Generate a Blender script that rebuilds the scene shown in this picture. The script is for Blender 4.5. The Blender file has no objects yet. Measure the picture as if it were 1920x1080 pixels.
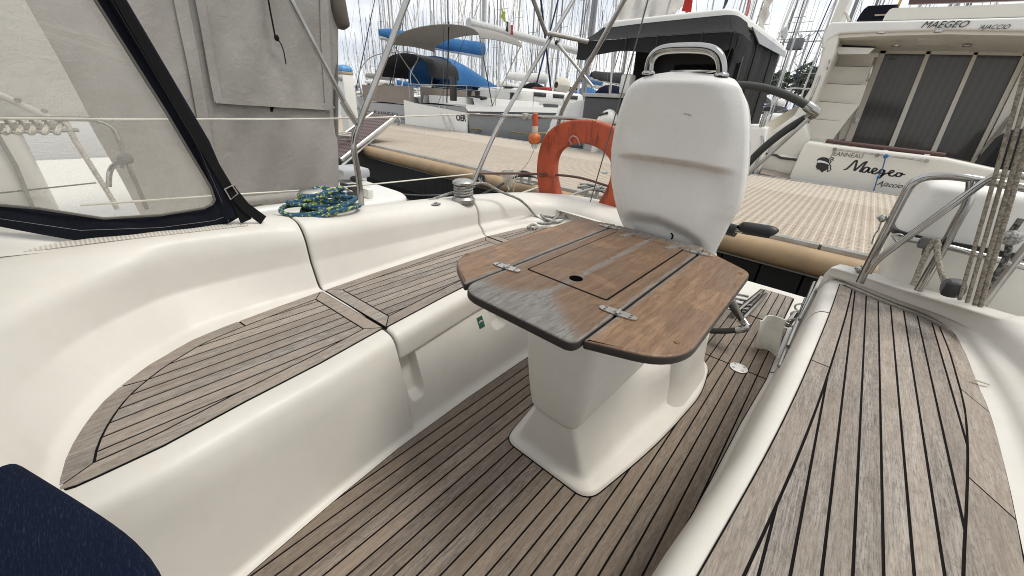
import bpy, bmesh, math, random
from mathutils import Vector, Matrix, Quaternion
from mathutils.geometry import tessellate_polygon
random.seed(7)
SC = bpy.context.scene
COL = SC.collection
PI = math.pi
# ------------------------------------------------------------------ camera
F = 700.0            # focal length in pixels of a 1920 px wide picture
H = 1.2              # eye height above the cockpit sole (z = 0)
CAM = Vector((0, 0, H))
_d = Vector((1640-960, -(232-540), -F))
_p2 = _d + Vector((1, -0.06, 0))*100
_N = _p2.cross(_d).normalized()
if _N.y < 0: _N = -_N
_Y = _d.normalized(); _Z = _N; _X = _Y.cross(_Z)
ROT = Matrix((_X, _Y, _Z))
cam = bpy.data.cameras.new('camera'); cam.sensor_width = 36; cam.lens = F/1920*36
cam.clip_start = 0.02; cam.clip_end = 3000
co = bpy.data.objects.new('camera', cam); COL.objects.link(co)
M4 = ROT.to_4x4(); M4.translation = CAM
co.matrix_world = M4
SC.camera = co

def ray(px, py): return (ROT @ Vector((px-960, -(py-540), -F))).normalized()
def PZ(px, py, z):
    r = ray(px, py); return CAM + r*((z-H)/r.z)
def PY(px, py, y):
    r = ray(px, py); return CAM + r*(y/r.y)
def PX(px, py, x):
    r = ray(px, py); return CAM + r*(x/r.x)
def hit(px, py, fall=None):
    bpy.context.view_layer.update()
    ok, p, n, i, o, m_ = SC.ray_cast(bpy.context.evaluated_depsgraph_get(), CAM, ray(px, py))
    return p.copy() if ok else fall
def lerp(a, b, t): return a+(b-a)*t
def smooth(e0, e1, x):
    t = max(0., min(1., (x-e0)/(e1-e0))); return t*t*(3-2*t)
def interp(tab, v):
    if v <= tab[0][0]: return tab[0][1]
    for (a, b), (c, d) in zip(tab, tab[1:]):
        if v <= c: return b+(d-b)*(v-a)/(c-a)
    return tab[-1][1]
def spline(pts, n):
    """Catmull-Rom through pts, n samples."""
    P = [Vector(p) for p in pts]; m = len(P)-1; out = []
    for i in range(n):
        t = i/(n-1)*m; k = min(int(t), m-1); u = t-k
        p1, p2 = P[k], P[k+1]
        p0 = P[k-1] if k > 0 else p1*2-p2
        p3 = P[k+2] if k+2 <= m else p2*2-p1
        out.append(0.5*((2*p1)+(p2-p0)*u+(2*p0-5*p1+4*p2-p3)*u*u+(3*p1-p0-3*p2+p3)*u**3))
    return out
def fillet(pts, radii, n=6):
    """round the corners of an open 2D/3D polyline; fixed point count."""
    P = [Vector(p) for p in pts]; out = [P[0]]
    for i in range(1, len(P)-1):
        r = radii[i-1]
        if r <= 0: out.append(P[i]); continue
        a = P[i-1]-P[i]; b = P[i+1]-P[i]
        d = min(r, a.length*.48, b.length*.48)
        A = P[i]+a.normalized()*d; B = P[i]+b.normalized()*d
        for k in range(n+1):
            t = k/n; out.append(A*(1-t)**2+P[i]*2*t*(1-t)+B*t*t)
    out.append(P[-1]); return out
def round_poly(pts, r, n=5):
    P = [Vector(p) for p in pts]; out = []; m = len(P)
    for i in range(m):
        rr = r[i] if isinstance(r, (list, tuple)) else r
        a = P[i-1]-P[i]; b = P[(i+1) % m]-P[i]
        if rr <= 0: out.append(P[i]); continue
        d = min(rr, a.length*.49, b.length*.49)
        A = P[i]+a.normalized()*d; B = P[i]+b.normalized()*d
        for k in range(n+1):
            t = k/n; out.append(A*(1-t)**2+P[i]*2*t*(1-t)+B*t*t)
    return out

# ------------------------------------------------------------------ objects
ROOTLOC = {}
def tag(o, label=None, cat=None, group=None, kind=None):
    if label: o['label'] = label
    if cat: o['category'] = cat
    if group: o['group'] = group
    if kind: o['kind'] = kind
    return o
def thing(name, label, cat, loc=(0, 0, 0), group=None):
    o = bpy.data.objects.new(name, None); COL.objects.link(o)
    o.location = loc; o.empty_display_size = .1
    ROOTLOC[o] = Vector(loc)
    return tag(o, label, cat, group)

class MB:
    def __init__(s): s.v = []; s.f = []; s.rnd = []; s.uv = {}; s.cr = 0.0
    def add(s, vs, fs, rnd=None):
        b = len(s.v); s.v += [Vector(p) for p in vs]
        s.f += [tuple(i+b for i in f) for f in fs]
        s.rnd += [s.cr if rnd is None else rnd]*len(fs)
        return s
    def box(s, c, size, rot=None, bev=0.0, seg=2):
        bm = bmesh.new(); bmesh.ops.create_cube(bm, size=1)
        for v in bm.verts: v.co = Vector((v.co.x*size[0], v.co.y*size[1], v.co.z*size[2]))
        if bev > 0:
            bmesh.ops.bevel(bm, geom=bm.edges[:], offset=min(bev, min(size)*.45), segments=seg, affect='EDGES', profile=.5)
        s._bm(bm, c, rot); return s
    def _bm(s, bm, c, rot=None):
        bm.verts.index_update(); m = rot if rot is not None else Matrix.Identity(3)
        s.add([m @ v.co + Vector(c) for v in bm.verts], [[v.index for v in f.verts] for f in bm.faces]); bm.free()
    def ball(s, c, r, sub=2, rot=None):
        bm = bmesh.new(); bmesh.ops.create_icosphere(bm, subdivisions=sub, radius=1)
        r = r if isinstance(r, (tuple, list)) else (r, r, r)
        for v in bm.verts: v.co = Vector((v.co.x*r[0], v.co.y*r[1], v.co.z*r[2]))
        s._bm(bm, c, rot); return s
    def tube(s, path, r, seg=8, closed=False, cap=True, flat=1.0):
        P = [Vector(p) for p in path]; n = len(P)
        R = r if isinstance(r, (list, tuple)) else [r]*n
        vs = []; T = []
        for i in range(n):
            if closed: t = P[(i+1) % n]-P[i-1]
            else: t = P[min(i+1, n-1)]-P[max(i-1, 0)]
            T.append(t.normalized() if t.length > 1e-9 else Vector((0, 0, 1)))
        up = Vector((0, 0, 1)) if abs(T[0].z) < .9 else Vector((1, 0, 0))
        N = (up-T[0]*up.dot(T[0])).normalized()
        for i in range(n):
            N = (N-T[i]*N.dot(T[i]))
            N = N.normalized() if N.length > 1e-6 else T[i].orthogonal().normalized()
            B = T[i].cross(N)
            for k in range(seg):
                a = 2*PI*k/seg
                vs.append(P[i]+(N*math.cos(a)+B*math.sin(a)*flat)*R[i])
        fs = []
        for i in range(n if closed else n-1):
            j = (i+1) % n
            for k in range(seg):
                l = (k+1) % seg
                fs.append((i*seg+k, i*seg+l, j*seg+l, j*seg+k))
        if cap and not closed:
            fs.append(tuple(range(seg))[::-1]); fs.append(tuple((n-1)*seg+k for k in range(seg)))
        return s.add(vs, fs)
    def lathe(s, prof, c=(0, 0, 0), axis=(0, 0, 1), seg=20):
        q = Vector((0, 0, 1)).rotation_difference(Vector(axis).normalized())
        vs = []; n = len(prof)
        for r, z in prof:
            for k in range(seg):
                a = 2*PI*k/seg; vs.append(q @ Vector((r*math.cos(a), r*math.sin(a), z))+Vector(c))
        fs = [(i*seg+k, i*seg+(k+1) % seg, (i+1)*seg+(k+1) % seg, (i+1)*seg+k) for i in range(n-1) for k in range(seg)]
        fs.append(tuple(range(seg))[::-1]); fs.append(tuple((n-1)*seg+k for k in range(seg)))
        return s.add(vs, fs)
    def loft(s, secs, closed=False, cap=False, flip=False):
        m = len(secs[0]); vs = [p for sec in secs for p in sec]; fs = []
        for i in range(len(secs)-1):
            for k in range(m if closed else m-1):
                l = (k+1) % m
                f = (i*m+k, i*m+l, (i+1)*m+l, (i+1)*m+k)
                fs.append(f[::-1] if flip else f)
        if cap:
            for base in (0, (len(secs)-1)*m):
                idx = [base+k for k in range(m)]
                fs.append(tuple(idx))
        return s.add(vs, fs)
    def prism(s, poly, off, rnd=None, bottom=True):
        """poly: 3D points (planar); extruded by vector off (top face at poly+off)."""
        n = len(poly); off = Vector(off)
        vs = [Vector(p) for p in poly]+[Vector(p)+off for p in poly]
        tri = tessellate_polygon([[Vector(p) for p in poly]])
        fs = []
        if n <= 4: top = [tuple(range(n))]
        else: top = [tuple(t) for t in tri]
        for t in top:
            fs.append(tuple(i+n for i in t))
            if bottom: fs.append(tuple(t)[::-1])
        fs += [(i, (i+1) % n, (i+1) % n+n, i+n) for i in range(n)]
        return s.add(vs, fs, rnd)
    def slab(s, a, b, c, d, th=.01):
        """thick quad with corners a b c d."""
        a, b, c, d = map(Vector, (a, b, c, d))
        n = (b-a).cross(d-a).normalized()*th
        return s.prism([a-n*.5, b-n*.5, c-n*.5, d-n*.5], n)
    def sheet(s, grid, th=0.0):
        """grid of points -> surface, optional thickness along normals."""
        R = len(grid); C = len(grid[0])
        if th == 0: return s.loft(grid)
        back = []
        for i in range(R):
            row = []
            for j in range(C):
                du = Vector(grid[min(i+1, R-1)][j])-Vector(grid[max(i-1, 0)][j])
                dv = Vector(grid[i][min(j+1, C-1)])-Vector(grid[i][max(j-1, 0)])
                n = du.cross(dv); n = n.normalized() if n.length > 1e-9 else Vector((0, 0, 1))
                row.append(Vector(grid[i][j])-n*th)
            back.append(row)
        s.loft(grid); s.loft(back, flip=True)
        ring = [(0, j) for j in range(C)]+[(i, C-1) for i in range(1, R)]+[(R-1, j) for j in range(C-2, -1, -1)]+[(i, 0) for i in range(R-2, 0, -1)]
        a = [grid[i][j] for i, j in ring]; b = [back[i][j] for i, j in ring]
        s.loft([a, b], closed=True); return s
    def build(s, name, mat, parent=None, smooth=40, label=None, recalc=True):
        off = Vector((0, 0, 0)); p = parent
        if p is not None:
            while p.parent is not None: p = p.parent
            off = ROOTLOC[p]
        me = bpy.data.meshes.new(name)
        me.from_pydata([v-off for v in s.v], [], s.f)
        if recalc:
            bm = bmesh.new(); bm.from_mesh(me)
            lay = None
            bmesh.ops.recalc_face_normals(bm, faces=bm.faces[:]); bm.to_mesh(me); bm.free()
        a = me.attributes.new('rnd', 'FLOAT', 'FACE')
        a.data.foreach_set('value', s.rnd)
        if smooth:
            me.shade_smooth(); me.set_sharp_from_angle(angle=math.radians(smooth))
        me.materials.append(mat); me.update()
        o = bpy.data.objects.new(name, me); COL.objects.link(o)
        if parent is not None: o.parent = parent
        else: ROOTLOC[o] = Vector((0, 0, 0))
        if label: o['label'] = label
        return o

# ------------------------------------------------------------------ materials
class NT:
    def __init__(s, name):
        s.m = bpy.data.materials.new(name); s.m.use_nodes = True
        s.n = s.m.node_tree.nodes; s.l = s.m.node_tree.links
        s.b = s.n['Principled BSDF']
    def new(s, t, **kw):
        n = s.n.new(t)
        for k, v in kw.items():
            if k.startswith('i_'): n.inputs[k[2:].replace('_', ' ')].default_value = v
            else: setattr(n, k, v)
        return n
    def link(s, a, b): s.l.new(a, b)
    def coord(s, scale=(1, 1, 1), kind='Object', add=None):
        t = s.new('ShaderNodeTexCoord'); mp = s.new('ShaderNodeMapping')
        mp.inputs['Scale'].default_value = scale
        if add is not None:
            va = s.new('ShaderNodeVectorMath', operation='ADD'); s.link(t.outputs[kind], va.inputs[0]); s.link(add, va.inputs[1])
            s.link(va.outputs[0], mp.inputs['Vector'])
        else: s.link(t.outputs[kind], mp.inputs['Vector'])
        return mp.outputs[0]
    def noise(s, vec, scale, detail=4, rough=.55, dist=0.0):
        n = s.new('ShaderNodeTexNoise'); n.inputs['Scale'].default_value = scale
        n.inputs['Detail'].default_value = detail; n.inputs['Roughness'].default_value = rough
        n.inputs['Distortion'].default_value = dist
        if vec is not None: s.link(vec, n.inputs['Vector'])
        return n.outputs['Fac']
    def ramp(s, fac, stops, interp='LINEAR'):
        r = s.new('ShaderNodeValToRGB'); e = r.color_ramp.elements; r.color_ramp.interpolation = interp
        while len(e) < len(stops): e.new(.5)
        for el, (p, c) in zip(e, stops):
            el.position = p; el.color = (c, c, c, 1) if isinstance(c, (int, float)) else (*c, 1)
        s.link(fac, r.inputs[0]); return r.outputs[0]
    def mix(s, fac, a, b, mode='MIX'):
        m = s.new('ShaderNodeMix', data_type='RGBA', blend_type=mode)
        for sock, v in ((m.inputs[0], fac), (m.inputs[6], a), (m.inputs[7], b)):
            if isinstance(v, (int, float)): sock.default_value = v if sock.type == 'VALUE' else (v, v, v, 1)
            elif isinstance(v, tuple): sock.default_value = (*v, 1)
            else: s.link(v, sock)
        return m.outputs[2]
    def math(s, op, a, b=0.0, c=0.0):
        m = s.new('ShaderNodeMath', operation=op)
        for sock, v in zip(m.inputs, (a, b, c)):
            if isinstance(v, (int, float)): sock.default_value = v
            else: s.link(v, sock)
        return m.outputs[0]
    def bump(s, h, strength=.3, dist=.01):
        b = s.new('ShaderNodeBump'); b.inputs['Strength'].default_value = strength; b.inputs['Distance'].default_value = dist
        s.link(h, b.inputs['Height']); s.link(b.outputs[0], s.b.inputs['Normal'])
    def base(s, c):
        if isinstance(c, tuple): s.b.inputs['Base Color'].default_value = (*c, 1)
        else: s.link(c, s.b.inputs['Base Color'])
    def set(s, **kw):
        for k, v in kw.items():
            sock = s.b.inputs[k.replace('_', ' ')]
            if isinstance(v, (int, float)): sock.default_value = v
            elif isinstance(v, tuple): sock.default_value = (*v, 1)
            else: s.link(v, sock)

def M_gelcoat(name, col, rough=.32, dirt=.5, coat=.25, speck=True):
    t = NT(name); c = t.coord()
    n = t.noise(c, 2.3, 6, .6); n2 = t.noise(c, 14, 5, .6)
    d = tuple(x*(1-.16*dirt) for x in col); d2 = (col[0]*.93, col[1]*.90, col[2]*.82)
    a = t.mix(t.ramp(n, [(.35, 0.), (.7, 1.)]), col, d)
    a = t.mix(t.ramp(n2, [(.5, 0.), (.75, .55*dirt)]), a, d2)
    stv = t.noise(t.coord((7, 7, .5)), 3.2, 6, .7, .3); a = t.mix(t.ramp(stv, [(.56, 0.), (.78, .14*dirt)]), a, (col[0]*.78, col[1]*.72, col[2]*.62))
    scf = t.noise(t.coord((1, 6, 3)), 26, 5, .8, 2.); a = t.mix(t.ramp(scf, [(.70, 0.), (.74, .35*dirt)]), a, (col[0]*.62, col[1]*.60, col[2]*.56))
    if speck:
        v = t.new('ShaderNodeTexVoronoi'); v.inputs['Scale'].default_value = 17; t.link(c, v.inputs['Vector'])
        sp = t.ramp(v.outputs['Distance'], [(.025, 1.), (.05, 0.)])
        gate = t.ramp(t.noise(c, 5, 2), [(.55, 0.), (.62, 1.)])
        a = t.mix(t.math('MULTIPLY', t.math('MULTIPLY', sp, gate), .55*dirt), a, (.16, .13, .10))
    t.base(a)
    t.set(Roughness=t.ramp(n2, [(.3, rough), (.8, min(1., rough+.18))]), Coat_Weight=coat, Coat_Roughness=.18)
    t.bump(t.noise(c, 60, 3), .03, .004)
    return t.m
def M_plain(name, col, rough=.5, metal=0., var=.12, scale=8., bump=.0, coat=0., bscale=80):
    t = NT(name); c = t.coord(); n = t.noise(c, scale, 5, .6)
    t.base(t.mix(t.ramp(n, [(.3, 0.), (.72, 1.)]), tuple(min(1, x*(1+var)) for x in col), tuple(x*(1-var) for x in col)))
    t.set(Roughness=rough, Metallic=metal, Coat_Weight=coat)
    if bump: t.bump(t.noise(c, bscale, 4), bump, .004)
    return t.m
def M_steel(name='stainless_steel', base=.42, rough=.10):
    t = NT(name); c = t.coord(); n = t.noise(c, 9, 5)
    t.base(t.mix(t.ramp(n, [(.4, 0.), (.75, 1.)]), (base, base*.985, base*.95), (base*.72, base*.68, base*.6)))
    t.set(Metallic=1., Roughness=t.ramp(n, [(.3, rough), (.8, rough+.16)]))
    return t.m
def M_canvas(name, col, blotch=.25, weave=900., rough=.85, fade=None, sheen=.12):
    t = NT(name); c = t.coord()
    n = t.noise(c, 1.6, 6, .65, .4); n2 = t.noise(c, 9, 6, .7, 1.2)
    light = fade or tuple(min(1, x*1.25+.01) for x in col)
    a = t.mix(t.ramp(n, [(.35, 0.), (.72, blotch*2)]), col, light)
    a = t.mix(t.ramp(n2, [(.52, 0.), (.62, blotch), (.66, 0.)]), a, light)
    w = t.new('ShaderNodeTexWave'); w.wave_type = 'BANDS'; w.bands_direction = 'DIAGONAL'; w.inputs['Scale'].default_value = weave*.1
    w.inputs['Distortion'].default_value = 1.5; t.link(c, w.inputs['Vector'])
    t.base(a); t.set(Roughness=rough, Sheen_Weight=sheen, Specular_IOR_Level=.25)
    h = t.math('ADD', t.math('ADD', t.math('MULTIPLY', n2, 1.), t.math('MULTIPLY', n, 3.)), t.math('MULTIPLY', w.outputs['Fac'], .12))
    t.bump(h, .5, .018)
    return t.m
def M_teak(name='weathered_teak', tone=1.0, warm=0.0, contrast=1.0, along=1):
    """grey weathered teak; grain runs along local y."""
    t = NT(name)
    at = t.new('ShaderNodeAttribute', attribute_name='rnd')
    cb = t.new('ShaderNodeCombineXYZ'); mu = t.math('MULTIPLY', at.outputs['Fac'], 37.0)
    t.link(mu, cb.inputs[0]); t.link(t.math('MULTIPLY', at.outputs['Fac'], 19.), cb.inputs[1])
    st = (1, .06, 1) if along == 1 else (.06, 1, 1)
    g = t.coord(st, add=cb.outputs[0])
    fine = t.noise(g, 330, 6, .75, .5); mid = t.noise(g, 60, 5, .6, 1.0)
    g2 = t.coord((1, .45, 1) if along == 1 else (.45, 1, 1), add=cb.outputs[0]); mott = t.noise(g2, 95, 8, .78, .3); big = t.noise(g2, 6.5, 4, .6)
    k = tone
    lo = ((.165+.02*warm)*k, (.142-.008*warm)*k, (.122-.022*warm)*k); hi = ((.47+.03*warm)*k, (.422-.025*warm)*k, (.372-.065*warm)*k); br = (.33*k*(1+.12*warm), .258*k, .196*k*(1-.2*warm))
    a = t.ramp(mid, [(.25, lo), (.5, tuple((x+y)/2 for x, y in zip(lo, hi))), (.78, hi)])
    a = t.mix(t.ramp(fine, [(.37, .80*contrast), (.53, 0.)]), a, tuple(x*.42 for x in lo))
    a = t.mix(t.ramp(mott, [(.36, .62*contrast), (.50, 0.)]), a, tuple(x*.62 for x in lo))
    a = t.mix(t.ramp(mott, [(.55, 0.), (.72, .4)]), a, tuple(min(1, x*1.12) for x in hi))
    a = t.mix(t.ramp(big, [(.38, .40), (.62, 0.)]), a, br)
    wn = t.new('ShaderNodeTexWhiteNoise', noise_dimensions='1D'); t.link(at.outputs['Fac'], wn.inputs['W'])
    a = t.mix(t.ramp(wn.outputs['Value'], [(0., 0.), (1., .35)]), a, br)
    hs = t.new('ShaderNodeHueSaturation'); hs.inputs['Saturation'].default_value = .88
    t.link(t.ramp(wn.outputs['Color'], [(0., .74), (1., 1.16)]), hs.inputs['Value']); t.link(a, hs.inputs['Color'])
    t.base(hs.outputs[0]); t.set(Roughness=.78, Specular_IOR_Level=.3)
    t.bump(t.math('ADD', fine, t.math('MULTIPLY', mott, .7)), .45, .003)
    return t.m
def M_rope(name, c1, c2, scale=120., mix=.5):
    t = NT(name); c = t.coord()
    w = t.new('ShaderNodeTexVoronoi'); w.inputs['Scale'].default_value = scale; t.link(c, w.inputs['Vector'])
    t.base(t.mix(t.ramp(w.outputs['Color'], [(mix-.02, 0.), (mix+.02, 1.)], 'LINEAR'), c1, c2))
    t.set(Roughness=.85); t.bump(w.outputs['Distance'], .6, .004)
    return t.m

GEL = M_gelcoat('cockpit_gelcoat', (.69, .66, .605), .44, .75, .06)
GELW = M_gelcoat('console_gelcoat', (.735, .715, .675), rough=.22, dirt=.25, coat=.5, speck=False)
TEAK = M_teak(tone=1.03, warm=0.)
TEAKF = M_teak('floor_teak', tone=.76, warm=.6, contrast=1.0)
CAULK = M_plain('black_caulk', (.010, .009, .009), .95); CAULK.node_tree.nodes['Principled BSDF'].inputs['Specular IOR Level'].default_value = .08
STEEL = M_steel()
STEELD = M_steel('worn_steel', .5, .28)
BLACK = M_plain('black_plastic', (.014, .014, .015), .45)
RUBBER = M_plain('grey_rubber', (.045, .045, .043), .7)
WHITEPL = M_plain('white_plastic', (.75, .73, .68), .4)
NAVY = M_canvas('navy_canvas', (.0045, .006, .0125), .10, 1400, sheen=0.)
NAVYF = M_canvas('navy_fabric', (.010, .022, .060), .12, 700)
GREYCAN = M_canvas('grey_canvas', (.335, .315, .285), .22, 1200, fade=(.42, .40, .37))
ROPEG = M_rope('grey_rope', (.36, .35, .32), (.17, .17, .165), 160, .6)
ROPEW = M_rope('white_rope', (.60, .57, .50), (.40, .37, .32), 150, .7)
ROPEB = M_rope('blue_rope', (.022, .085, .155), (.34, .39, .08), 120, .70)
LEATH = M_plain('grey_leather', (.034, .034, .030), .6, bump=.3, bscale=240)
# ------------------------------------------------------------------ teak panels
def clip_half(poly, axis, val, keep_greater):
    out = []
    for i in range(len(poly)):
        a, b = poly[i-1], poly[i]
        ia = (a[axis] >= val) == keep_greater; ib = (b[axis] >= val) == keep_greater
        if ia != ib:
            t = (val-a[axis])/(b[axis]-a[axis]); out.append(tuple(lerp(a[k], b[k], t) for k in (0, 1)))
        if ib: out.append(tuple(b))
    return out
def area2(p): return sum(p[i-1][0]*p[i][1]-p[i][0]*p[i-1][1] for i in range(len(p)))*.5
def offset_poly(poly, d):
    """d: inward offset per vertex edge (list per edge i: poly[i]->poly[i+1]) ; ccw polygon."""
    n = len(poly); out = []
    for i in range(n):
        p = Vector(poly[i]); a = Vector(poly[i-1]); b = Vector(poly[(i+1) % n])
        e0 = (p-a).normalized(); e1 = (b-p).normalized()
        n0 = Vector((-e0.y, e0.x)); n1 = Vector((-e1.y, e1.x))
        d0 = d[i-1]; d1 = d[i]
        den = e0.x*e1.y-e0.y*e1.x
        if abs(den) < .08:
            out.append(tuple(p+(n0+n1).normalized()*(d0+d1)*.5))
        else:
            q0 = a+n0*d0; q1 = p+n1*d1
            t = ((q1.x-q0.x)*e1.y-(q1.y-q0.y)*e1.x)/den
            out.append(tuple(q0+e0*t))
    return out
def teak_panel(name, outline, z, x0, pitch, parent, margins, breaks=(), mat=None, gap=.0058, th=.0014, label=None):
    """outline: ccw list of (x, y); margins: width of border board for each edge (0 = none); breaks: vertex indices with a joint."""
    mat = mat or TEAK
    P = [tuple(p)[:2] for p in outline]
    n = len(P)
    base = MB(); ex = offset_poly(P, [-.0035]*n)
    base.prism([(x, y, z-.01) for x, y in ex], (0, 0, .0105+.0))
    b = base.build(name, CAULK, parent, smooth=0)
    if label: b['label'] = label
    inn = offset_poly(P, margins)
    inn2 = offset_poly(P, [m+(gap if m > 0 else 0) for m in margins])
    mb = MB(); rnd = random.random()
    zz = z+.0006
    i = 0
    # border boards
    segs = []; cur = []
    for i in range(n):
        if margins[i] <= 0:
            if cur: segs.append(cur); cur = []
            continue
        if i in breaks and cur: segs.append(cur); cur = []
        cur.append(i)
    if cur: segs.append(cur)
    for sgm in segs:
        rnd = random.random()
        A = [Vector(P[i]) for i in sgm]+[Vector(P[(sgm[-1]+1) % n])]
        B = [Vector(inn[i]) for i in sgm]+[Vector(inn[(sgm[-1]+1) % n])]
        for L in (A, B):
            if len(L) > 1:
                d = (L[1]-L[0]); L[0] = L[0]+d.normalized()*min(gap*.45, d.length*.3)
                d = (L[-2]-L[-1]); L[-1] = L[-1]+d.normalized()*min(gap*.45, d.length*.3)
        for k in range(len(A)-1):
            q = [A[k], A[k+1], B[k+1], B[k]]
            vs = [(p.x, p.y, zz) for p in q]+[(p.x, p.y, zz+th) for p in q]
            mb.add(vs, [(4, 5, 6, 7), (0, 1, 5, 4), (2, 3, 7, 6)], rnd)
        for kk in (0, len(A)-1):
            a, c = A[kk], B[kk]
            mb.add([(a.x, a.y, zz), (c.x, c.y, zz), (c.x, c.y, zz+th), (a.x, a.y, zz+th)], [(0, 1, 2, 3)], rnd)
    xs = [p[0] for p in inn2]; k0 = math.floor((min(xs)-x0)/pitch)-1
    while x0+k0*pitch < max(xs):
        a = x0+k0*pitch+gap/2; c = x0+(k0+1)*pitch-gap/2; k0 += 1
        q = clip_half(clip_half(inn2, 0, a, True), 0, c, False)
        if len(q) < 3 or abs(area2(q)) < 2e-4: continue
        # tidy duplicates
        r = []
        for p in q:
            if not r or (Vector(p)-Vector(r[-1])).length > 1e-4: r.append(p)
        if len(r) < 3: continue
        mb.prism([(x, y, zz) for x, y in r], (0, 0, th), random.random(), bottom=False)
    mb.build('planking', mat, b, smooth=0, recalc=False)
    return b


def resample(P, n):
    P = [Vector(p) for p in P]; L = [0.]
    for a, b in zip(P, P[1:]): L.append(L[-1]+(b-a).length)
    out = []; k = 0
    for i in range(n):
        t = L[-1]*i/(n-1)
        while k < len(P)-2 and L[k+1] < t: k += 1
        out.append(P[k].lerp(P[k+1], (t-L[k])/max(1e-9, L[k+1]-L[k])))
    return out
def off_curve(C, w):
    n = len(C); out = []
    for i, p in enumerate(C):
        t = (C[min(i+1, n-1)]-C[max(i-1, 0)]).normalized(); ww = w(i/(n-1)) if callable(w) else w
        out.append(p+Vector((-t.y, t.x))*ww)
    return out
def xsect(A, B):
    """last crossing of polylines A and B (extended at their ends) -> (i, ta, j, tb, point)."""
    best = None
    for i in range(len(A)-1):
        for j in range(len(B)-1):
            p, r = A[i], A[i+1]-A[i]; q, s_ = B[j], B[j+1]-B[j]
            den = r.x*s_.y-r.y*s_.x
            if abs(den) < 1e-12: continue
            t = ((q.x-p.x)*s_.y-(q.y-p.y)*s_.x)/den; u = ((q.x-p.x)*r.y-(q.y-p.y)*r.x)/den
            lo_t = -3 if i == 0 else 0; hi_t = 4 if i == len(A)-2 else 1
            lo_u = -3 if j == 0 else 0; hi_u = 4 if j == len(B)-2 else 1
            if lo_t <= t <= hi_t and lo_u <= u <= hi_u:
                c = (i+t, j+u, p+r*t)
                if best is None or (len(A)-c[0])+c[1] < (len(A)-best[0])+best[1]: best = c
    return best
def teak_curves(name, curves, z, x0, pitch, parent, mat=None, gap=.0060, th=.0014):
    """curves: ccw list of (points, width, [joint fractions]); border boards with mitred corners round straight planks."""
    mat = mat or TEAK
    C = [resample([Vector(tuple(p)[:2]) for p in c[0]], 24) for c in curves]
    I = [off_curve(c, cv[1]) for c, cv in zip(C, curves)]
    m_ = len(C); X = [xsect(I[k], I[(k+1) % m_]) for k in range(m_)]
    inner = []
    for k in range(m_):
        s0 = X[k-1]; s1 = X[k]
        pts = [s0[2]]+[p for i, p in enumerate(I[k]) if s0[1]+.02 < i < s1[0]-.02]+[s1[2]]
        inner.append(resample(pts, 24))
    outer = [p for c in C for p in c[:-1]]
    base = MB(); ex = offset_poly([tuple(p) for p in outer], [-.0035]*len(outer))
    base.prism([(x, y, z-.01) for x, y in ex], (0, 0, .0105)); b = base.build(name, CAULK, parent, smooth=0)
    mb = MB(); zz = z+.0006
    for k in range(m_):
        A, B = C[k], inner[k]; js = [0.]+list(curves[k][2] if len(curves[k]) > 2 else [])+[1.]
        LA = sum((a-b_).length for a, b_ in zip(A, A[1:])); g2 = gap*.5/LA
        def at_(P, f):
            f = max(0, min(1, f))*23; i = min(int(f), 22); return P[i].lerp(P[i+1], f-i)
        for f0, f1 in zip(js, js[1:]):
            rnd = random.random(); n = max(2, int(23*(f1-f0))+1)
            fs = [lerp(f0+g2, f1-g2, q/(n-1)) for q in range(n)]
            for fa, fb in zip(fs, fs[1:]):
                q = [at_(A, fa), at_(A, fb), at_(B, fb), at_(B, fa)]
                vs = [(p.x, p.y, zz) for p in q]+[(p.x, p.y, zz+th) for p in q]
                mb.add(vs, [(4, 5, 6, 7), (0, 1, 5, 4), (2, 3, 7, 6)], rnd)
    poly = [tuple(p) for c in inner for p in c[:-1]]
    inn2 = offset_poly(poly, [gap]*len(poly))
    xs = [p[0] for p in inn2]; k0 = math.floor((min(xs)-x0)/pitch)-1
    while x0+k0*pitch < max(xs):
        a = x0+k0*pitch+gap/2; c = x0+(k0+1)*pitch-gap/2; k0 += 1
        q = clip_half(clip_half(inn2, 0, a, True), 0, c, False)
        if len(q) < 3 or abs(area2(q)) < 1.2e-4: continue
        r = []
        for p in q:
            if not r or (Vector(p)-Vector(r[-1])).length > 1e-4: r.append(p)
        if len(r) < 3: continue
        mb.prism([(x, y, zz) for x, y in r], (0, 0, th), random.random(), bottom=False)
    mb.build('planking', mat, b, smooth=0, recalc=False)
    return b

# ------------------------------------------------------------------ our sailing yacht
yacht = thing('sailing_yacht', 'cream white sailing yacht cockpit with grey teak benches and sole, seen from inside', 'sailing yacht', (-.5, 1.0, -.3))
ZB = .41
fl = [(-.9, -.78), (-.3, -.82), (0, -.87), (.26, -.909), (.5, -.936), (.875, -.952), (1.23, -.954), (2.0, -.945), (3.0, -.90), (3.4, -.88)]
fr = [(-.9, -.06), (.3, -.055), (.763, -.036), (1.04, -.02), (1.71, 0.), (2.036, .020), (2.4, .018), (3.4, .012)]
si = [(-.9, -1.0), (-.22, -1.02), (-.06, -1.027), (.12, -1.057), (.34, -1.084), (.61, -1.133), (1.06, -1.198), (1.7, -1.25), (2.6, -1.27)]
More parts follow.
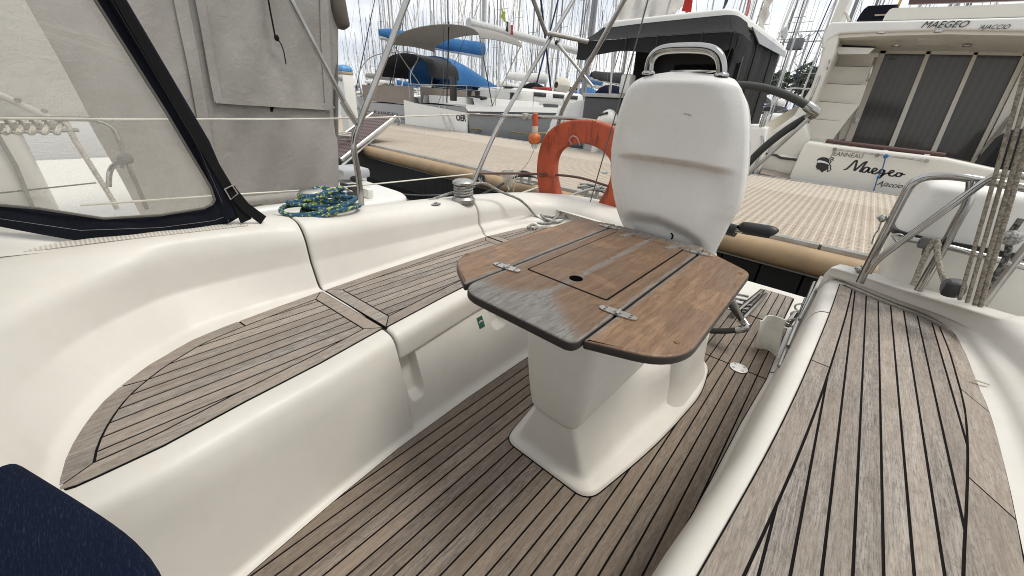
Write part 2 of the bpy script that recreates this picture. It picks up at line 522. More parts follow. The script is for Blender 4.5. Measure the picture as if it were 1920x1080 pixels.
# --- sole (white tray under the teak) and teak
m = MB()
m.loft([[(-1.0, y, -.012), (.1, y, -.012)] for y in (-.9, 3.41)])
m.loft([[(-1.0, 3.41, -.012), (-1.0, 3.43, -.03), (-1.0, 3.43, -.5)], [(.1, 3.41, -.012), (.1, 3.43, -.03), (.1, 3.43, -.5)]])
m.build('cockpit_sole', GEL, yacht)
ys = [-.6, -.3, 0, .26, .5, .875, 1.23, 1.6, 2.026]
right = [(interp(fr, y), y) for y in ys]; left = [(interp(fl, y), y) for y in ys]
out = right+left[::-1]
teak_panel('sole_teak', out, 0, -.019, .0468, yacht, [0]*len(out), mat=TEAKF)
ys = [2.036, 2.4, 2.72]
out = [(interp(fr, y), y) for y in ys]+[(interp(fl, y), y) for y in ys[::-1]]
teak_panel('sole_hatch', out, .0, -.019, .0468, yacht, [0]*len(out), mat=TEAKF)
out = round_poly([(-.30, 2.75), (-.02, 2.75), (-.015, 3.31), (-.225, 3.31)], .03)
teak_panel('platform_teak', [tuple(p)[:2] for p in out], -.006, -.019, .0468, yacht, [0]*len(out), mat=TEAK)
out = [(-.86, 2.75), (-.34, 2.75), (-.36, 3.2), (-.86, 3.2)]
teak_panel('platform_teak', out, -.006, -.019, .0468, yacht, [0]*4, mat=TEAK)

# --- left seat base
def seat_sec(y):
    xf = interp(fl, y); xs = interp(si, y)
    P = fillet([(xf+.012, -.004), (xf-.03, .001), (xs+.098, .33), (xs+.072, ZB-.003), (xs-.03, ZB-.002), (-2.2, ZB-.002)], [.075, .06, .055, 0.], 8)
    return [(p.x, y, p.y) for p in P]
m = MB(); secs = [seat_sec(y) for y in [-.9+i*.05 for i in range(30)]+[.585]]
for k in range(6):   # rounded end at the locker lid
    a = (k+1)/6*PI/2; d = .012*(1-math.cos(a))
    secs.append([(p[0]-d if p[0] > -1.2 else p[0], .585+.012*math.sin(a), p[2]-(d if p[2] > .2 else 0)) for p in seat_sec(.585)])
m.loft(secs)
m.build('seat_base', GEL, yacht)
# locker lid front (overhanging lip)
def lid_sec(y):
    xs = interp(si, y)
    P = fillet([(xs+.035, .285), (xs+.078, .285), (xs+.074, ZB-.003), (xs-.03, ZB-.002), (-2.2, ZB-.002)], [.02, .055, 0.], 7)
    return [(p.x, y, p.y) for p in P]
m = MB(); secs = []
y0, y1 = .605, 1.640
for k in range(5): 
    a = (1-k/4)*PI/2; d = .014*(1-math.cos(a)); secs.append([(p[0]-d if p[0] > -1.4 else p[0], y0+.014-.014*math.sin(a), p[2]-(d if p[2] > .3 else -d)) for p in lid_sec(y0+.014)])
secs += [lid_sec(y0+.03+i*(y1-y0-.06)/14) for i in range(15)]
m.loft(secs); m.build('locker_lid', GEL, yacht)
m = MB(); secs = [lid_sec(1.655+i*.1) for i in range(10)]; m.loft(secs); m.build('locker_lid', GEL, yacht)
# locker front panel with two recessed grips
def rec(y, z):
    v = 0.
    for (ya, yb, za, zb) in ((.618, .690, .105, .40), (1.16, 1.25, .17, .40)):
        v = max(v, smooth(ya-.003, ya+.004, y)*(1-smooth(yb-.012, yb+.004, y))*smooth(za-.008, za+.010, z-.02*((y-(ya+yb)/2)/(yb-ya)*2)**4))
    return v
m = MB(); rows = []
ygrid = [.585+.0035*i for i in range(35)]+[.72+.03*i for i in range(14)]+[1.13+.005*i for i in range(30)]+[1.3+.1*i for i in range(14)]
for y in ygrid:
    xf = interp(fl, y); xs = interp(si, y)
    P = fillet([(xf+.012, -.004), (xf-.04, .002), (xs+.062, .30), (xs+.058, .31)], [.075, 0.], 7)
    col = [(p.x, y, p.y) for p in P[:-2]]
    a, b = P[-3], P[-2]
    zz = [a.y+(b.y-a.y)*k/70 for k in range(1, 71)]
    col += [(lerp(a.x, b.x, (z-a.y)/(b.y-a.y))-.05*rec(y, z), y, z) for z in zz]
    rows.append(col)
m.loft(rows); pan = m.build('locker_front', GEL, yacht, smooth=50)
# small green and white sticker on the locker front
STK = NT('sticker_print'); STK.base((.02, .10, .07)); STK.set(Roughness=.35)
STW = M_plain('sticker_white', (.7, .72, .68), .4)
yk = 1.09
def lk(y, z):
    xf = interp(fl, y); xs = interp(si, y); P = fillet([(xf+.012, -.004), (xf-.04, .002), (xs+.062, .30), (xs+.058, .31)], [.075, 0.], 7)
    a, b = P[-3], P[-2]; return Vector((lerp(a.x, b.x, (z-a.y)/(b.y-a.y)), y, z))
m = MB(); zc = .235
q = [lk(yk-.019, zc-.025), lk(yk+.019, zc-.025), lk(yk+.019, zc+.025), lk(yk-.019, zc+.025)]
m.prism([p+Vector((.0005, 0, 0)) for p in q], (.0012, 0, 0)); stk = m.build('sticker', STK.m, pan, smooth=0)
m = MB(); c = lk(yk, zc)+Vector((.0022, 0, 0))
m.tube([c+Vector((0, .012*math.cos(a), .012*math.sin(a)-.002)) for a in [PI*k/10 for k in range(11)]], .0016, 5)
m.prism([c+Vector((0, -.012, -.003)), c+Vector((0, .012, -.003)), c+Vector((0, .012, -.012)), c+Vector((0, -.012, -.012))], (.0006, 0, 0))
m.prism([c+Vector((0, -.006, .001)), c+Vector((0, .006, .001)), c+Vector((0, 0., .010))], (.0006, 0, 0))
m.build('print', STW, pan, smooth=0)

# --- backrest / coaming, starboard
zK = [(-.8, .755), (0, .725), (.57, .692), (1.65, .612), (2.25, .565), (2.6, .55)]
def st(T, C, zc, K):
    Tv = PZ(*T, ZB); Cv = PZ(*C, zc); return [Tv, Cv, Vector(K)]
ST = [[Vector((-.93, -.30, ZB)), Vector((-.93, -.46, .53)), Vector((-.93, -1.0, .76))], [Vector((-.99, -.265, ZB)), Vector((-1.02, -.40, .53)), Vector((-1.30, -1.0, .758))], st((112, 940), (-70, 860), .53, (-1.69, -.80, .755)), st((113, 905), (-25, 805), .53, (-1.69, -.60, .75)), st((122, 859), (0, 772), .53, (-1.69, -.48, .745)),
      st((142, 821), (28, 738), .53, (-1.69, -.38, .74)), st((167, 784), (62, 703), .53, (-1.69, -.28, .735)), st((222, 726), (120, 655), .53, (-1.69, -.15, .73)),
      st((278, 684), (175, 620), .53, (-1.69, -.04, .725)), st((353, 640), (250, 582), .53, (-1.69, .09, .72)), st((419, 613), (330, 550), .53, (-1.69, .20, .714)),
      st((520, 575), (455, 518), .53, (-1.688, .40, .702)), [Vector((-1.573, .569, ZB)), Vector((-1.632, .569, .53)), Vector((-1.684, .569, .692))]]
ST += [[Vector((-1.596, .826, ZB)), Vector((-1.653, .826, .515)), Vector((-1.700, .826, .673))],
       [Vector((-1.618, 1.2, ZB)), Vector((-1.68, 1.2, .495)), Vector((-1.728, 1.2, .645))],
       [Vector((-1.640, 1.652, ZB)), Vector((-1.705, 1.652, .475)), Vector((-1.755, 1.652, .612))],
       [Vector((-1.610, 1.98, ZB)), Vector((-1.68, 2.02, .465)), Vector((-1.750, 2.03, .585))],
       [Vector((-1.54, 2.14, ZB)), Vector((-1.62, 2.21, .455)), Vector((-1.69, 2.27, .568))],
       [Vector((-1.40, 2.24, ZB)), Vector((-1.46, 2.33, .45)), Vector((-1.51, 2.435, .56))],
       [Vector((-1.20, 2.24, ZB)), Vector((-1.22, 2.31, .448)), Vector((-1.26, 2.42, .552))],
       [Vector((-1.00, 2.20, ZB)), Vector((-1.01, 2.26, .446)), Vector((-1.03, 2.36, .545))],
       [Vector((-.88, 2.17, ZB)), Vector((-.88, 2.22, .444)), Vector((-.88, 2.31, .54))]]
J = [12, 15]
def dens(ST, sub):
    cols = list(zip(*ST)); n = (len(ST)-1)*sub+1
    cols = [spline(c, n) for c in cols]; return list(zip(*cols))
SUB = 10
R = dens(ST, SUB)
LEFTRAIL = R
def coam_sec(T, C, K, outward, deckdrop=.035, wid=.34):
    h = (K-T); hx = Vector((h.x, h.y, 0)); o = Vector(outward)
    K2 = K+o*.10+Vector((0, 0, .012)); D = K+o*wid+Vector((0, 0, -deckdrop)); Hh = D+o*.03+Vector((0, 0, -.9))
    T0 = T-(Vector((C.x-T.x, C.y-T.y, 0)).normalized())*.012
    oc = Vector((C.x-T.x, C.y-T.y, 0)); Kp = C+Vector((K.x-C.x, K.y-C.y, 0))*.22+Vector((0, 0, .66*(K.z-C.z)))
    return fillet([T0, T+oc*.30+Vector((0, 0, .008)), T+oc*.50+Vector((0, 0, .038)), C, Kp, K, K2, D, Hh], [.02, .03, .010, .04, .045, .05, .03], 6)
def outward_of(R, i):
    a = R[max(i-1, 0)][2]; b = R[min(i+1, len(R)-1)][2]; t = (b-a); o = Vector((-t.y, t.x, 0)); return o.normalized()
secs_all = [coam_sec(*R[i], outward_of(R, i)) for i in range(len(R))]
cuts = [0]+[j*SUB for j in J]+[len(R)-1]
for a, b in zip(cuts, cuts[1:]):
    m = MB(); secs = []
    for i in range(a, b+1):
        s = secs_all[i]
        secs.append(s)
    def shift(s, ds, t):   # rounded ends into the joint
        t = Vector((0, t, 0)); c0 = s
        return [Vector(p)+t+Vector((-ds if k < 44 else 0, 0, -ds*.6 if k > 8 else 0)) for k, p in enumerate(s)]
    if a > 0:
        s = secs[0]; secs = [shift(s, .016, .0035), shift(s, .006, .005), shift(s, .0015, .010), shift(s, 0, .018)]+secs[1:]
    if b < len(R)-1:
        s = secs[-1]; secs = secs[:-1]+[shift(s, 0, -.018), shift(s, .0015, -.010), shift(s, .006, -.005), shift(s, .016, -.0035)]
    m.loft(secs); m.build('coaming', GEL, yacht, smooth=55)
# ribbed non-skid strip on top of the coaming
rb = NT('ribbed_nonskid'); sp0 = rb.new('ShaderNodeSeparateXYZ'); rb.link(rb.coord(), sp0.inputs[0])
ribw = rb.math('SINE', rb.math('MULTIPLY', sp0.outputs[1], 620.)); rb.base(rb.mix(rb.math('MULTIPLY_ADD', ribw, .5, .5), (.60, .56, .49), (.74, .71, .64))); rb.set(Roughness=.5); rb.bump(ribw, .5, .003)
m = MB(); g = []
for i in range(60):
    y = -.7+i*.0185; z = interp(zK, y); g.append([(-1.700-.015, y, z+.0030), (-1.735, y, z+.0070), (-1.755, y, z+.0092), (-1.776, y, z+.0112)])
m.sheet(g, -.002); m.build('nonskid_strip', rb.m, yacht, smooth=60)

# --- left bench teak
T1 = [PZ(*p, ZB) for p in [(112.5, 915), (114, 895.6), (122, 859), (141.7, 820.6), (166.7, 784), (192, 752), (222, 726), (278, 684), (316.7, 662), (352.8, 640), (419, 612.6), (520, 575)]]
T1 = [(p.x+.006, p.y) for p in T1]+[(-1.568, .560)]
tip = (-1.036, -.238)
T1r = T1[::-1]+[tip]                                     # divider -> tip, outboard edge (ccw)
S1 = [tip, (-1.024, -.20), (-1.027, -.06), (-1.057, .12), (-1.084, .34), (-1.130, .594)]
D1 = [(-1.130, .594), (-1.568, .560)]
teak_curves('seat_teak', [(T1r, .0475, [.30, .66]), (S1, .046), (D1, .048)], ZB, -1.2976, .0474, yacht)
tx = [(.578, -1.567), (.826, -1.590), (1.2, -1.612), (1.640, -1.634)]
O2 = [(x, y) for y, x in tx][::-1]; I2 = [(interp(si, y), y+.03) for y in (.578, .9, 1.2, 1.61)]
teak_curves('seat_teak', [(O2, .048), ([O2[-1], I2[0]], .05), (I2, .05), ([I2[-1], O2[0]], .05)], ZB, -1.2976, .0474, yacht)
O3 = [(-1.26, 2.225), (-1.40, 2.230), (-1.53, 2.135), (-1.604, 1.98), (-1.632, 1.655)]; I3 = [(-1.248, 1.655), (-1.25, 1.9), (-1.26, 2.225)]
teak_curves('seat_teak', [(O3, .048), ([O3[-1], I3[0]], .05), (I3, .05)], ZB, -1.2976, .0474, yacht)

# --- right bench
def rseat(y):
    xf = interp(fr, y); xi = interp([(-.9, .0), (.56, .037), (.68, .051), (.97, .083), (1.72, .122), (2.1, .14), (2.58, .15)], y)
    P = fillet([(xf-.012, -.004), (xf+.02, .0), (xf+.032, .055), (xi-.075, .33), (xi-.05, ZB-.004), (xi+.03, ZB-.002), (1.3, ZB-.002)], [.02, .03, .07, .04, 0.], 7)
    return [(p.x, y, p.y) for p in P]
for (ya, yb) in ((-.9, 2.115), (2.125, 2.70)):
    m = MB(); k = 34 if ya < 0 else 8
    secs = [rseat(ya+(yb-ya)*i/k) for i in range(k+1)]
    if ya > 0:
        e = rseat(yb); secs += [[(p[0]+.004 if p[0] < .12 else p[0], yb+.02, p[2]-.01 if p[2] > .3 else p[2]) for p in e], [(p[0]+.02 if p[0] < .12 else p[0], yb+.035, min(p[2], .37)) for p in e], [(p[0]+.03 if p[0] < .12 else p[0], yb+.05, min(p[2], .0)) for p in e]]
    m.loft(secs); m.build('seat_base', GEL, yacht, smooth=50)
tp = [PZ(*p, ZB) for p in [(1578, 532), (1600, 541), (1666, 569), (1735, 595), (1765, 610), (1787, 625), (1800, 642), (1808.5, 658), (1830, 715), (1858, 780), (1880, 860), (1905, 980)]]
RT = [(p.x, p.y) for p in tp]+[(.52, .98), (.48, .5), (.43, 0.0), (.36, -.5)]
RI = [(-.06, -.5), (.0, .2), (.037, .559), (.077, .969), (.104, 1.35), (.123, 1.75), (.139, 2.15), (.15, 2.575)]
RTa = RT[:5][::-1]; 
top = [RT[k] for k in range(6, -1, -1)]     # outboard corner -> inboard stern corner
side = RT[6:][::-1]                          # forward -> aft along the outboard edge
teak_curves('seat_teak', [(side, lambda f: lerp(.10, .045, smooth(.3, .95, f)), [.33, .62, .80]), (top, .022, [.55]), ([tuple(p)[:2] for p in spline([(x, y, 0) for x, y in RI], 60)][::-1], lambda f: lerp(.05, .058, f), [.32, .70]), ([RI[0], side[0]], .05)], ZB, .2146-.0461*4, .0461, yacht)
# right coaming rails
SR = [[Vector((.40, -.6, ZB)), Vector((.62, -.7, .52)), Vector((.80, -.8, .74))],
      [Vector((.50, .4, ZB)), Vector((.62, .4, .50)), Vector((.735, .4, .70))],
      [Vector((.535, .98, ZB)), Vector((.65, .98, .49)), Vector((.755, .98, .655))],
      [Vector((.562, 1.34, ZB)), Vector((.665, 1.36, .48)), Vector((.76, 1.38, .625))],
      [Vector((.578, 1.66, ZB)), Vector((.67, 1.70, .475)), Vector((.755, 1.74, .60))],
      [Vector((.574, 1.90, ZB)), Vector((.655, 1.96, .47)), Vector((.735, 2.03, .578))]]
tt = [PZ(1808.5, 655, ZB), PZ(1790, 624, ZB), PZ(1737, 592, ZB), PZ(1666, 565, ZB), PZ(1600, 537, ZB), PZ(1576, 527, ZB)]
kk = [PZ(1905, 603, .56), PZ(1868, 595, .545), PZ(1790, 572, .525), PZ(1705, 546, .505), PZ(1622, 519, .488), PZ(1566, 503, .478)]
for a, b in zip(tt, kk):
    SR.append([Vector((a.x, a.y+.004, ZB)), (Vector(a)*.45+Vector(b)*.55)+Vector((0, 0, -.025)), b])
R2 = dens(SR, 8)
m = MB(); secs = []
for i in range(len(R2)):
    a = R2[max(i-1, 0)][2]; b = R2[min(i+1, len(R2)-1)][2]; t = b-a; o = Vector((t.y, -t.x, 0)).normalized()
    w = .30 if i < 45 else .16
    secs.append(coam_sec(*R2[i], o, .03, lerp(.36, .10, smooth(28, 70, i))))
s = secs[-1]
secs += [[Vector(p)+Vector((-.02, .006, -.004)) for p in s], [Vector((p[0]-.035, p[1]+.008, min(p[2], .43))) for p in s], [Vector((p[0]-.045, p[1]+.008, min(p[2], .0))) for p in s]]
m.loft(secs); m.build('coaming', GEL, yacht, smooth=60)
# stitched-looking drain notch and scuffs
m = MB(); c = PZ(1840, 716, .425); m.box(c, (.04, .010, .004), bev=.002); m.build('drain_notch', M_plain('notch_grey', (.42, .38, .31), .6), yacht)
# transom ends below the deck (hull shell seen over the stern)
m = MB()
m.loft([[(-2.25, -1.5, .55), (-2.25, -1.5, -.6)], [(-2.27, 1.0, .55), (-2.27, 1.0, -.6)], [(-2.15, 2.3, .5), (-2.1, 2.3, -.6)], [(-1.75, 2.75, .42), (-1.7, 2.75, -.6)], [(-.9, 2.78, .42), (-.9, 2.78, -.6)]])
m.loft([[(-2.1, 2.2, .50), (-1.75, 2.74, .44), (-.9, 2.77, .44)], [(-1.75, 2.1, .51), (-1.6, 2.3, .50), (-.9, 2.25, .50)]])
m.loft([[(1.2, -1.5, .5), (1.2, -1.5, -.6)], [(1.2, 1.6, .45), (1.2, 1.6, -.6)], [(.8, 2.6, .38), (.8, 2.6, -.6)], [(.12, 2.8, .38), (.12, 2.8, -.6)]])
m.build('hull', GEL, yacht)
# deck hardware
def padeye(c, ax):
    c = Vector(c); mm = MB(); ax = Vector(ax).normalized(); q = Vector((1, 0, 0)).rotation_difference(ax).to_matrix()
    mm.lathe([(.001, .0), (.02, .0), (.02, .006), (.016, .008), (.001, .008)], c, (0, 0, 1), 16)
    for v in mm.v: v[:] = c+q @ Vector(((v-c).x*1.9, (v-c).y*.8, (v-c).z))
    mm.tube([c+ax*(-.012)+Vector((0, 0, .004)), c+ax*-.01+Vector((0, 0, .014)), c+ax*.01+Vector((0, 0, .014)), c+ax*.012+Vector((0, 0, .004))], .003, 6)
    return mm.build('padeye', STEEL, yacht)
padeye(hit(618, 404, PZ(618, 404, .70))-Vector((0, 0, .001)), (-.1, 1, 0)); padeye(hit(817, 384, PZ(817, 383, .65))-Vector((0, 0, .001)), (-.1, 1, 0))
# stern cleat
m = MB(); c = PZ(1113, 390, .49)
m.tube([c+Vector((-.07, -.02, .035)), c+Vector((-.03, -.008, .042)), c+Vector((.03, .008, .042)), c+Vector((.07, .02, .035))], [.006, .009, .009, .006], 8)
for s_ in (-.025, .025): m.tube([c+Vector((s_, s_*.3, -.03)), c+Vector((s_, s_*.3, .04))], .008, 8)
m.build('deck_cleat', STEEL, yacht)
# hinge plate on the sole
m = MB(); c = PZ(1385, 690, 0.006)
m.lathe([(.001, 0), (.043, 0), (.043, .003), (.039, .0045), (.001, .0045)], c, (0, 0, 1), 28)
hp = m.build('sole_hinge', M_plain('hinge_white', (.72, .71, .68), .3, .2), yacht)
for a in (-.022, .022):
    for b in (-.02, .02):
        m = MB(); m.lathe([(.001, .0046), (.006, .0046), (.006, .0056), (.001, .0056)], c+Vector((a, b, 0)), (0, 0, 1), 8); m.build('screw', STEELD, hp)
# stern ladder and chrome bars along the right side of the opening
m = MB()
for k, (p, q, r) in enumerate([((1462, 688, .05), (1512, 560, .16), .012), ((1478, 650, .14), (1528, 530, .24), .012), ((1500, 600, .22), (1540, 520, .30), .010)]):
    a = PY(p[0], p[1], 2.05+.1*k); b = PY(q[0], q[1], 2.75+.05*k); m.tube(spline([a, lerp(a, b, .5)+Vector((0, 0, .004)), b], 8), r, 8)
m.build('boarding_ladder', STEEL, yacht)
m = MB()
for k in range(4):
    a = PZ(1362+k*2, 548+k*9, .02); b = PZ(1403+k*3, 556+k*9, .02)
    m.tube([a, b], .011, 8)
m.tube([PZ(1375, 590, .03), PZ(1428, 545, .03)], .016, 8); m.tube([PZ(1392, 598, .03), PZ(1436, 552, .03)], .016, 8)
m.build('folded_step', STEEL, yacht)
# white moulded cover standing at the right of the opening
g = []
for i in range(9):
    row = []
    for j in range(11):
        u = i/8; v = j/10
        px = lerp(lerp(1424, 1474, u), lerp(1416, 1458, u), v) ; 
        topy = 600-9*math.sin(PI*(.15+.85*u))*1.0+(6 if u < .2 else 0)
        boty = lerp(650, 669, u)
        py = lerp(topy, boty, v)
        row.append(PY(px, py, 2.28+.05*math.sin(PI*u)+.02*v))
    g.append(row)
m = MB(); m.sheet(g, .006); m.build('locker_cover', M_plain('cover_white', (.82, .80, .74), .35), yacht, smooth=60)
for k in range(3):
    m = MB(); c = PY(1484+k*7, 604-k*14, 2.42+.1*k)
    m.tube([c+Vector((.02*math.cos(a), 0.01*math.sin(a*2), .024*math.sin(a))) for a in [2*PI*q/12 for q in range(12)]], .006, 6, closed=True); m.build('rope_ring', WHITEPL, yacht)
m = MB(); m.tube([PY(1476, 610, 2.4), PY(1492, 588, 2.5)], .016, 10)
m.build('deck_shower', STEEL, yacht)
m = MB(); m.slab(PY(1484, 662, 2.2), PY(1505, 600, 2.45), PY(1514, 604, 2.45), PY(1492, 668, 2.2), .012)
m.build('cover_panel', M_plain('cream_panel', (.62, .58, .49), .4), yacht)
# ------------------------------------------------------------------ cockpit table
TZ = .75
table = thing('cockpit_table', 'brown varnished cockpit table with grey weathered corner on cream moulded pedestal', 'table', (-.5, 1.0, 0))
def M_table(k=1., nm='varnished_teak'):
    t = NT(nm); at = t.new('ShaderNodeAttribute', attribute_name='rnd')
    cb = t.new('ShaderNodeCombineXYZ'); t.link(t.math('MULTIPLY', at.outputs['Fac'], 23.), cb.inputs[0]); t.link(t.math('MULTIPLY', at.outputs['Fac'], 11.), cb.inputs[1])
    g = t.coord((1, .10, 1), add=cb.outputs[0]); fine = t.noise(g, 150, 7, .72, .8); mid = t.noise(g, 38, 5, .6, 1.2)
    c = t.coord(); big = t.noise(c, 7, 6, .65, .6); mott = t.noise(t.coord((1, .5, 1)), 70, 5, .7)
    a = t.ramp(mid, [(.25, (.135*k, .077*k, .042*k)), (.5, (.212*k, .126*k, .070*k)), (.75, (.305*k, .190*k, .112*k))])
    a = t.mix(t.ramp(fine, [(.36, .60), (.54, 0.)]), a, (.070, .040, .024))
    a = t.mix(t.ramp(big, [(.35, .55), (.6, 0.)]), a, (.150, .100, .066))
    a = t.mix(t.ramp(big, [(.55, 0.), (.75, .45)]), a, (.36, .235, .140))
    # scratches
    sx = t.noise(t.coord((.05, 1, 1)), 160, 4, .7, .3); a = t.mix(t.ramp(sx, [(.66, 0.), (.72, .35)]), a, (.34, .22, .13))
    # weathered zones (shape of their own)
    sep = t.new('ShaderNodeSeparateXYZ'); t.link(t.coord(), sep.inputs[0]); X, Y = sep.outputs[0], sep.outputs[1]
    wob = t.math('ADD', t.math('MULTIPLY', t.math('SUBTRACT', t.noise(c, 11, 6, .65), .5), .07), t.math('MULTIPLY', t.math('SUBTRACT', fine, .5), .07))
    xn = t.math('MULTIPLY_ADD', X, 2.5, .5)     # -.2..+.2 -> 0..1
    yb = t.ramp(xn, [(0., .24), (.20, .20), (.33, .25), (.43, .36), (.478, .50), (.54, .40), (.62, .30), (.78, .19), (.96, .06)])
    d = t.math('SUBTRACT', t.math('ADD', yb, wob), t.math('MULTIPLY_ADD', Y, 2.5, 1.04))
    gz = t.ramp(t.math('MULTIPLY_ADD', d, 3.2, .5), [(.22, 0.), (.5, .45), (.62, .95)])
    def band(x0, w):
        return t.ramp(t.math('ABSOLUTE', t.math('ADD', t.math('SUBTRACT', X, x0), t.math('MULTIPLY', wob, .14))), [(w*.35, .85), (w, 0.)])
    w1 = t.math('MAXIMUM', band(-.185, .020), band(.185, .016))
    cen = t.math('MULTIPLY', band(0., .016), t.ramp(Y, [(.0, 0.), (.02, 1.)]))
    w1 = t.math('MAXIMUM', w1, t.math('MULTIPLY', band(0, .014), t.ramp(t.math('ADD', Y, .25), [(.0, 0.), (.02, .8)])))
    bk = t.ramp(t.math('ADD', Y, wob), [(.40, 0.), (.47, .9)])
    isc = t.ramp(t.math('ABSOLUTE', X), [(.184, 1.), (.186, 0.)])
    grey = t.ramp(fine, [(.30, (.085, .080, .074)), (.50, (.185, .177, .165)), (.72, (.285, .275, .258))])
    grey = t.mix(t.ramp(mott, [(.34, .4), (.5, 0.)]), grey, (.075, .070, .065))
    msk = t.math('MAXIMUM', t.math('MULTIPLY', gz, isc), t.math('MAXIMUM', w1, t.math('MULTIPLY', bk, isc)))
    a = t.mix(msk, a, grey)
    # dark edges: near black where faces turn away from upward
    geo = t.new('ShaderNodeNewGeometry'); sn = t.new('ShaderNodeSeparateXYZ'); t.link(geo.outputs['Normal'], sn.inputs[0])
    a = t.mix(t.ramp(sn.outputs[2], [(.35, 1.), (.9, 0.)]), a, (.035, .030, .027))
    t.base(a); t.set(Roughness=t.mix(msk, t.ramp(big, [(.3, .32), (.7, .50)]), .8), Coat_Weight=.05, Coat_Roughness=.25, Specular_IOR_Level=.28)
    t.bump(t.math('ADD', fine, t.math('MULTIPLY', mott, .6)), .35, .003)
    return t.m
MT = M_table(1.08); MTC = M_table(.74, 'darker_varnished_teak')
def board(pts, r, name, parent, th=.024, z=TZ, edge=.007, rnd=.3, mat=None):
    P = round_poly([Vector((x, y, 0)) for x, y in pts], r, 8)
    if area2([(p.x, p.y) for p in P]) < 0: P = P[::-1]
    P2 = [(p.x, p.y) for p in P]; n = len(P2); mb = MB(); mb.cr = rnd
    rings = []
    for k in range(6):
        a = k/5*PI/2; d = edge*(1-math.cos(a)) ; rings.append([(x, y, z-edge+edge*math.sin(a)) for x, y in offset_poly(P2, [d]*n)])
    low = [(x, y, z-th) for x, y in offset_poly(P2, [edge*.5]*n)]; mid = [(x, y, z-th+edge*.6) for x, y in P2]
    mb.loft([low, mid]+rings, closed=True)
    top = rings[-1]; tri = tessellate_polygon([[Vector(p) for p in top]]); mb.add(top, [tuple(t) for t in tri])
    mb.add(low, [tuple(t) for t in tessellate_polygon([[Vector(p) for p in low]])])
    return mb.build(name, mat or MT, parent, smooth=50)
centre = board([(-.684, .584), (-.317, .588), (-.318, 1.485), (-.684, 1.490)], [.075, .03, .02, .02], 'centre_panel', table, th=.026, rnd=.1, mat=MTC)
leafl = board([(-.688, .612), (-.858, .716), (-.850, 1.445), (-.688, 1.490)], [.010, .085, .045, .012], 'leaf', table, rnd=.45)
leafr = board([(-.313, .618), (-.126, .690), (-.136, 1.352), (-.313, 1.466)], [.006, .105, .040, .012], 'leaf', table, rnd=.8)
hp = [PZ(993, 505, TZ), PZ(1137, 563, TZ), PZ(1278, 468, TZ), PZ(1157, 435, TZ)]
xa, xb = (hp[0].x+hp[3].x)/2, (hp[1].x+hp[2].x)/2; ya, yb = (hp[0].y+hp[1].y)/2, (hp[2].y+hp[3].y)/2
m = MB(); m.prism([p for p in round_poly([Vector((xa-.0055, ya-.0055, TZ-.003)), Vector((xb+.0055, ya-.0055, TZ-.003)), Vector((xb+.0055, yb+.0055, TZ-.003)), Vector((xa-.0055, yb+.0055, TZ-.003))], .01)], (0, 0, .0034))
gp = m.build('hatch_gap', CAULK, centre, smooth=0)
m = MB(); m.cr = .6; m.prism([p for p in round_poly([Vector((xa, ya, TZ-.002)), Vector((xb, ya, TZ-.002)), Vector((xb, yb, TZ-.002)), Vector((xa, yb, TZ-.002))], .008)], (0, 0, .0034))
hatch = m.build('hatch', MTC, centre, smooth=0)
m = MB(); c = PZ(1080, 522, TZ+.0016); m.lathe([(.001, -.001), (.020, -.001), (.020, .0004), (.001, .0004)], c, (0, 0, 1), 24)
HOLE = M_plain('dark_hole', (.003, .003, .003), 1.); HOLE.node_tree.nodes['Principled BSDF'].inputs['Specular IOR Level'].default_value = 0.
m.build('finger_hole', HOLE, centre)  # flat black disc stands in for the shade inside the hole
HINGE = M_plain('hinge_metal', (.50, .49, .46), .32, .85, .2)
SCRD = M_plain('dark_screw', (.08, .075, .07), .5, .5)
def hinge(c, ang, parent, s=1.):
    c = Vector(c); q = Matrix.Rotation(ang, 3, 'Z'); mb = MB()
    pl = [Vector((.048*math.cos(a)*s, .0150*math.copysign(abs(math.sin(a))**.62, math.sin(a))*s*(1-.10*(1-abs(math.cos(a)))), 0)) for a in [2*PI*k/32 for k in range(32)]]
    mb.prism([c+q @ p for p in pl], (0, 0, .0028))
    h = mb.build('hinge', HINGE, parent, smooth=30)
    mb = MB()
    mb.tube([c+q @ Vector((0, -.013*s, .003)), c+q @ Vector((0, .013*s, .003))], .0042*s, 8)
    mb.box(c+Vector((0, 0, .0036)), (.018*s, .010*s, .003), q)
    for k in (-1, 1):
        for j in (-1, 1): mk_ = MB(); mk_.lathe([(.0005, .0027), (.0042*s, .0027), (.0036*s, .0033), (.0005, .0030)], c+q @ Vector((k*.032*s, j*.006*s*k, 0)), (0, 0, 1), 8); mk_.build('screw', SCRD, h)
    mb.build('knuckle', STEELD, h)
for (px, py) in ((951, 502), (1140, 425), (1158, 587), (1312, 475)):
    p = PZ(px, py, TZ+.001); p.x = -.686 if p.x < -.5 else -.315
    hinge(p, .12, centre)
for (px, py) in ((1176, 441), (1262, 464)):
    p = PZ(px, py, TZ+.0014); hinge(p, 1.2, centre, .8)
BRS = M_plain('brass', (.20, .12, .05), .5, .5)
for (px, py) in ((1269, 642), (1389, 513), (876, 477)):
    m = MB(); m.lathe([(.0005, 0), (.007, 0), (.006, .0018), (.0005, .0018)], PZ(px, py, TZ+.0002), (0, 0, 1), 12); m.build('screw', BRS, table)
m = MB(); 
for (px, py) in ((1130, 650),): m.lathe([(.001, 0), (.012, 0), (.012, .02), (.001, .02)], PZ(px, py, TZ-.045), (0, 0, 1), 12)
m.build('leaf_latch', BLACK, table)
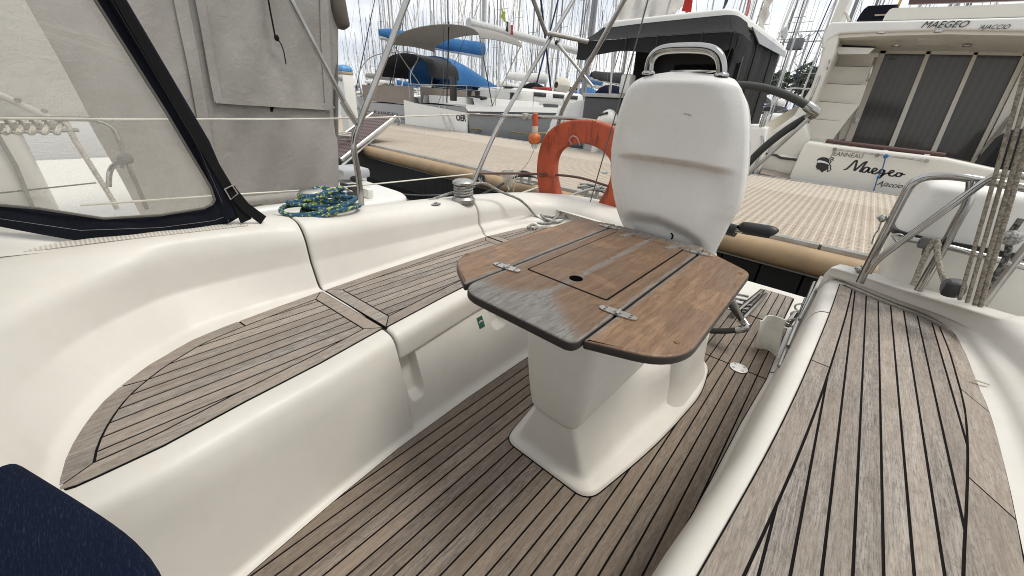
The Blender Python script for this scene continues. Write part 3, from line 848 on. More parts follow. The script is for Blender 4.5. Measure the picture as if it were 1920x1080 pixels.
# pedestal
CX = -.492
def ring(pts, r, z, n=5):
    return [Vector((p.x, p.y, z)) for p in round_poly([Vector((x, y, 0)) for x, y in pts], r, n)]
FL = [(-.674, .812), (-.298, .818), (-.222, 1.215), (-.187, 1.66), (-.225, 1.93), (-.40, 2.02), (-.60, 2.02), (-.76, 1.93), (-.79, 1.66), (-.735, 1.2)]
RR = [.05, .06, .2, .1, .08, .08, .08, .08, .1, .2]
def inset(P, d): return offset_poly(P, [d]*len(P))
m = MB()
P2 = [(p.x, p.y) for p in round_poly([Vector((x, y, 0)) for x, y in FL], RR, 6)]
if area2(P2) < 0: P2 = P2[::-1]
m.loft([[(x, y, .003) for x, y in inset(P2, -.004)], [(x, y, .0045) for x, y in inset(P2, -.002)], [(x, y, .0045) for x, y in inset(P2, .0)]], closed=True)
m.build('seal', CAULK, table)
m = MB()
# levels of the plinth: blend from flange outline to the neck outline
NK = [(-.585, .868), (-.420, .868), (-.400, 1.22), (-.300, 1.52), (-.262, 1.93), (-.40, 2.0), (-.60, 2.0), (-.72, 1.93), (-.69, 1.52), (-.595, 1.22)]
PB = [(-.640, .845), (-.345, .855), (-.318, 1.22), (-.268, 1.55), (-.245, 1.93), (-.40, 2.01), (-.60, 2.01), (-.74, 1.93), (-.735, 1.55), (-.680, 1.22)]
def blend(A, B, t): return [(lerp(a[0], b[0], t), lerp(a[1], b[1], t)) for a, b in zip(A, B)]
r_f = RR; r_n = [.022, .022, .12, .15, .08, .08, .08, .08, .15, .12]
def lv(A, r, z): return ring(A, r, z, 6)
mid = blend(PB, NK, .0)
lev = [lv(FL, RR, .004), lv(inset(FL, .003), RR, .014), lv(inset(FL, .010), RR, .019), lv(blend(inset(FL, .012), PB, .55), [.04, .05, .2, .1, .08, .08, .08, .08, .1, .2], .0225),
       lv(blend(inset(FL, .012), PB, .92), [.035, .04, .2, .1, .08, .08, .08, .08, .1, .2], .030), lv(blend(PB, NK, .12), [.03, .03, .15, .12, .08, .08, .08, .08, .12, .15], .048), lv(blend(PB, NK, .40), r_n, .10),
       lv(blend(PB, NK, .72), r_n, .155), lv(blend(PB, NK, .95), r_n, .20), lv(NK, r_n, .215), lv(NK, r_n, .25)]
NK2 = [(-.580, .875), (-.425, .875), (-.405, 1.22), (-.375, 1.52), (-.33, 1.90), (-.42, 1.95), (-.58, 1.95), (-.66, 1.90), (-.61, 1.52), (-.580, 1.22)]
lev = lev[:-2]+[lv(blend(NK, NK2, .35), r_n, .218), lv(NK2, r_n, .238)]
m.loft(lev, closed=True); m.add(lev[-1], [tuple(t) for t in tessellate_polygon([lev[-1]])])
m.build('pedestal_base', GEL, table, smooth=70)
def BX(hw0, hw1, yf, yb): return [(CX-.012-hw0, yf), (CX-.012+hw0, yf), (CX-.012+hw1, yb), (CX-.012-hw1, yb)]
m = MB()
bl = [(.220, .072, .095, .868), (.213, .084, .108, .856), (.216, .092, .113, .848), (.235, .101, .120, .842), (.30, .112, .128, .836), (.40, .124, .138, .830), (.52, .133, .150, .826), (.64, .138, .155, .824), (.727, .140, .158, .824)]
m.loft([ring(BX(h0, h1, yf, 1.62), [.045, .045, .02, .02], z, 8) for z, h0, h1, yf in bl], closed=True, cap=False)
b = ring(BX(.075, .095, .866, 1.62), [.04, .04, .02, .02], .220, 8); m.add(b, [tuple(range(len(b)))])
m.build('pedestal_box', GEL, table, smooth=60)
m = MB()
def RC(hw, yf, yb): return [(CX-hw, yf), (CX+hw, yf), (CX+hw+.01, (yf+yb)/2+.1), (CX+hw*.7, yb), (CX-hw*.7, yb), (CX-hw-.01, (yf+yb)/2+.1)]
m.loft([ring(RC(h, a, b), [.09, .09, .1, .08, .08, .1], z, 7) for z, h, a, b in [(.02, .272, 1.44, 2.01), (.06, .25, 1.46, 1.99), (.12, .236, 1.475, 1.975), (.3, .222, 1.49, 1.95), (.46, .220, 1.49, 1.94), (.56, .20, 1.50, 1.90), (.66, .14, 1.58, 1.85), (.8, .12, 1.60, 1.82)]], closed=True)
m.build('pedestal_column', GEL, table, smooth=60)

# ------------------------------------------------------------------ steering console with wheel
cons = thing('steering_console', 'tall white steering console with chrome grab rail and folded grey wheel behind table', 'steering console', (-.5, 1.6, .6))
YF = 1.50
ol = [(1166, 440), (1154.5, 418), (1146, 393), (1141, 371), (1136, 340), (1134.5, 313), (1136, 280), (1141, 247), (1148, 215), (1158, 184), (1167, 165), (1178, 152), (1190, 142), (1205, 136), (1232, 132), (1260, 131)]
orr = [(1318, 560), (1333, 515), (1349, 478), (1364, 452), (1378, 422), (1388, 408), (1396, 390), (1402, 365), (1407, 332), (1410, 298), (1411, 262), (1411, 240), (1409, 215), (1406, 190), (1399, 165), (1392, 154), (1384, 146), (1368, 140), (1349, 136), (1322, 133)]
L = sorted([(p.z, p.x) for p in [PY(a, b, YF) for a, b in ol]]); Rr = sorted([(p.z, p.x) for p in [PY(a-15, b, YF) for a, b in orr]])
zt = max(L[-1][0], Rr[-1][0]); xm = (L[-1][1]+Rr[-1][1])/2
L.append((zt+.004, xm-.09)); Rr.append((zt+.004, xm+.09))
ZL = spline([(zt+.004, 0, 0), (zt+.002, 0, 0), (zt-.003, 0, 0), (zt-.012, 0, 0), (zt-.03, 0, 0), (1.2, 0, 0), (1.1, 0, 0), (1.0, 0, 0), (.9, 0, 0), (.8, 0, 0), (.72, 0, 0), (.62, 0, 0), (.5, 0, 0)], 150)
secs = []
NU = 40
for zv in ZL:
    z = zv.x; xl = interp(L, z); xr = interp(Rr, z); w = xr-xl
    top = smooth(zt+.004, zt-.05, z)
    dep = lerp(.10, .30, smooth(zt+.004, zt-.12, z))
    rc = .055
    row = []
    for k in range(NU+1):       # front from left to right
        u = k/NU; e = abs(2*u-1)
        y = YF+.035*e**4*1.0+.012*e*e
        # crowned front, rounding over at the top
        y += .05*(1-top)**2
        # brow: shadow line across the middle
        zb = 1.028+.014*math.sin(PI*u)-.004*u
        fade = smooth(.03, .22, u)*(1-smooth(.78, .97, u))
        dz = zb-z
        y += fade*(.021*smooth(0.0, .014, dz)*(1-smooth(.03, .24, dz)))
        y -= fade*.008*smooth(-.10, 0., dz)*(1-smooth(0, .012, dz))
        zb2 = interp([(0, .76), (.1, .79), (.2, .815), (.45, .826), (.7, .803), (.9, .763), (1, .72)], u)
        f2 = smooth(.02, .16, u)*(1-smooth(.80, .99, u)); dz = zb2-z
        y += f2*.030*smooth(-.004, .050, dz)
        row.append(Vector((lerp(xl, xr, u), y, z)))
    nb = 14
    for k in range(1, nb):      # round the side to the back and return
        a = k/nb
        row.append(Vector((lerp(xr+.014*math.sin(PI*min(1, a*4))*0, xl, smooth(.25, .75, a)) - (.075*smooth(0, .22, a) if a < .5 else -.0*smooth(1., .8, a)), YF+.047+dep*math.sin(PI*a)**.5, z-.0)))
    secs.append(row)
m = MB(); m.loft(secs, closed=True)
m.add(secs[0], [tuple(range(len(secs[0])))])
body = m.build('console_body', GELW, cons, smooth=75)
# grab rail
pp = [(1216, 138), (1218, 120), (1224, 106), (1234, 97), (1249, 92), (1275, 90), (1308, 90), (1330, 93), (1343, 100), (1350, 110), (1353, 124), (1353, 142)]
m = MB(); m.tube(spline([PY(a, b, YF+.06) for a, b in pp], 60), .0165, 16)
for a, b in ((1216, 136), (1353, 140)):
    m.lathe([(.001, 0), (.024, 0), (.024, .006), (.018, .012), (.001, .012)], PY(a, b, YF+.06)-Vector((0, 0, .006)), (0, 0, 1), 18)
m.build('grab_rail', STEEL, cons, smooth=60)
# scratch and chip on the console face
m = MB(); m.tube([PY(1282, 213, YF-.0008), PY(1290, 214, YF-.0012), PY(1296, 217, YF-.0012)], .0009, 4)
SCR = M_plain('scratch_grey', (.2, .19, .17), .8); m.build('scratch', SCR, body)
m = MB(); m.tube([PY(1259, 449, YF+.03), PY(1262, 441, YF+.028), PY(1258, 437, YF+.028)], .003, 5); m.build('chip', CAULK, body)
# side lever
m = MB(); a = PY(1374, 432, 1.62); b = PY(1400, 433, 1.62); c = PY(1448, 441, 1.62)
m.tube([a, b, c+(b-c)*.2], .010, 10); lv_ = m.build('throttle_lever', STEEL, cons)
m = MB()
h = [PY(1385, 424, 1.63), PY(1394, 427, 1.63), PY(1425, 432, 1.63), PY(1447, 436, 1.63), PY(1452, 440, 1.63)]
m.tube(spline(h, 14), [.010, .017, .021, .023, .024, .024, .024, .024, .024, .024, .023, .022, .019, .010], 14)
m.build('handle', BLACK, lv_, smooth=60)
m = MB(); m.tube([a+Vector((-.12, .02, 0)), a+Vector((.012, 0, 0))], .024, 14); m.build('lever_boss', BLACK, cons)
# small navigation light bulge at the left edge of the console
m = MB(); m.ball(PY(1133, 323, 1.56), (.018, .012, .008), 2); m.build('side_light', WHITEPL, cons)
# wheel
WY = 2.18; wc = Vector((-.545, WY, .678)); WR = .65
def wp(a, r=WR, dy=0.): return wc+Vector((r*math.sin(a), dy, r*math.cos(a)))
a0 = math.radians(31.5); a1 = math.radians(143)
wheel = MB(); wheel.lathe([(.001, -.03), (.06, -.03), (.07, 0), (.05, .03), (.001, .03)], wc, (0, 1, 0), 24)
wheel.tube([wc, wc+Vector((0, -.35, 0))], .04, 16)
wh = wheel.build('steering_wheel', STEEL, cons)
def arc(a, b, n, f=None): return [ (f or wp)(a+(b-a)*k/n) for k in range(n+1)]
for s_ in (1, -1):
    Jt = wp(a0*s_); Jb = wp(a1*s_); ax = (Jb-Jt).normalized()
    def mir(p, Jt=Jt, ax=ax, s_=s_):
        v = p-Jt; par = ax*v.dot(ax); return Jt+par*2-v+Vector((0, .05, 0))
    pts = [mir(wp(s_*(a0+.03+(a1-a0-.06)*k/40))) for k in range(41)]
    m = MB(); m.tube(pts, .0165, 12); m.build('rim_grip', LEATH, wh, smooth=60)
    for J, other in ((Jt, 1), (Jb, -1)):
        m = MB(); tdir = (wp(a0*s_)-wp(a0*s_-.06*s_)).normalized() if other == 1 else (wp(a1*s_)-wp(a1*s_+.06*s_)).normalized()
        f = mir(wp(s_*(a0+.05))) if other == 1 else mir(wp(s_*(a1-.05)))
        m.tube([J-tdir*.045, J-tdir*.01, J+tdir*.02], [.021, .021, .010], 12); m.tube([f, J+tdir*.005+Vector((0, .03, 0))], [.021, .017], 12)
        m.ball(J+Vector((0, .02, 0)), (.019, .03, .019), 2)
        m.build('rim_joint', STEEL, wh, smooth=50)
        m = MB(); inn = J+(wc-J)*.05+Vector((0, .02, 0)); m.tube([inn, wc+Vector((0, .0, 0))], .0085, 10); m.build('spoke', STEELD, wh)
m = MB(); m.tube(arc(-a0+.03, a0-.03, 24), .0165, 12); m.build('rim_grip', LEATH, wh, smooth=60)
m = MB(); m.tube(arc(a1+.03, 2*PI-a1-.03, 24), .0165, 12); m.build('rim_grip', LEATH, wh, smooth=60)
for a in (0, PI):
    m = MB(); m.tube([wp(a), wc], .0085, 10); m.build('spoke', STEELD, wh)
# ------------------------------------------------------------------ sprayhood (side panel with clear window)
hood = thing('sprayhood', 'navy blue sprayhood side with big clear vinyl window at upper left', 'sprayhood', (-1.75, 0, .72))
XS = -1.75
def hx(px, py, bulge=0.0):
    p = PX(px, py, XS); p.x -= .10*max(0, p.z-.85)*0.35; return p
inner = [(-260, 383), (0, 383), (70, 389), (194, 408), (300, 402), (381, 389), (396, 382), (401, 373), (393, 350), (311, 212), (177, 0), (60, -190), (-260, -190)]
outer = [(-300, 395), (0, 425), (147, 452), (300, 441), (400, 428), (428, 419), (446, 408), (441, 385), (428, 350), (389, 264), (233, 0), (115, -200), (-300, -205)]
def dense(L, k):
    P = [Vector((a, b, 0)) for a, b in L]; out = []
    for a, b in zip(P, P[1:]): out += [a.lerp(b, i/k) for i in range(k)]
    return out+[P[-1]]
di, do = dense(inner, 4), dense(outer, 4)
def hp_(v, dx=0.0): p = PX(v.x, v.y, XS); return p+Vector((dx, 0, 0))
m = MB(); g = []
for a, b in zip(di, do):
    row = []
    for k in range(7):
        t = k/6; p = hp_(a.lerp(b, t)); p.x += .010*math.sin(PI*t)+.004*math.sin(p.y*40+p.z*25); row.append(p)
    g.append(row)
m.sheet(g, -.004); fr_ = m.build('canvas_frame', NAVY, hood, smooth=80)
# hem along the aft edge
m = MB(); e = [(446, 404), (436, 372), (389, 264), (233, 0), (115, -200)]
g = []
for v, w_ in zip(dense(e, 6), dense([(x-26, y+5) for x, y in e], 6)):
    g.append([hp_(v.lerp(w_, t), .009+.008*math.sin(PI*t)) for t in (0, .25, .5, .75, 1)])
m.sheet(g, -.006); m.build('hem', NAVY, fr_, smooth=80)
m = MB(); m.tube([hp_(v, .012) for v in di], .0042, 6); m.build('piping', M_plain('piping_grey', (.12, .115, .10), .6), hood)
STI = M_plain('pale_thread', (.24, .24, .25), .8)
for off in (6, 20):
    m = MB(); m.tube([hp_(v+Vector((-off, off*.5, 0)), .0185) for v in dense(e, 3)], .0006, 4); m.build('stitching', STI, fr_)
m = MB(); m.tube([hp_(v, .0135) for v in dense([(0, 408), (150, 430), (300, 425), (400, 412), (436, 398)], 4)], .0006, 4); m.build('stitching', STI, fr_)
# vinyl
vt = NT('clear_vinyl'); vt.n.remove(vt.b)
tr = vt.new('ShaderNodeBsdfTransparent'); tr.inputs[0].default_value = (.90, .885, .85, 1)
df = vt.new('ShaderNodeBsdfDiffuse'); df.inputs[0].default_value = (.86, .82, .74, 1)
gl = vt.new('ShaderNodeBsdfGlossy'); gl.inputs['Roughness'].default_value = .12; gl.inputs[0].default_value = (.9, .9, .9, 1)
c_ = vt.coord(); n1 = vt.noise(c_, 3.2, 6, .65, .7); n2 = vt.noise(vt.coord((1, .25, 1)), 6, 6, .7, 1.5)
fac = vt.math('ADD', vt.ramp(n1, [(.3, .20), (.75, .38)]), vt.ramp(n2, [(.55, 0.), (.75, .22)]))
mx1 = vt.new('ShaderNodeMixShader'); vt.link(fac, mx1.inputs[0]); vt.link(tr.outputs[0], mx1.inputs[1]); vt.link(df.outputs[0], mx1.inputs[2])
mx2 = vt.new('ShaderNodeMixShader'); mx2.inputs[0].default_value = .05; vt.link(mx1.outputs[0], mx2.inputs[1]); vt.link(gl.outputs[0], mx2.inputs[2])
vt.link(mx2.outputs[0], vt.n['Material Output'].inputs['Surface'])
bpn = vt.new('ShaderNodeBump'); bpn.inputs['Strength'].default_value = .5; bpn.inputs['Distance'].default_value = .02; vt.link(n2, bpn.inputs['Height']); vt.link(bpn.outputs[0], gl.inputs['Normal'])
m = MB(); pts = [hp_(v) for v in di]; m.add(pts, [tuple(t) for t in tessellate_polygon([pts])]); m.build('window', vt.m, hood, smooth=0)
# strap and buckle
WEB = M_canvas('black_webbing', (.006, .006, .0065), .1, 2500, sheen=0.)
m = MB()
def strap(L, wd, dx=.02, mb=None):
    P = dense(L, 5); g = []
    for i, v in enumerate(P):
        t = (P[min(i+1, len(P)-1)]-P[max(i-1, 0)]).normalized(); n = Vector((-t.y, t.x, 0))
        g.append([hp_(v+n*wd*.5, dx), hp_(v-n*wd*.5, dx)])
    mb.sheet(g, -.003); return mb
strap([(214, -10), (330, 190), (405, 318), (429, 358)], 17, .024, m); s1_ = m.build('strap', WEB, hood)
m = MB(); strap([(427, 352), (445, 382), (458, 412)], 22, .022, m); m.build('strap', WEB, hood)
m = MB(); strap([(431, 356), (455, 385), (489, 410)], 18, .028, m); m.build('strap', WEB, hood)
m = MB(); q = [hp_(Vector((x, y, 0)), .030) for x, y in ((417, 352), (431, 345), (441, 360), (428, 371))]
m.tube(q, .0035, 6, closed=True); m.build('buckle', STEELD, s1_)
# moulded ramp of the coaming under the hood's forward end
m = MB(); m.loft([[(-1.70, y, z0), (-1.77, y, z1), (-2.2, y, z1-.02)] for y, z0, z1 in [(-.9, .80, .90), (-.5, .755, .845), (-.20, .735, .785), (-.05, .722, .735), (.05, .70, .70)]]); m.build('coaming_ramp', GEL, yacht)

# ------------------------------------------------------------------ cushion
cush = MB()
ea = PZ(0, 865, .5); eb = PZ(306, 1056, .5); u = (eb-ea).normalized(); u.z = 0; u.normalize(); nrm = Vector((-u.y, u.x, 0))
org = eb-u*.56-nrm*.185
secs = []
for i in range(37):
    a = -1+2*i/36; xx = .66*a; e = (1-abs(a)**7)**.5 if abs(a) < 1 else 0.02
    secs.append([org+u*xx+nrm*(.205*max(e, .05)*math.copysign(abs(math.cos(t))**.5, math.cos(t)))+Vector((0, 0, -.062+.062*max(e, .05)*math.copysign(abs(math.sin(t))**.62, math.sin(t))+.006*math.sin(xx*13)*math.sin(t))) for t in [2*PI*k/40 for k in range(40)]])
cush.loft(secs, closed=True, cap=True)
tw = NT('navy_twill'); c = tw.coord(); tw_n = tw.noise(tw.coord((1, 9, 1)), 55, 6, .75, .4); tn = tw.noise(c, 3, 4)
a_ = tw.mix(tw.ramp(tw_n, [(.52, 0.), (.70, .7)]), (.0046, .0105, .030), (.040, .058, .095)); a_ = tw.mix(tw.ramp(tn, [(.4, 0.), (.7, .5)]), a_, (.0025, .006, .019))
tw.base(a_); tw.set(Roughness=.95, Specular_IOR_Level=.12); tw.bump(tw_n, .8, .004)
cu = cush.build('seat_cushion', tw.m, None, smooth=70)
for i_ in (0,):
    m = MB(); m.tube([secs[k][10]+Vector((0, 0, .001)) for k in range(1, 36)], .003, 6); m.build('piping', NAVY, cu)
tag(cu, 'navy blue twill cushion filling the lower left corner beside the bench end', 'cushion')

# ------------------------------------------------------------------ winches and ropes
def winch(c, name='winch', s=1.):
    mb = MB(); mb.lathe([(.001, 0), (.062*s, 0), (.062*s, .018*s), (.054*s, .024*s), (.044*s, .034*s), (.040*s, .065*s), (.046*s, .088*s), (.056*s, .094*s), (.057*s, .104*s), (.048*s, .112*s), (.030*s, .118*s), (.012*s, .120*s), (.001, .116*s)], c, (0, 0, 1), 32)
    return mb.build(name, STEELD, yacht, smooth=35)
W1 = hit(600, 401, PZ(597, 396, .69)); W1.x -= .05; W1.z -= .004; winch(W1, s=.95)
W2 = hit(873, 378, PZ(873, 381, .60)); W2.x -= .02; W2.z -= .004; winch(W2, s=1.2)
# blue rope piled round the first winch
P = []
rr_ = random.Random(5)
for k in range(3*12):
    a = 2*PI*k/12; P.append(W1+Vector((.052*math.cos(a), .052*math.sin(a), .040+.016*k/12)))
for lp in range(8):
    rx, ry = .048+.006*lp+rr_.uniform(-.010, .015), .052+.0125*lp+rr_.uniform(-.010, .02); cx, cy = rr_.uniform(-.02, .02), rr_.uniform(-.02, .05)
    for k in range(12):
        a = 2*PI*k/12+.5*lp
        P.append(W1+Vector((cx+rx*math.cos(a)*.8+.02, cy+.02+ry*math.sin(a), .100-.0125*lp+.012*math.sin(a*2+lp)+rr_.uniform(-.005, .005))))
m = MB(); m.tube(spline(P, len(P)*4), .0105, 8)
o = m.build('rope_coil', ROPEB, None, smooth=70); tag(o, 'blue rope with yellow flecks coiled round the nearer deck winch', 'rope')
# grey rope on the second winch leading to a knot on the bench
P = []
for k in range(4*12):
    a = 2*PI*k/12; P.append(W2+Vector((.054*math.cos(a), .054*math.sin(a), .036+.016*k/12)))
P += [PY(905, 343, 1.72), PY(940, 360, 1.86), PZ(972, 373, .615), PZ(990, 388, .545), PZ(1000, 400, .48), PZ(1012, 410, .445), PZ(1030, 414, .435), PZ(1050, 408, .44), PZ(1046, 398, .475), PZ(1030, 392, .49), PZ(1014, 398, .47), PZ(1022, 410, .45), PZ(1045, 416, .435), PZ(1062, 410, .45), PZ(1055, 398, .48), PZ(1045, 404, .47),
      PZ(1030, 418, .43), PZ(1005, 418, .42), PZ(996, 412, .425), PZ(1010, 405, .45), PZ(1040, 407, .46), PZ(1068, 411, .44), PZ(1085, 412, .43)]
m = MB(); m.tube(spline(P, len(P)*5), .0085, 8)
P = [PZ(1040, 412, .45), PZ(1048, 402, .485), PZ(1052, 396, .50), PZ(1049, 402, .47), PZ(1052, 414, .44)]
q = m.v; o = m.build('control_line', ROPEG, None, smooth=70); tag(o, 'grey rope led from the far deck winch and knotted on the bench', 'rope')
m = MB(); m.tube(spline([PZ(990, 427, .425), PZ(998, 421, .44), PZ(1006, 424, .43), PZ(1000, 430, .42)], 16), .010, 8); o = m.build('rope_end', ROPEG, None, smooth=70); tag(o, 'short grey whipped rope end lying on the teak behind the table', 'rope')
# sheet from the second winch forward
m = MB(); m.tube(spline([W2+Vector((-.05, -.02, .05)), PY(845, 362, 1.55), PY(805, 376, 1.42), PY(790, 382, 1.36)], 20), .0085, 8); o = m.build('sheet_line', ROPEG, None); tag(o, 'grey rope running forward along the deck from the far winch', 'rope')

# ------------------------------------------------------------------ stern tubes, lifelines, pushpit
XA = -2.15
def tubep(name, pts, r, mat=STEEL, n=30, parent=yacht, seg=12):
    mb = MB(); mb.tube(spline(pts, n) if len(pts) > 2 else pts, r, seg); return mb.build(name, mat, parent, smooth=60)
x0_ = -2.0
tubep('stanchion', [PX(679, 396, x0_), PX(672, 330, x0_), PX(664, 285, x0_), PX(664, 262, x0_), PX(672, 236, x0_), PX(718, 118, x0_), PX(763, 0, x0_), PX(800, -95, x0_)], .0155)
tubep('brace', [PX(668, 228, x0_), PX(650, 200, x0_), PX(545, 0, x0_), PX(500, -90, x0_)], .0125)
m = MB(); m.tube([PX(668, 231, x0_), PX(652, 206, x0_), PX(643, 190, x0_)], [.014, .017, .0165], 12); m.build('brace_fitting', STEELD, yacht)
m = MB(); m.lathe([(.001, 0), (.035, 0), (.035, .005), (.02, .015), (.001, .015)], PX(679, 396, x0_)-Vector((0, 0, .006)), (0, 0, 1), 16); m.build('deck_foot', STEEL, yacht)
tubep('arch_tube', [PX(884, 350, XA), PX(945, 218, XA), PX(1075, 0, XA), PX(1130, -100, XA)], .0165)
tubep('arch_tube', [PY(1043, 262, 3.), PY(1048, 228, 3.), PY(1062, 190, 3.), PY(1110, 108, 3.), PY(1170, 0, 3.), PY(1220, -90, 3.)], .0185)
BRASS = M_steel('tarnished_steel', .34, .3)
tubep('arch_brace', [PX(1025, 66, XA), PX(1000, 0, XA), PX(975, -66, XA)], .016, BRASS)
tubep('arch_crossbar', [PX(1028, 62, XA), PY(1103, 78, 3.)], .017, STEELD)
a = PY(1044, 80, 3.02); b = PY(1112, 163, 3.02)
tubep('arch_strut', [a, b], .012, STEELD); m = MB(); m.ball(a, (.02, .02, .02), 2); m.build('strut_cap', BLACK, yacht)
LINE = M_plain('lifeline_white', (.62, .60, .52), .6)
a = PX(945, 218, XA)
def sag(pts, n=20): return spline(pts, n)
tubep('lifeline', [PX(-300, 222, XA), PX(0, 222, XA), PX(300, 224, XA), PX(640, 222, XA), PX(900, 213.5, XA)], .0042, LINE, 40, seg=6)
tubep('lifeline_end', [PX(880, 214, XA), PX(945, 217, XA)], .0062, STEEL)
tubep('lifeline', [PX(150, 385, XA), PX(420, 366, XA), PX(640, 351, XA), PX(886, 326, XA)], .0042, LINE, 30, seg=6)
m = MB(); m.box(a, (.03, .05, .04), bev=.008); m.build('clamp', STEELD, yacht)
PR = [PX(945, 217, XA), PY(1000, 219, 2.50), PY(1080, 223, 2.62), PY(1150, 240, 2.68), PY(1185, 300, 2.66), PY(1190, 390, 2.60)]
tubep('pushpit_rail', PR, .0135)
tubep('pushpit_rail', [PX(893, 325, XA), PY(1000, 326, 2.46), PY(1080, 332, 2.62), PY(1150, 352, 2.64)], .0095, M_plain('dark_red_line', (.10, .045, .035), .5), seg=8)
tubep('backstay_wire', [PY(1222, -60, 2.45), PY(1215, 0, 2.45), PY(1107, 378, 2.42)], .0042, M_plain('wire_grey', (.10, .095, .09), .5), seg=6)
# white lashings on the rail
P = []
for k in range(6):
    P += [PY(938+k*4, 330-2*(k % 2), 2.42), PY(944+k*4, 320, 2.44), PY(948+k*3, 345+6*(k % 3), 2.42)]
m = MB(); m.tube(spline(P+[PY(952, 372, 2.42)], 90), .005, 6); o = m.build('lashing', ROPEW); tag(o, 'white cord lashed in loops over the lower stern rail', 'rope')
m = MB(); m.tube(spline([PY(1003, 276, 2.47), PY(990, 305, 2.47), PY(975, 322, 2.46), PY(962, 345, 2.44), PY(950, 362, 2.42)], 20), .003, 6); o = m.build('light_cord', ROPEW); tag(o, 'thin white cord hanging from the orange rescue light', 'cord')

# ------------------------------------------------------------------ horseshoe lifebuoy
OR = NT('faded_orange_vinyl'); c = OR.coord(); n = OR.noise(OR.coord((1, 1, .18)), 24, 6, .7, .3); n2 = OR.noise(c, 9, 5, .6)
a_ = OR.mix(OR.ramp(n2, [(.35, 0.), (.7, 1.)]), (.50, .088, .030), (.37, .058, .024)); a_ = OR.mix(OR.ramp(n, [(.50, 0.), (.64, .75)]), a_, (.10, .022, .015))
OR.base(a_); OR.set(Roughness=.5); OR.bump(n2, .25, .02)
buoy = thing('lifebuoy', 'faded orange horseshoe lifebuoy hanging on the stern rail beside the console', 'lifebuoy', tuple(PY(1088, 300, 2.55)))
YB = 2.53; xc = PY(1090, 300, YB).x
Lo = [(1011, 375), (1007, 345), (1005, 315), (1009, 283), (1019, 257), (1036, 238), (1060, 227), (1090, 223)]
Li = [(1047, 375), (1043, 357), (1038, 335), (1037, 312), (1042, 291), (1053, 278), (1070, 271), (1090, 269)]
A = spline([PY(x, y, YB) for x, y in Lo], 30); B = spline([PY(x, y, YB) for x, y in Li], 30)
A[-1].x = xc; B[-1].x = xc
A = A+[Vector((2*xc-p.x, p.y, p.z)) for p in A[-2::-1]]; B = B+[Vector((2*xc-p.x, p.y, p.z)) for p in B[-2::-1]]
secs = []
for i, (p, q) in enumerate(zip(A, B)):
    t = i/(len(A)-1); e = min(t, 1-t); sc_ = smooth(-.012, .03, e); mid_ = (p+q)*.5; d = .085
    p2 = mid_+(p-mid_)*sc_; q2 = mid_+(q-mid_)*sc_
    corners = [p2, p2+Vector((0, d, 0)), q2+Vector((0, d, 0)), q2]
    r_ = round_poly(corners, .022, 4); secs.append(r_)
m = MB(); m.loft(secs, closed=True, cap=True); bo = m.build('buoy_body', OR.m, buoy, smooth=60)
m = MB(); m.tube(spline([PY(1072, 271, 2.525), PY(1068, 262, 2.515), PY(1074, 255, 2.51), PY(1083, 260, 2.515), PY(1087, 272, 2.525)], 24), .0045, 6); m.build('hanging_loop', M_plain('pink_cord', (.45, .30, .26), .7), buoy)
m = MB(); m.tube(spline([PY(1110, 226, 2.53), PY(1135, 235, 2.55), PY(1150, 262, 2.56)], 12), .004, 6); m.tube(spline([PY(1100, 224, 2.56), PY(1140, 236, 2.59), PY(1152, 265, 2.6)], 12), .006, 6); m.build('edge_cord', M_rope('yellow_cord', (.55, .35, .10), (.4, .06, .03), 90), buoy)
m = MB(); m.tube([PY(1011, 331, 2.515), PY(1039, 332, 2.515)], .002, 5); m.build('seam', M_plain('dark_thread', (.08, .02, .015), .8), bo)

# ------------------------------------------------------------------ rescue light
yl = 2.46
rl = thing('rescue_light', 'small orange floating rescue light clipped upside down to the stern rail', 'rescue light', tuple(PY(1003, 230, yl)))
t_ = PY(1004, 212, yl); b_ = PY(1002, 279, yl); ax = (b_-t_).normalized(); ln = (b_-t_).length
OR2 = M_plain('orange_plastic', (.52, .13, .03), .45, var=.25, scale=30); OR3 = M_plain('red_orange_plastic', (.50, .08, .03), .45)
m = MB(); m.lathe([(.001, 0), (.014, 0), (.021, .006), (.0215, ln*.46)], t_, ax, 18); m.build('body', OR3, rl)
m = MB(); m.lathe([(.0228, ln*.36), (.0235, ln*.37), (.0235, ln*.54), (.0228, ln*.55)], t_, ax, 18); m.build('band', M_plain('tape', (.55, .50, .40), .8), rl)
m = MB(); m.lathe([(.022, ln*.54), (.030, ln*.57), (.047, ln*.62), (.049, ln*.70), (.047, ln*.79), (.040, ln*.84), (.030, ln*.86), (.001, ln*.86)], t_, ax, 24); m.build('float', OR2, rl, smooth=60)
LENS = NT('clear_lens'); LENS.base((.75, .72, .66)); LENS.set(Roughness=.15, Transmission_Weight=.6)
m = MB(); m.lathe([(.027, ln*.86), (.025, ln*.93), (.018, ln*.985), (.001, ln)], t_, ax, 18); m.build('lens', LENS.m, rl, smooth=60)
m = MB(); c0 = PY(985, 219, 2.47); m.box(c0, (.045, .06, .05), bev=.012); m.box(PY(996, 219, 2.455), (.04, .045, .035), bev=.008); m.build('clip', M_plain('grey_clip', (.35, .34, .31), .6), rl)

# roof of the sprayhood, arching over the companionway above and behind the camera
m = MB(); g = []
for i in range(25):
    a = PI*i/24; x = -.5-1.27*math.cos(a)*(1-.0*a); ya_ = lerp(.20, -.25, smooth(0, .8, i/24))
    zt2 = 1.66+.34*math.sin(a)**.75
    g.append([Vector((x, lerp(ya_-.06*math.sin(a), -1.7, k/8), lerp(zt2, zt2-.55*(k/8)**2, 1.))) for k in range(9)])
m.sheet(g, .004); m.build('canvas_roof', NAVY, hood, smooth=80)
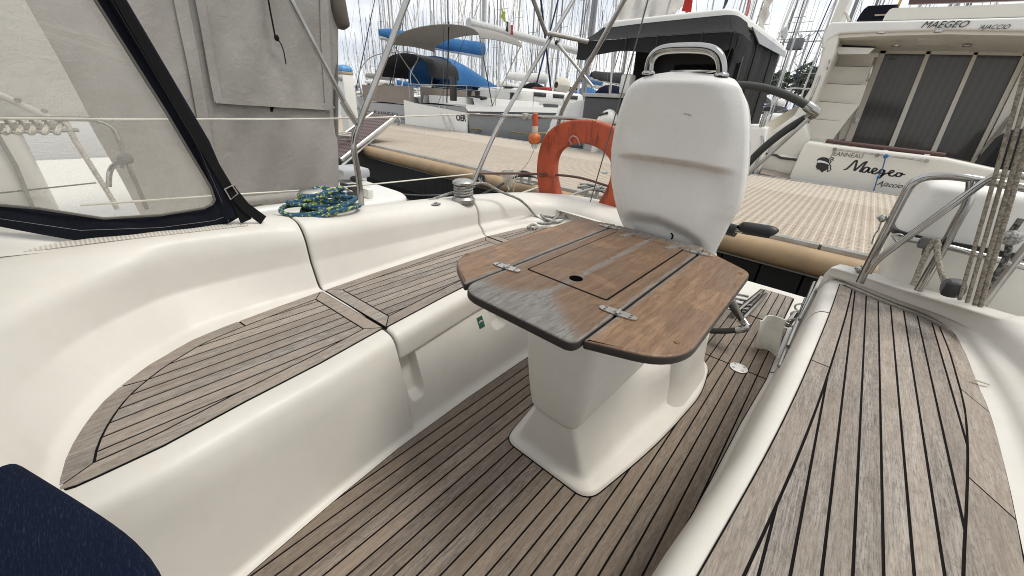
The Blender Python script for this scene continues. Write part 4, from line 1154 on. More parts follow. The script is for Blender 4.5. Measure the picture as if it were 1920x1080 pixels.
# ------------------------------------------------------------------ port quarter: pushpit, canister, tackle
YQ = 2.42
def q_(px, py, y=YQ): return PY(px, py, y)
tubep('pushpit_rail', [q_(1612, 530), q_(1628, 497), q_(1665, 425), q_(1698, 362), q_(1708, 347), q_(1722, 337), q_(1745, 331), q_(1790, 331), q_(1850, 340), q_(1950, 357)], .0165, n=50)
tubep('pushpit_rail', [q_(1690, 446), q_(1760, 459), q_(1840, 479), q_(1950, 508)], .0135)
tubep('pushpit_brace', [q_(1628, 512, 2.36), q_(1640, 494, 2.36), q_(1662, 474, 2.36), q_(1720, 432, 2.36), q_(1800, 374, 2.36), q_(1850, 338, 2.36), q_(1872, 329, 2.36), q_(1900, 327, 2.36), q_(1960, 338, 2.36)], .0135, n=50)
tubep('pushpit_post', [q_(1822, 336), q_(1821, 352), q_(1814, 380), q_(1795, 415), q_(1766, 470), q_(1722, 545)], .0165)
tubep('pushpit_post', [q_(1960, 420), q_(1880, 520), q_(1840, 575)], .015, STEELD)
tubep('rail_loop', [q_(1672, 440, 2.40), q_(1681, 452, 2.40), q_(1694, 448, 2.40), q_(1690, 440, 2.40), q_(1674, 440, 2.40)], .004, STEELD)
m = MB(); m.box(q_(1738, 456, 2.40), (.05, .03, .05), bev=.006); m.tube([q_(1738, 462, 2.40), q_(1733, 478, 2.40)], .010, 8); m.build('rail_clamp', M_plain('clamp_grey', (.12, .12, .12), .5), yacht)
m = MB(); m.ball(q_(1655, 410, 2.42), (.014, .014, .018), 2); m.tube([q_(1644, 409, 2.42), q_(1656, 404, 2.42)], .008, 8); m.build('snap_shackle', STEEL, yacht)
m = MB(); m.tube(spline([q_(1652, 417, 2.42), q_(1646, 432, 2.42), q_(1640, 440, 2.42), q_(1634, 458, 2.42)], 12), .003, 6); o = m.build('hanging_cord', ROPEG); tag(o, 'thin grey cord hanging from the port stern rail shackle', 'cord')
m = MB(); m.ball(PY(1612, 505, 2.6), (.02, .02, .02), 2); m.tube([PY(1602, 503, 2.6), PY(1616, 498, 2.6)], .006, 6); m.build('deck_cleat', STEEL, yacht)

raft = thing('liferaft_canister', 'white moulded liferaft canister with dark seal behind the port stern rail', 'liferaft canister', (.8, 2.75, .4))
def can(z0, z1, hx0, hx1, hy0, hy1, r, mb):
    cx, cy = .78, 2.80
    n = 9
    secs = []
    for k in range(n):
        t = k/(n-1); z = lerp(z0, z1, t)
        secs.append(ring([(cx-lerp(hx0, hx1, t), cy-lerp(hy0, hy1, t)), (cx+lerp(hx0, hx1, t), cy-lerp(hy0, hy1, t)), (cx+lerp(hx0, hx1, t), cy+lerp(hy0, hy1, t)), (cx-lerp(hx0, hx1, t), cy+lerp(hy0, hy1, t))], r, z, 6))
    return secs
CANM = M_gelcoat('canister_gelcoat', (.80, .78, .72), .4, .5, .1)
m = MB(); s_ = can(.745, .93, .53, .50, .27, .25, .13, m)
for k in range(1, 6):
    a = k/5*PI/2; d = .05*(1-math.cos(a)); s_.append(ring([(.78-.50+d, 2.80-.25+d), (.78+.50-d, 2.80-.25+d), (.78+.50-d, 2.80+.25-d), (.78-.50+d, 2.80+.25-d)], .12, .93+.05*math.sin(a), 6))
m.loft(s_, closed=True); m.add(s_[-1], [tuple(range(len(s_[-1])))]); lid = m.build('lid', CANM, raft, smooth=60)
m = MB(); m.loft(can(.722, .745, .545, .545, .285, .285, .13, m), closed=True, cap=True); m.build('seal', BLACK, raft)
m = MB(); m.loft(can(.30, .722, .46, .535, .22, .275, .12, m), closed=True); m.build('base', CANM, raft, smooth=60)

# ropes of the tackle on the port quarter
for k, (x, y, dx) in enumerate([(1799, 562, 0), (1813, 567, 14), (1828, 572, 36), (1838, 575, 44)]):
    m = MB(); m.tube([PY(x, y, 2.22), PY(x+72, y-250, 2.14), PY(x+170+dx*.2, y-590, 2.04)], .0062 if k < 2 else .0078, 10)
    o = m.build('tackle_rope', M_ROPET if k else globals().setdefault('M_ROPET', M_rope('weathered_rope', (.30, .265, .215), (.19, .165, .13), 150, .55)), None)
    tag(o, ['thin weathered rope of the tackle nearest the pontoon, rising past the stern rail', 'second weathered rope of the tackle, just right of the nearest the pontoon', 'thicker weathered tackle rope, left of the two rising together', 'thicker weathered tackle rope nearest the right picture edge'][k], 'rope', 'ropes of the port quarter tackle')
m = MB(); m.tube(spline([q_(1712, 535, 2.36), q_(1735, 480, 2.38), q_(1748, 455, 2.385), q_(1757, 451, 2.385), q_(1757, 470, 2.37), q_(1762, 500, 2.34), q_(1774, 536, 2.30)], 36), .0105, 10)
o = m.build('rail_rope', M_rope('tan_braid', (.40, .36, .29), (.24, .21, .17), 170, .6)); tag(o, 'tan braided rope looped over the port stern rail down to the block', 'rope')
blk = thing('pulley_block', 'grey plastic pulley block on the port coaming edge', 'pulley', tuple(q_(1786, 540, 2.25)))
m = MB(); c = q_(1787, 540, 2.26); m.lathe([(.001, -.022), (.036, -.022), (.040, -.012), (.040, .012), (.036, .022), (.001, .022)], c, (1, .4, .1), 20); bk_ = m.build('cheek', M_plain('grey_block', (.14, .14, .145), .45), blk)
m = MB(); m.box(c+Vector((-.01, -.035, .0)), (.045, .03, .06), bev=.01); m.build('cam', BLACK, blk)
m = MB(); m.tube(spline([q_(1915, 410, 2.30), q_(1895, 440, 2.30), q_(1890, 470, 2.30), q_(1878, 500, 2.29), q_(1850, 540, 2.28)], 20), .010, 8)
m2 = MB(); m2.ball(q_(1896, 446, 2.29), (.03, .03, .03), 2); o = m.build('shackle_rope', M_rope('dark_braid', (.16, .15, .13), (.04, .04, .04), 120, .5)); tag(o, 'dark braided rope with a knot at the right picture edge', 'rope')
m2.build('knot', ROPEG, o)

# ------------------------------------------------------------------ water and pontoon
wt = NT('harbour_water'); c = wt.coord(); n = wt.noise(c, 2.2, 5, .6, .4); wt.base((.006, .008, .009)); wt.set(Roughness=.07, Specular_IOR_Level=.35); wt.bump(n, .25, .08)
m = MB(); m.add([(-400, -60, -.55), (300, -60, -.55), (300, 700, -.55), (-400, 700, -.55)], [(0, 1, 2, 3)]); o = m.build('water', wt.m, smooth=0); tag(o, 'dark green-black harbour water between the boats and the pontoon', 'water', kind='structure')
pont = thing('floating_pontoon', 'long beige floating pontoon of pierced tiles with tan rubber fender edge', 'pontoon', (0, 6, .2))
ZP = .2
def yn(x): return 4.185-.033*x
def yf_(x): return 8.62-.040*x
pt = NT('pierced_tiles')
def stripes(t, v, per, w0, w1):
    f = t.math('FRACT', t.math('DIVIDE', v, per)); d = t.math('ABSOLUTE', t.math('SUBTRACT', f, .5)); return t.ramp(d, [(w0, 1.), (w1, 0.)])
sep = pt.new('ShaderNodeSeparateXYZ'); co_ = pt.coord(); pt.link(co_, sep.inputs[0]); X, Y = sep.outputs[0], sep.outputs[1]
cellx = pt.math('SUBTRACT', pt.math('FRACT', pt.math('DIVIDE', X, .074)), .5); celly = pt.math('SUBTRACT', pt.math('FRACT', pt.math('DIVIDE', Y, .055)), .5)
rad = pt.math('SQRT', pt.math('ADD', pt.math('MULTIPLY', cellx, cellx), pt.math('MULTIPLY', celly, celly)))
hole = pt.ramp(rad, [(.13, 1.), (.20, 0.)])
gy = pt.ramp(pt.math('ABSOLUTE', pt.math('SUBTRACT', pt.math('FRACT', pt.math('DIVIDE', Y, .145)), .5)), [(.43, 0.), (.47, 1.)])
wv_ = pt.ramp(pt.noise(pt.coord((1, .35, 1)), 16, 4, .7), [(.40, 1.), (.55, 0.)])
ringm = pt.ramp(pt.math('ABSOLUTE', pt.math('SUBTRACT', rad, .36)), [(.035, 1.), (.09, 0.)])
gr = pt.ramp(pt.math('ABSOLUTE', pt.math('SUBTRACT', pt.math('FRACT', pt.math('DIVIDE', X, .232)), .5)), [(.44, 0.), (.47, 1.)])
gr2 = pt.ramp(pt.math('ABSOLUTE', pt.math('SUBTRACT', pt.math('FRACT', pt.math('DIVIDE', X, .074)), .5)), [(.435, 0.), (.47, 1.)])
tile = pt.ramp(pt.math('ABSOLUTE', pt.math('SUBTRACT', pt.math('FRACT', pt.math('DIVIDE', Y, .58)), .5)), [(.485, 0.), (.495, 1.)])
nb = pt.noise(co_, 1.1, 6, .65, .6); nf = pt.noise(co_, 22, 6, .7)
dirt = pt.math('ADD', pt.ramp(Y, [(.49, .0), (.5, 0.)]), pt.ramp(nb, [(.38, .55), (.62, 0.)]))
# walked-on, dirtier middle of the pontoon (between two straight edges)
yrel = pt.math('ADD', Y, pt.math('MULTIPLY', X, .036))
midz = pt.math('MULTIPLY', pt.ramp(pt.math('MULTIPLY_ADD', yrel, .1, .5), [(.60, 1.), (.607, 0.)]), .42)
basec = pt.mix(nf, (.585, .52, .445), (.49, .435, .37))
basec = pt.mix(pt.math('MINIMUM', pt.math('ADD', pt.math('MULTIPLY', dirt, .6), midz), .9), basec, (.42, .345, .26))
hcol = pt.mix(midz, (.19, .15, .105), (.085, .068, .054))
a_ = pt.mix(pt.math('MULTIPLY', hole, pt.math('SUBTRACT', 1., gr2)), basec, hcol)
a_ = pt.mix(pt.math('MULTIPLY', pt.math('MULTIPLY', ringm, pt.math('SUBTRACT', 1., gr2)), pt.math('MULTIPLY_ADD', midz, .8, .06)), a_, (.16, .13, .10))
a_ = pt.mix(pt.math('MULTIPLY', gy, .38), a_, (.20, .16, .115)); a_ = pt.mix(pt.math('MULTIPLY', wv_, .22), a_, (.26, .21, .16))
a_ = pt.mix(pt.math('MULTIPLY', gr2, .5), a_, (.63, .575, .50)); a_ = pt.mix(pt.math('MULTIPLY', tile, .6), a_, (.22, .18, .14))
pt.base(a_); pt.set(Roughness=.8, Specular_IOR_Level=.25); pt.bump(pt.math('SUBTRACT', 1., hole), .3, .01)
m = MB(); xs_ = [-42, 9]
m.prism([(xs_[0], yn(xs_[0])+.09, ZP-.12), (xs_[1], yn(xs_[1])+.09, ZP-.12), (xs_[1], yf_(xs_[1])-.05, ZP-.12), (xs_[0], yf_(xs_[0])-.05, ZP-.12)], (0, 0, .12)); m.build('deck_tiles', pt.m, pont, smooth=0)
ALU = M_plain('grey_aluminium', (.46, .45, .43), .42, .7, .25, 5)
for nm, f, sg in (('edge_rail', yn, 1), ('edge_rail', yf_, -1)):
    m = MB(); 
    for k in range(17):
        a = xs_[0]+3*k+.01; b = a+2.98
        m.prism([(a, f(a)-.0*sg, ZP-.10), (b, f(b), ZP-.10), (b, f(b)+.085*sg, ZP-.10), (a, f(a)+.085*sg, ZP-.10)], (0, 0, .112))
    m.build(nm, ALU, pont, smooth=0)
TAN = M_plain('tan_rubber', (.36, .25, .14), .55, var=.18, scale=3)
m = MB(); m.tube([(x, yn(x)-.045, ZP-.135) for x in (xs_[0], xs_[1])], .115, 20); m.build('fender_tube', TAN, pont, smooth=60)
m = MB(); m.tube([(x, yn(x)-.02, ZP-.268) for x in (xs_[0], xs_[1])], .012, 6); m.build('fender_lip', M_plain('lip_grey', (.4, .39, .36), .6), pont)
m = MB()
for k in range(130):
    x = -38+.36*k
    m.box((x, yn(x)+.32, -.25), (.34, .5, .66))
m.build('float', M_plain('black_float', (.012, .012, .012), .6), pont, smooth=0)
m = MB(); m.box((-14, 6.4, -.35), (54, 3.0, .5)); m.build('float_core', BLACK, pont)
# pontoon cleats
def cleat(px, py, lab):
    c = PZ(px, py, ZP+.01); mb = MB()
    for s_ in (-.07, .07): mb.tube([c+Vector((s_, 0, 0)), c+Vector((s_, 0, .10))], [.03, .022], 10)
    mb.tube([c+Vector((-.20, 0, .10)), c+Vector((-.1, 0, .125)), c+Vector((.1, 0, .125)), c+Vector((.20, 0, .10))], [.018, .028, .028, .018], 10)
    mb.box(c, (.3, .09, .02), bev=.004)
    o = mb.build('mooring_cleat', STEELD); tag(o, lab, 'cleat'); return c
c1 = cleat(1108, 372, 'steel mooring cleat on the pontoon seen through the lifebuoy')
c2 = cleat(985, 343, 'steel mooring cleat with black line near the lashed stern rail')
m = MB(); m.tube(spline([c2+Vector((-.15, .0, .12)), c2+Vector((0, -.02, .15)), c2+Vector((.15, 0, .11)), c2+Vector((-.1, -.08, .08)), PY(930, 352, 3.6), PY(880, 375, 3.0)], 40), .016, 8); o = m.build('mooring_line', M_plain('black_rope', (.03, .03, .032), .9)); tag(o, 'black mooring line from the pontoon cleat to our stern', 'mooring line')
m = MB(); m.tube(spline([c1+Vector((-.2, .05, .13)), c1+Vector((0, -.02, .16)), c1+Vector((.2, .03, .13)), c1+Vector((.05, -.06, .12)), c1+Vector((-.15, 0, .10)), c1+Vector((.1, .05, .16)), PY(1075, 365, 3.4), PY(1080, 388, 2.9)], 50), .014, 8); o = m.build('mooring_line', ROPEG); tag(o, 'grey mooring line wound on the cleat seen through the lifebuoy', 'mooring line')
m = MB(); m.tube(spline([PY(1040, 342, 3.7), PY(990, 358, 3.4), PY(950, 372, 3.0), PY(900, 382, 2.6)], 30), .012, 8); o = m.build('mooring_line', ROPEW); tag(o, 'pale mooring line crossing low in front of the tan fender', 'mooring line')
m = MB(); m.tube(spline([PY(700, 358, 4.0), PY(780, 366, 3.6), PY(850, 363, 3.2), PY(890, 350, 2.8)], 30), .010, 8); o = m.build('mooring_line', M_plain('slack_line', (.16, .16, .16), .8)); tag(o, 'slack grey mooring line over the dark water left of the winch', 'mooring line')
# black number plate on the fender
m = MB(); c = PZ(966, 318, ZP-.02); c.y -= .03
m.box((c.x, yn(c.x)-.17, ZP-.10), (.16, .02, .14), bev=.004); o = m.build('berth_plate', M_plain('plate_dark', (.03, .03, .03), .4)); tag(o, 'dark berth number plate fixed to the tan pontoon fender', 'sign')
def text_mesh(txt, size, mat, parent, org, right, up, name='lettering', shear=0., depth=.004, bold=0., align='CENTER', sx=1., label=None):
    cu_ = bpy.data.curves.new(name, 'FONT'); cu_.body = txt; cu_.size = size; cu_.shear = shear; cu_.extrude = depth*.5; cu_.offset = bold; cu_.align_x = align; cu_.resolution_u = 3
    ob = bpy.data.objects.new('tmp', cu_); COL.objects.link(ob); dg = bpy.context.evaluated_depsgraph_get(); dg.update()
    me = bpy.data.meshes.new_from_object(ob.evaluated_get(dg)); bpy.data.objects.remove(ob)
    right = Vector(right).normalized(); up = Vector(up); up = (up-right*up.dot(right)).normalized(); nn = right.cross(up); org = Vector(org)
    mb = MB(); mb.add([org+right*v.co.x*sx+up*v.co.y+nn*v.co.z for v in me.vertices], [tuple(p.vertices) for p in me.polygons]); bpy.data.meshes.remove(me)
    return mb.build(name, mat, parent, smooth=0, label=label)
text_mesh('46', .11, WHITEPL, o, (c.x, yn(c.x)-.183, ZP-.14), (1, 0, 0), (0, 0, 1))
# ------------------------------------------------------------------ neighbour with the grey canvas enclosure
HULLW = M_gelcoat('white_hull', (.78, .77, .73), .3, .35, .2, False)
HULLG = M_gelcoat('grey_hull', (.30, .305, .315), .28, .3, .3, False)
nb_ = thing('cabin_cruiser', 'white cabin cruiser with big grey canvas enclosure moored alongside at left', 'motorboat', (-4.6, 0, -.3))
XN = -3.2
m = MB()
def hullbox(mb, x0, x1, y0, y1, z0, z1, r, b=.05):
    P = [(x0, y0), (x1, y0), (x1, y1), (x0, y1)]; secs = [ring(P, r, z0, 6)]
    for k in range(5):
        a = k/4*PI/2; d = b*(1-math.cos(a)); secs.append(ring([(x0+d, y0+d), (x1-d, y0+d), (x1-d, y1-d), (x0+d, y1-d)], r, z1-b+b*math.sin(a), 6))
    mb.loft(secs, closed=True); mb.add(secs[-1], [tuple(range(len(secs[-1])))])
hullbox(m, -6.4, -3.02, -5, 2.08, -.6, .36, .25); m.build('hull', HULLW, nb_, smooth=50)
m = MB(); hullbox(m, -6.2, -3.08, -5, 1.62, .3, .415, .12, .03); m.build('side_deck', HULLW, nb_, smooth=50)
m = MB(); hullbox(m, -6.4, -3.0, -5.02, 2.10, .27, .30, .25, .012); m.build('rub_rail', RUBBER, nb_, smooth=50)
def wr(y, z, s=1.): return s*(.012*math.sin(9*y+4*z)+.009*math.sin(23*y-11*z+1.)+.012*math.sin(5*z+3*y))
def yr(z): return lerp(1.42, 1.63, (z-.417)/1.37)
pts_e = [PX(*p, XN) for p in [(30, -18), (110, 120), (185, 262), (225, 330), (262, 400)]]
eL = sorted([(p.z, p.y) for p in pts_e])
m = MB(); g = []
for i in range(30):
    z = lerp(.405, 2.3, i/29); y0 = interp(eL, z) if z < 1.6 else eL[-1][1]; g.append([Vector((XN+wr(lerp(y0, yr(z), j/60), z), lerp(y0, yr(z), j/60), z)) for j in range(61)])
m.sheet(g, .004); enc = m.build('canvas_enclosure', GREYCAN, nb_, smooth=80)
# aft panel turning the corner
m = MB(); g = []
for i in range(12):
    z = lerp(.405, 2.3, i/11); g.append([Vector((XN-.015-2.9*j/12, yr(z)+.01*math.sin(7*z+j), z)) for j in range(13)])
m.sheet(g, .004); m.build('aft_panel', GREYCAN, nb_, smooth=80)
m = MB(); m.tube([Vector((XN-.01, yr(z), z)) for z in (.40, 1., 1.6, 2.3)], .016, 8); m.build('corner_piping', M_canvas('dark_grey_canvas', (.16, .15, .14), .1, 1200), enc)
# roll-up flap over the window and its overlap
def npx(L, dx): return [PX(a, b, XN)+Vector((dx, 0, 0)) for a, b in L]
def panel_px(tl, tr, br_, bl, nx, nz, dx, mb, th=.005, s=.6):
    g = []
    for i in range(nz+1):
        v = i/nz; row = []
        for j in range(nx+1):
            u_ = j/nx; a = (lerp(lerp(tl[0], tr[0], u_), lerp(bl[0], br_[0], u_), v), lerp(lerp(tl[1], tr[1], u_), lerp(bl[1], br_[1], u_), v))
            p = PX(a[0], a[1], XN); p.x += dx+wr(p.y, p.z)+.006*s*math.sin(31*p.y+5*p.z); row.append(p)
        g.append(row)
    mb.sheet(g, -th)
FLAP = M_canvas('flap_canvas', (.30, .285, .26), .3, 1200, fade=(.43, .41, .375))
m = MB(); panel_px((352, -60), (606, -60), (622, 206), (400, 192), 40, 30, .022, m); fl_ = m.build('window_flap', FLAP, enc, smooth=80)
m = MB()
panel_px((352, -60), (368, -60), (415, 185), (400, 192), 3, 30, .030, m); panel_px((590, -60), (606, -60), (622, 206), (607, 196), 3, 30, .030, m); panel_px((400, 182), (622, 194), (622, 207), (400, 193), 30, 2, .031, m)
m.build('flap_hem', GREYCAN, fl_, smooth=80)
m = MB(); panel_px((318, -40), (345, -40), (400, 280), (382, 290), 4, 40, .016, m); m.build('zip_cover', GREYCAN, enc, smooth=80)
for a in ((402, 191), (620, 201)):
    m = MB(); p = PX(*a, XN); p.x += .05; m.lathe([(.001, .0), (.010, 0), (.008, .006), (.001, .008)], p, (1, 0, 0), 12); m.build('snap_button', STEEL, fl_)
m = MB(); L = npx([(492, -30), (503, 30), (510, 66), (514, 72)], .05); m.tube(L, .012, 6, flat=.3); L = npx([(511, 66), (517, 76), (522, 84), (527, 98), (531, 121)], .05); m.tube(L, .007, 6, flat=.4)
m.ball(npx([(513, 72)], .055)[0], (.012, .016, .02), 2); m.build('tie_strap', WEB, fl_)
m = MB(); q = npx([(503, 200), (510, 200), (511, 209), (504, 209)], .03); m.slab(*q, .004); m.build('tab', WEB, enc)
m = MB(); g = []
for i in range(6):
    v = i/5; g.append([PX(lerp(415, 632, j/24), lerp(372, 352, j/24)+16*v, XN)+Vector((.020+.022*math.sin(PI*v)+.006*math.sin(j*1.3), 0, 0)) for j in range(25)])
m.sheet(g, -.004); m.build('skirt', GREYCAN, enc, smooth=80)
m = MB(); m.tube(spline([PX(630, -20, XN), PX(636, 20, XN+.02), PX(642, 46, XN+.02), PX(645, 56, XN+.02)], 12), [.05, .052, .055, .056, .056, .055, .055, .054, .05, .045, .03, .01], 12); m.build('rolled_flap', M_canvas('brown_canvas', (.10, .085, .07), .2, 1200), nb_)
# lighter forward canvas, white cabin side, seen through the vinyl
LC = M_canvas('pale_canvas', (.62, .60, .56), .15, 900)
m = MB(); g = []
for i in range(20):
    z = lerp(1.0, 2.3, i/19); y1 = interp(eL, min(z, 1.6)); g.append([Vector((XN+.02+.5*wr(lerp(-4, y1, j/30), z), lerp(-4., y1+.01, j/30), z)) for j in range(31)])
m.sheet(g, .004); m.build('forward_canvas', LC, nb_, smooth=80)
m = MB(); m.box((XN-.10, -2.35, .72), (.22, 4.45, .66), bev=.04); cs_ = m.build('cabin_side', HULLW, nb_)
m = MB(); p = [PX(-200, 130, XN+.05), PX(0, 178, XN+.05), PX(100, 225, XN+.05), PX(118, 238, XN+.05)]; m.tube(p, .016, 6, flat=.3); m.build('bolted_strip', LC, nb_)
for a in ((33, 188), (83, 208)):
    m = MB(); p = PX(*a, XN+.075); m.lathe([(.001, 0), (.012, 0), (.008, .006), (.001, .006)], p, (1, 0, 0), 10); m.build('rivet', STEELD, nb_)
m = MB(); m.tube(npx([(-100, 364), (0, 360), (180, 341)], .03), .004, 5); m.build('hull_line', RUBBER, cs_)
m = MB(); m.tube(npx([(-5, 250), (30, 310), (60, 385)], .03), .010, 6); m.build('side_line', M_plain('strap_grey', (.25, .24, .22), .8), cs_)
XR = XN+.22
m = MB(); m.tube(spline([PX(-200, 224, XR), PX(0, 224, XR), PX(150, 223, XR), PX(185, 228, XR), PX(210, 240, XR), PX(222, 262, XR), PX(236, 300, XR), PX(275, 392, XR)], 40), .012, 8); m.tube(spline([PX(-200, 250, XR), PX(0, 248, XR), PX(148, 244, XR)], 10), .009, 8)
m.tube(spline([PX(204, 350, XR), PX(206, 322, XR), PX(218, 306, XR), PX(232, 300, XR)], 12), .012, 8); m.build('side_rail', STEEL, nb_)
P = []
for k in range(10): P += [PX(k*12, 228+(k % 2)*20, XR+.015), PX(k*12+6, 246-(k % 2)*14, XR-.012)]
P += [PX(125, 232, XR), PX(140, 262, XR), PX(170, 310, XR), PX(205, 365, XR), PX(220, 392, XR)]
m = MB(); m.tube(spline(P, 120), .012, 8); o = m.build('rail_line', ROPEW); tag(o, 'pale rope wound along the neighbour rail behind the vinyl window', 'rope')
m = MB(); m.ball(PX(235, 298, XR+.02), (.03, .035, .03), 2); m.tube(spline([PX(228, 296, XR+.03), PX(238, 290, XR+.03), PX(246, 298, XR+.03), PX(232, 304, XR+.03), PX(228, 315, XR+.03)], 16), .008, 6); o = m.build('tie_cord', M_plain('dark_cord', (.07, .07, .08), .9)); tag(o, 'dark cord knotted round the neighbour rail end', 'cord')
# bits on the neighbour's stern
m = MB(); m.box(PZ(655, 322, .44), (.35, .3, .10), bev=.03); m.build('stern_box', M_plain('grey_box', (.42, .43, .45), .4), nb_)
m = MB()
for k in range(3): m.ball(PZ(660+k*4, 372-k*16, .40)+Vector((0, 0, .02)), (.08, .05, .035), 2)
m.tube(spline([PZ(640, 345, .42), PZ(660, 352, .46), PZ(668, 372, .42), PZ(640, 385, .42), PZ(660, 390, .42)], 24), .016, 6)
o = m.build('mooring_rope', M_plain('black_line', (.02, .02, .022), .9)); tag(o, 'black mooring rope heaped on the white stern deck of the canvas-covered cruiser', 'rope')
m = MB(); m.box(PZ(690, 362, .40), (.10, .06, .09), bev=.02); m.build('fairlead', HULLW, nb_)

# ------------------------------------------------------------------ gangway and dock pedestal
gw = thing('gangway', 'aluminium gangway with brown pierced tread reaching over the pontoon', 'gangway', tuple(PY(690, 260, 4.4)))
ga, gb = PY(640, 300, 3.7), PY(742, 219, 5.3); gc, gd = PY(700, 213, 5.35), PY(600, 285, 3.8)
gt = NT('pierced_tread'); sp_ = gt.new('ShaderNodeSeparateXYZ'); gt.link(gt.coord(), sp_.inputs[0])
fx = gt.math('SUBTRACT', gt.math('FRACT', gt.math('MULTIPLY', gt.math('ADD', sp_.outputs[0], gt.math('MULTIPLY', sp_.outputs[1], .5)), 11.)), .5); fy = gt.math('SUBTRACT', gt.math('FRACT', gt.math('MULTIPLY', sp_.outputs[1], 9.)), .5)
gh = gt.ramp(gt.math('SQRT', gt.math('ADD', gt.math('MULTIPLY', fx, fx), gt.math('MULTIPLY', fy, fy))), [(.28, 1.), (.36, 0.)])
gt.base(gt.mix(gh, (.13, .085, .075), (.015, .011, .01))); gt.set(Roughness=.6)
m = MB(); m.prism([ga, gb, gc, gd], (0, 0, .02)); m.build('tread', gt.m, gw, smooth=0)
for k, (a, b) in enumerate(((ga, gb), (gd, gc))):
    m = MB(); m.tube([a+Vector((0, 0, -.0)), b], .045, 10, flat=.6); m.tube([a+Vector((0, 0, -.11)), b+Vector((-.1, -.02, -.10))], .03, 8); m.build('side_beam', M_plain('white_aluminium', (.66, .65, .63), .35, .4), gw)
m = MB(); m.tube(spline([gb, gb+Vector((.05, .05, -.02)), gb+Vector((.08, .06, -.12)), gb+Vector((.03, .02, -.18))], 10), .02, 8); m.build('hook', STEELD, gw)
m = MB(); m.box(PY(655, 345, 3.4), (.5, .5, .5), bev=.05); m.build('mount', HULLW, gw)
pb = PZ(660, 252, ZP); ps = thing('dock_pedestal', 'white dock power pedestal with rounded sky blue cap', 'power pedestal', tuple(pb))
topz = PY(656, 140, pb.y).z; wd_ = .36
m = MB(); m.box(pb+Vector((0, 0, (topz-ZP)/2)), (wd_, wd_*.8, topz-ZP), bev=.02); pbd = m.build('body', HULLW, ps)
m = MB(); m.box((pb.x, pb.y, topz+.035), (wd_*1.04, wd_*.84, .07), bev=.015); m.build('collar', M_plain('beige_collar', (.42, .36, .24), .5), ps)
m = MB(); s_ = [ring([(pb.x-h_, pb.y-h_*.8), (pb.x+h_, pb.y-h_*.8), (pb.x+h_, pb.y+h_*.8), (pb.x-h_, pb.y+h_*.8)], .05, z, 4) for z, h_ in [(topz+.07, wd_*.52), (topz+.11, wd_*.53), (topz+.16, wd_*.48), (topz+.20, wd_*.34), (topz+.215, wd_*.15)]]
m.loft(s_, closed=True); m.add(s_[-1], [tuple(range(len(s_[-1])))]); m.build('cap', M_plain('sky_blue_cap', (.075, .26, .52), .4), ps, smooth=60)
for dx, dz in ((.10, -.10), (-.10, -.10)):
    m = MB(); m.lathe([(.001, 0), (.05, 0), (.045, .05), (.001, .05)], pb+Vector((dx, -wd_*.4, topz-ZP+dz)), (0, -1, 0), 14); m.build('socket', M_plain('socket_grey', (.3, .3, .29), .4), pbd)
m = MB(); P = []
rr_ = random.Random(3)
b0 = PZ(645, 262, ZP+.03)
for lp in range(5):
    for k in range(10):
        a = 2*PI*k/10+lp; P.append(b0+Vector(((.25+.03*lp)*math.cos(a), (.2+.02*lp)*math.sin(a), .02+.022*lp+rr_.uniform(0, .03))))
m.tube(spline(P, 160), .016, 6); o = m.build('rope_heap', ROPEW); tag(o, 'pale rope heap at the foot of the dock pedestal', 'rope')
# yellow hose on the pontoon
P = [PZ(a, b, ZP+.02) for a, b in [(846, 243), (855, 235), (875, 238), (890, 246), (905, 236), (893, 233), (885, 240), (910, 246), (935, 244), (980, 250)]]+[PY(1020, 249, 8.75), PY(1045, 241, 8.85), PY(1058, 226, 8.95)]
m = MB(); m.tube(spline(P, 80), .017, 8); o = m.build('yellow_hose', M_plain('yellow_hose', (.45, .34, .08), .5)); tag(o, 'yellow hose snaking along the far pontoon edge to the grey hull', 'hose')
m = MB()
P = []
for lp in range(5):
    for k in range(8): a = 2*PI*k/8; P.append(PZ(893, 242, ZP+.03+.02*lp)+Vector(((.32-.03*lp)*math.cos(a), (.22-.02*lp)*math.sin(a), 0)))
m.tube(spline(P, 110), .017, 6); o = m.build('hose_coil', M_plain('olive_hose', (.24, .19, .06), .6)); tag(o, 'coiled olive yellow line lying on the pontoon below the white transom', 'rope coil')

# ------------------------------------------------------------------ Motor yacht across the pontoon
CRM = M_gelcoat('motor_yacht_gelcoat', (.74, .71, .64), .35, .3, .15, False)
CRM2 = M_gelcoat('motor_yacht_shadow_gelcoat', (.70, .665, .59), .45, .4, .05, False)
INK = M_plain('lettering_ink', (.018, .018, .02), .45)
my = thing('motor_yacht', 'cream flybridge motor yacht with dark sliding doors, stern to the pontoon at right', 'motor yacht', (1.6, 11, -.3))
YT = 8.9
def tp(px, py, y=YT): return PY(px, py, y)
m = MB()
def edge_panel(L, y, dep, mb, bev=.05):
    """closed px outline on plane y, given depth dep, with a rounded front edge."""
    P = [PY(a, b, y) for a, b in L]; P2 = [(p.x, p.z) for p in P]
    if area2(P2) < 0: P2 = P2[::-1]
    rg = []
    for k in range(5):
        a = k/4*PI/2; d = bev*(1-math.sin(a)); rg.append([(x, y+bev-bev*math.sin(a) if False else y+bev*(1-math.sin(a)), z) for x, z in offset_poly(P2, [bev*(1-math.cos(a))]*len(P2))])
    rg = rg  # rim -> face
    mb.loft([[(x, y+dep, z) for x, z in P2]]+rg, closed=True)
    f = [Vector(p) for p in rg[-1]]; mb.add(f, [tuple(t) for t in tessellate_polygon([f])])
edge_panel([(1473, 375), (1478, 335), (1500, 286), (1509, 270), (1516, 265), (1560, 271), (1770, 295), (1905, 325), (2300, 410), (2250, 560), (1700, 460)], YT, .35, m, .05)
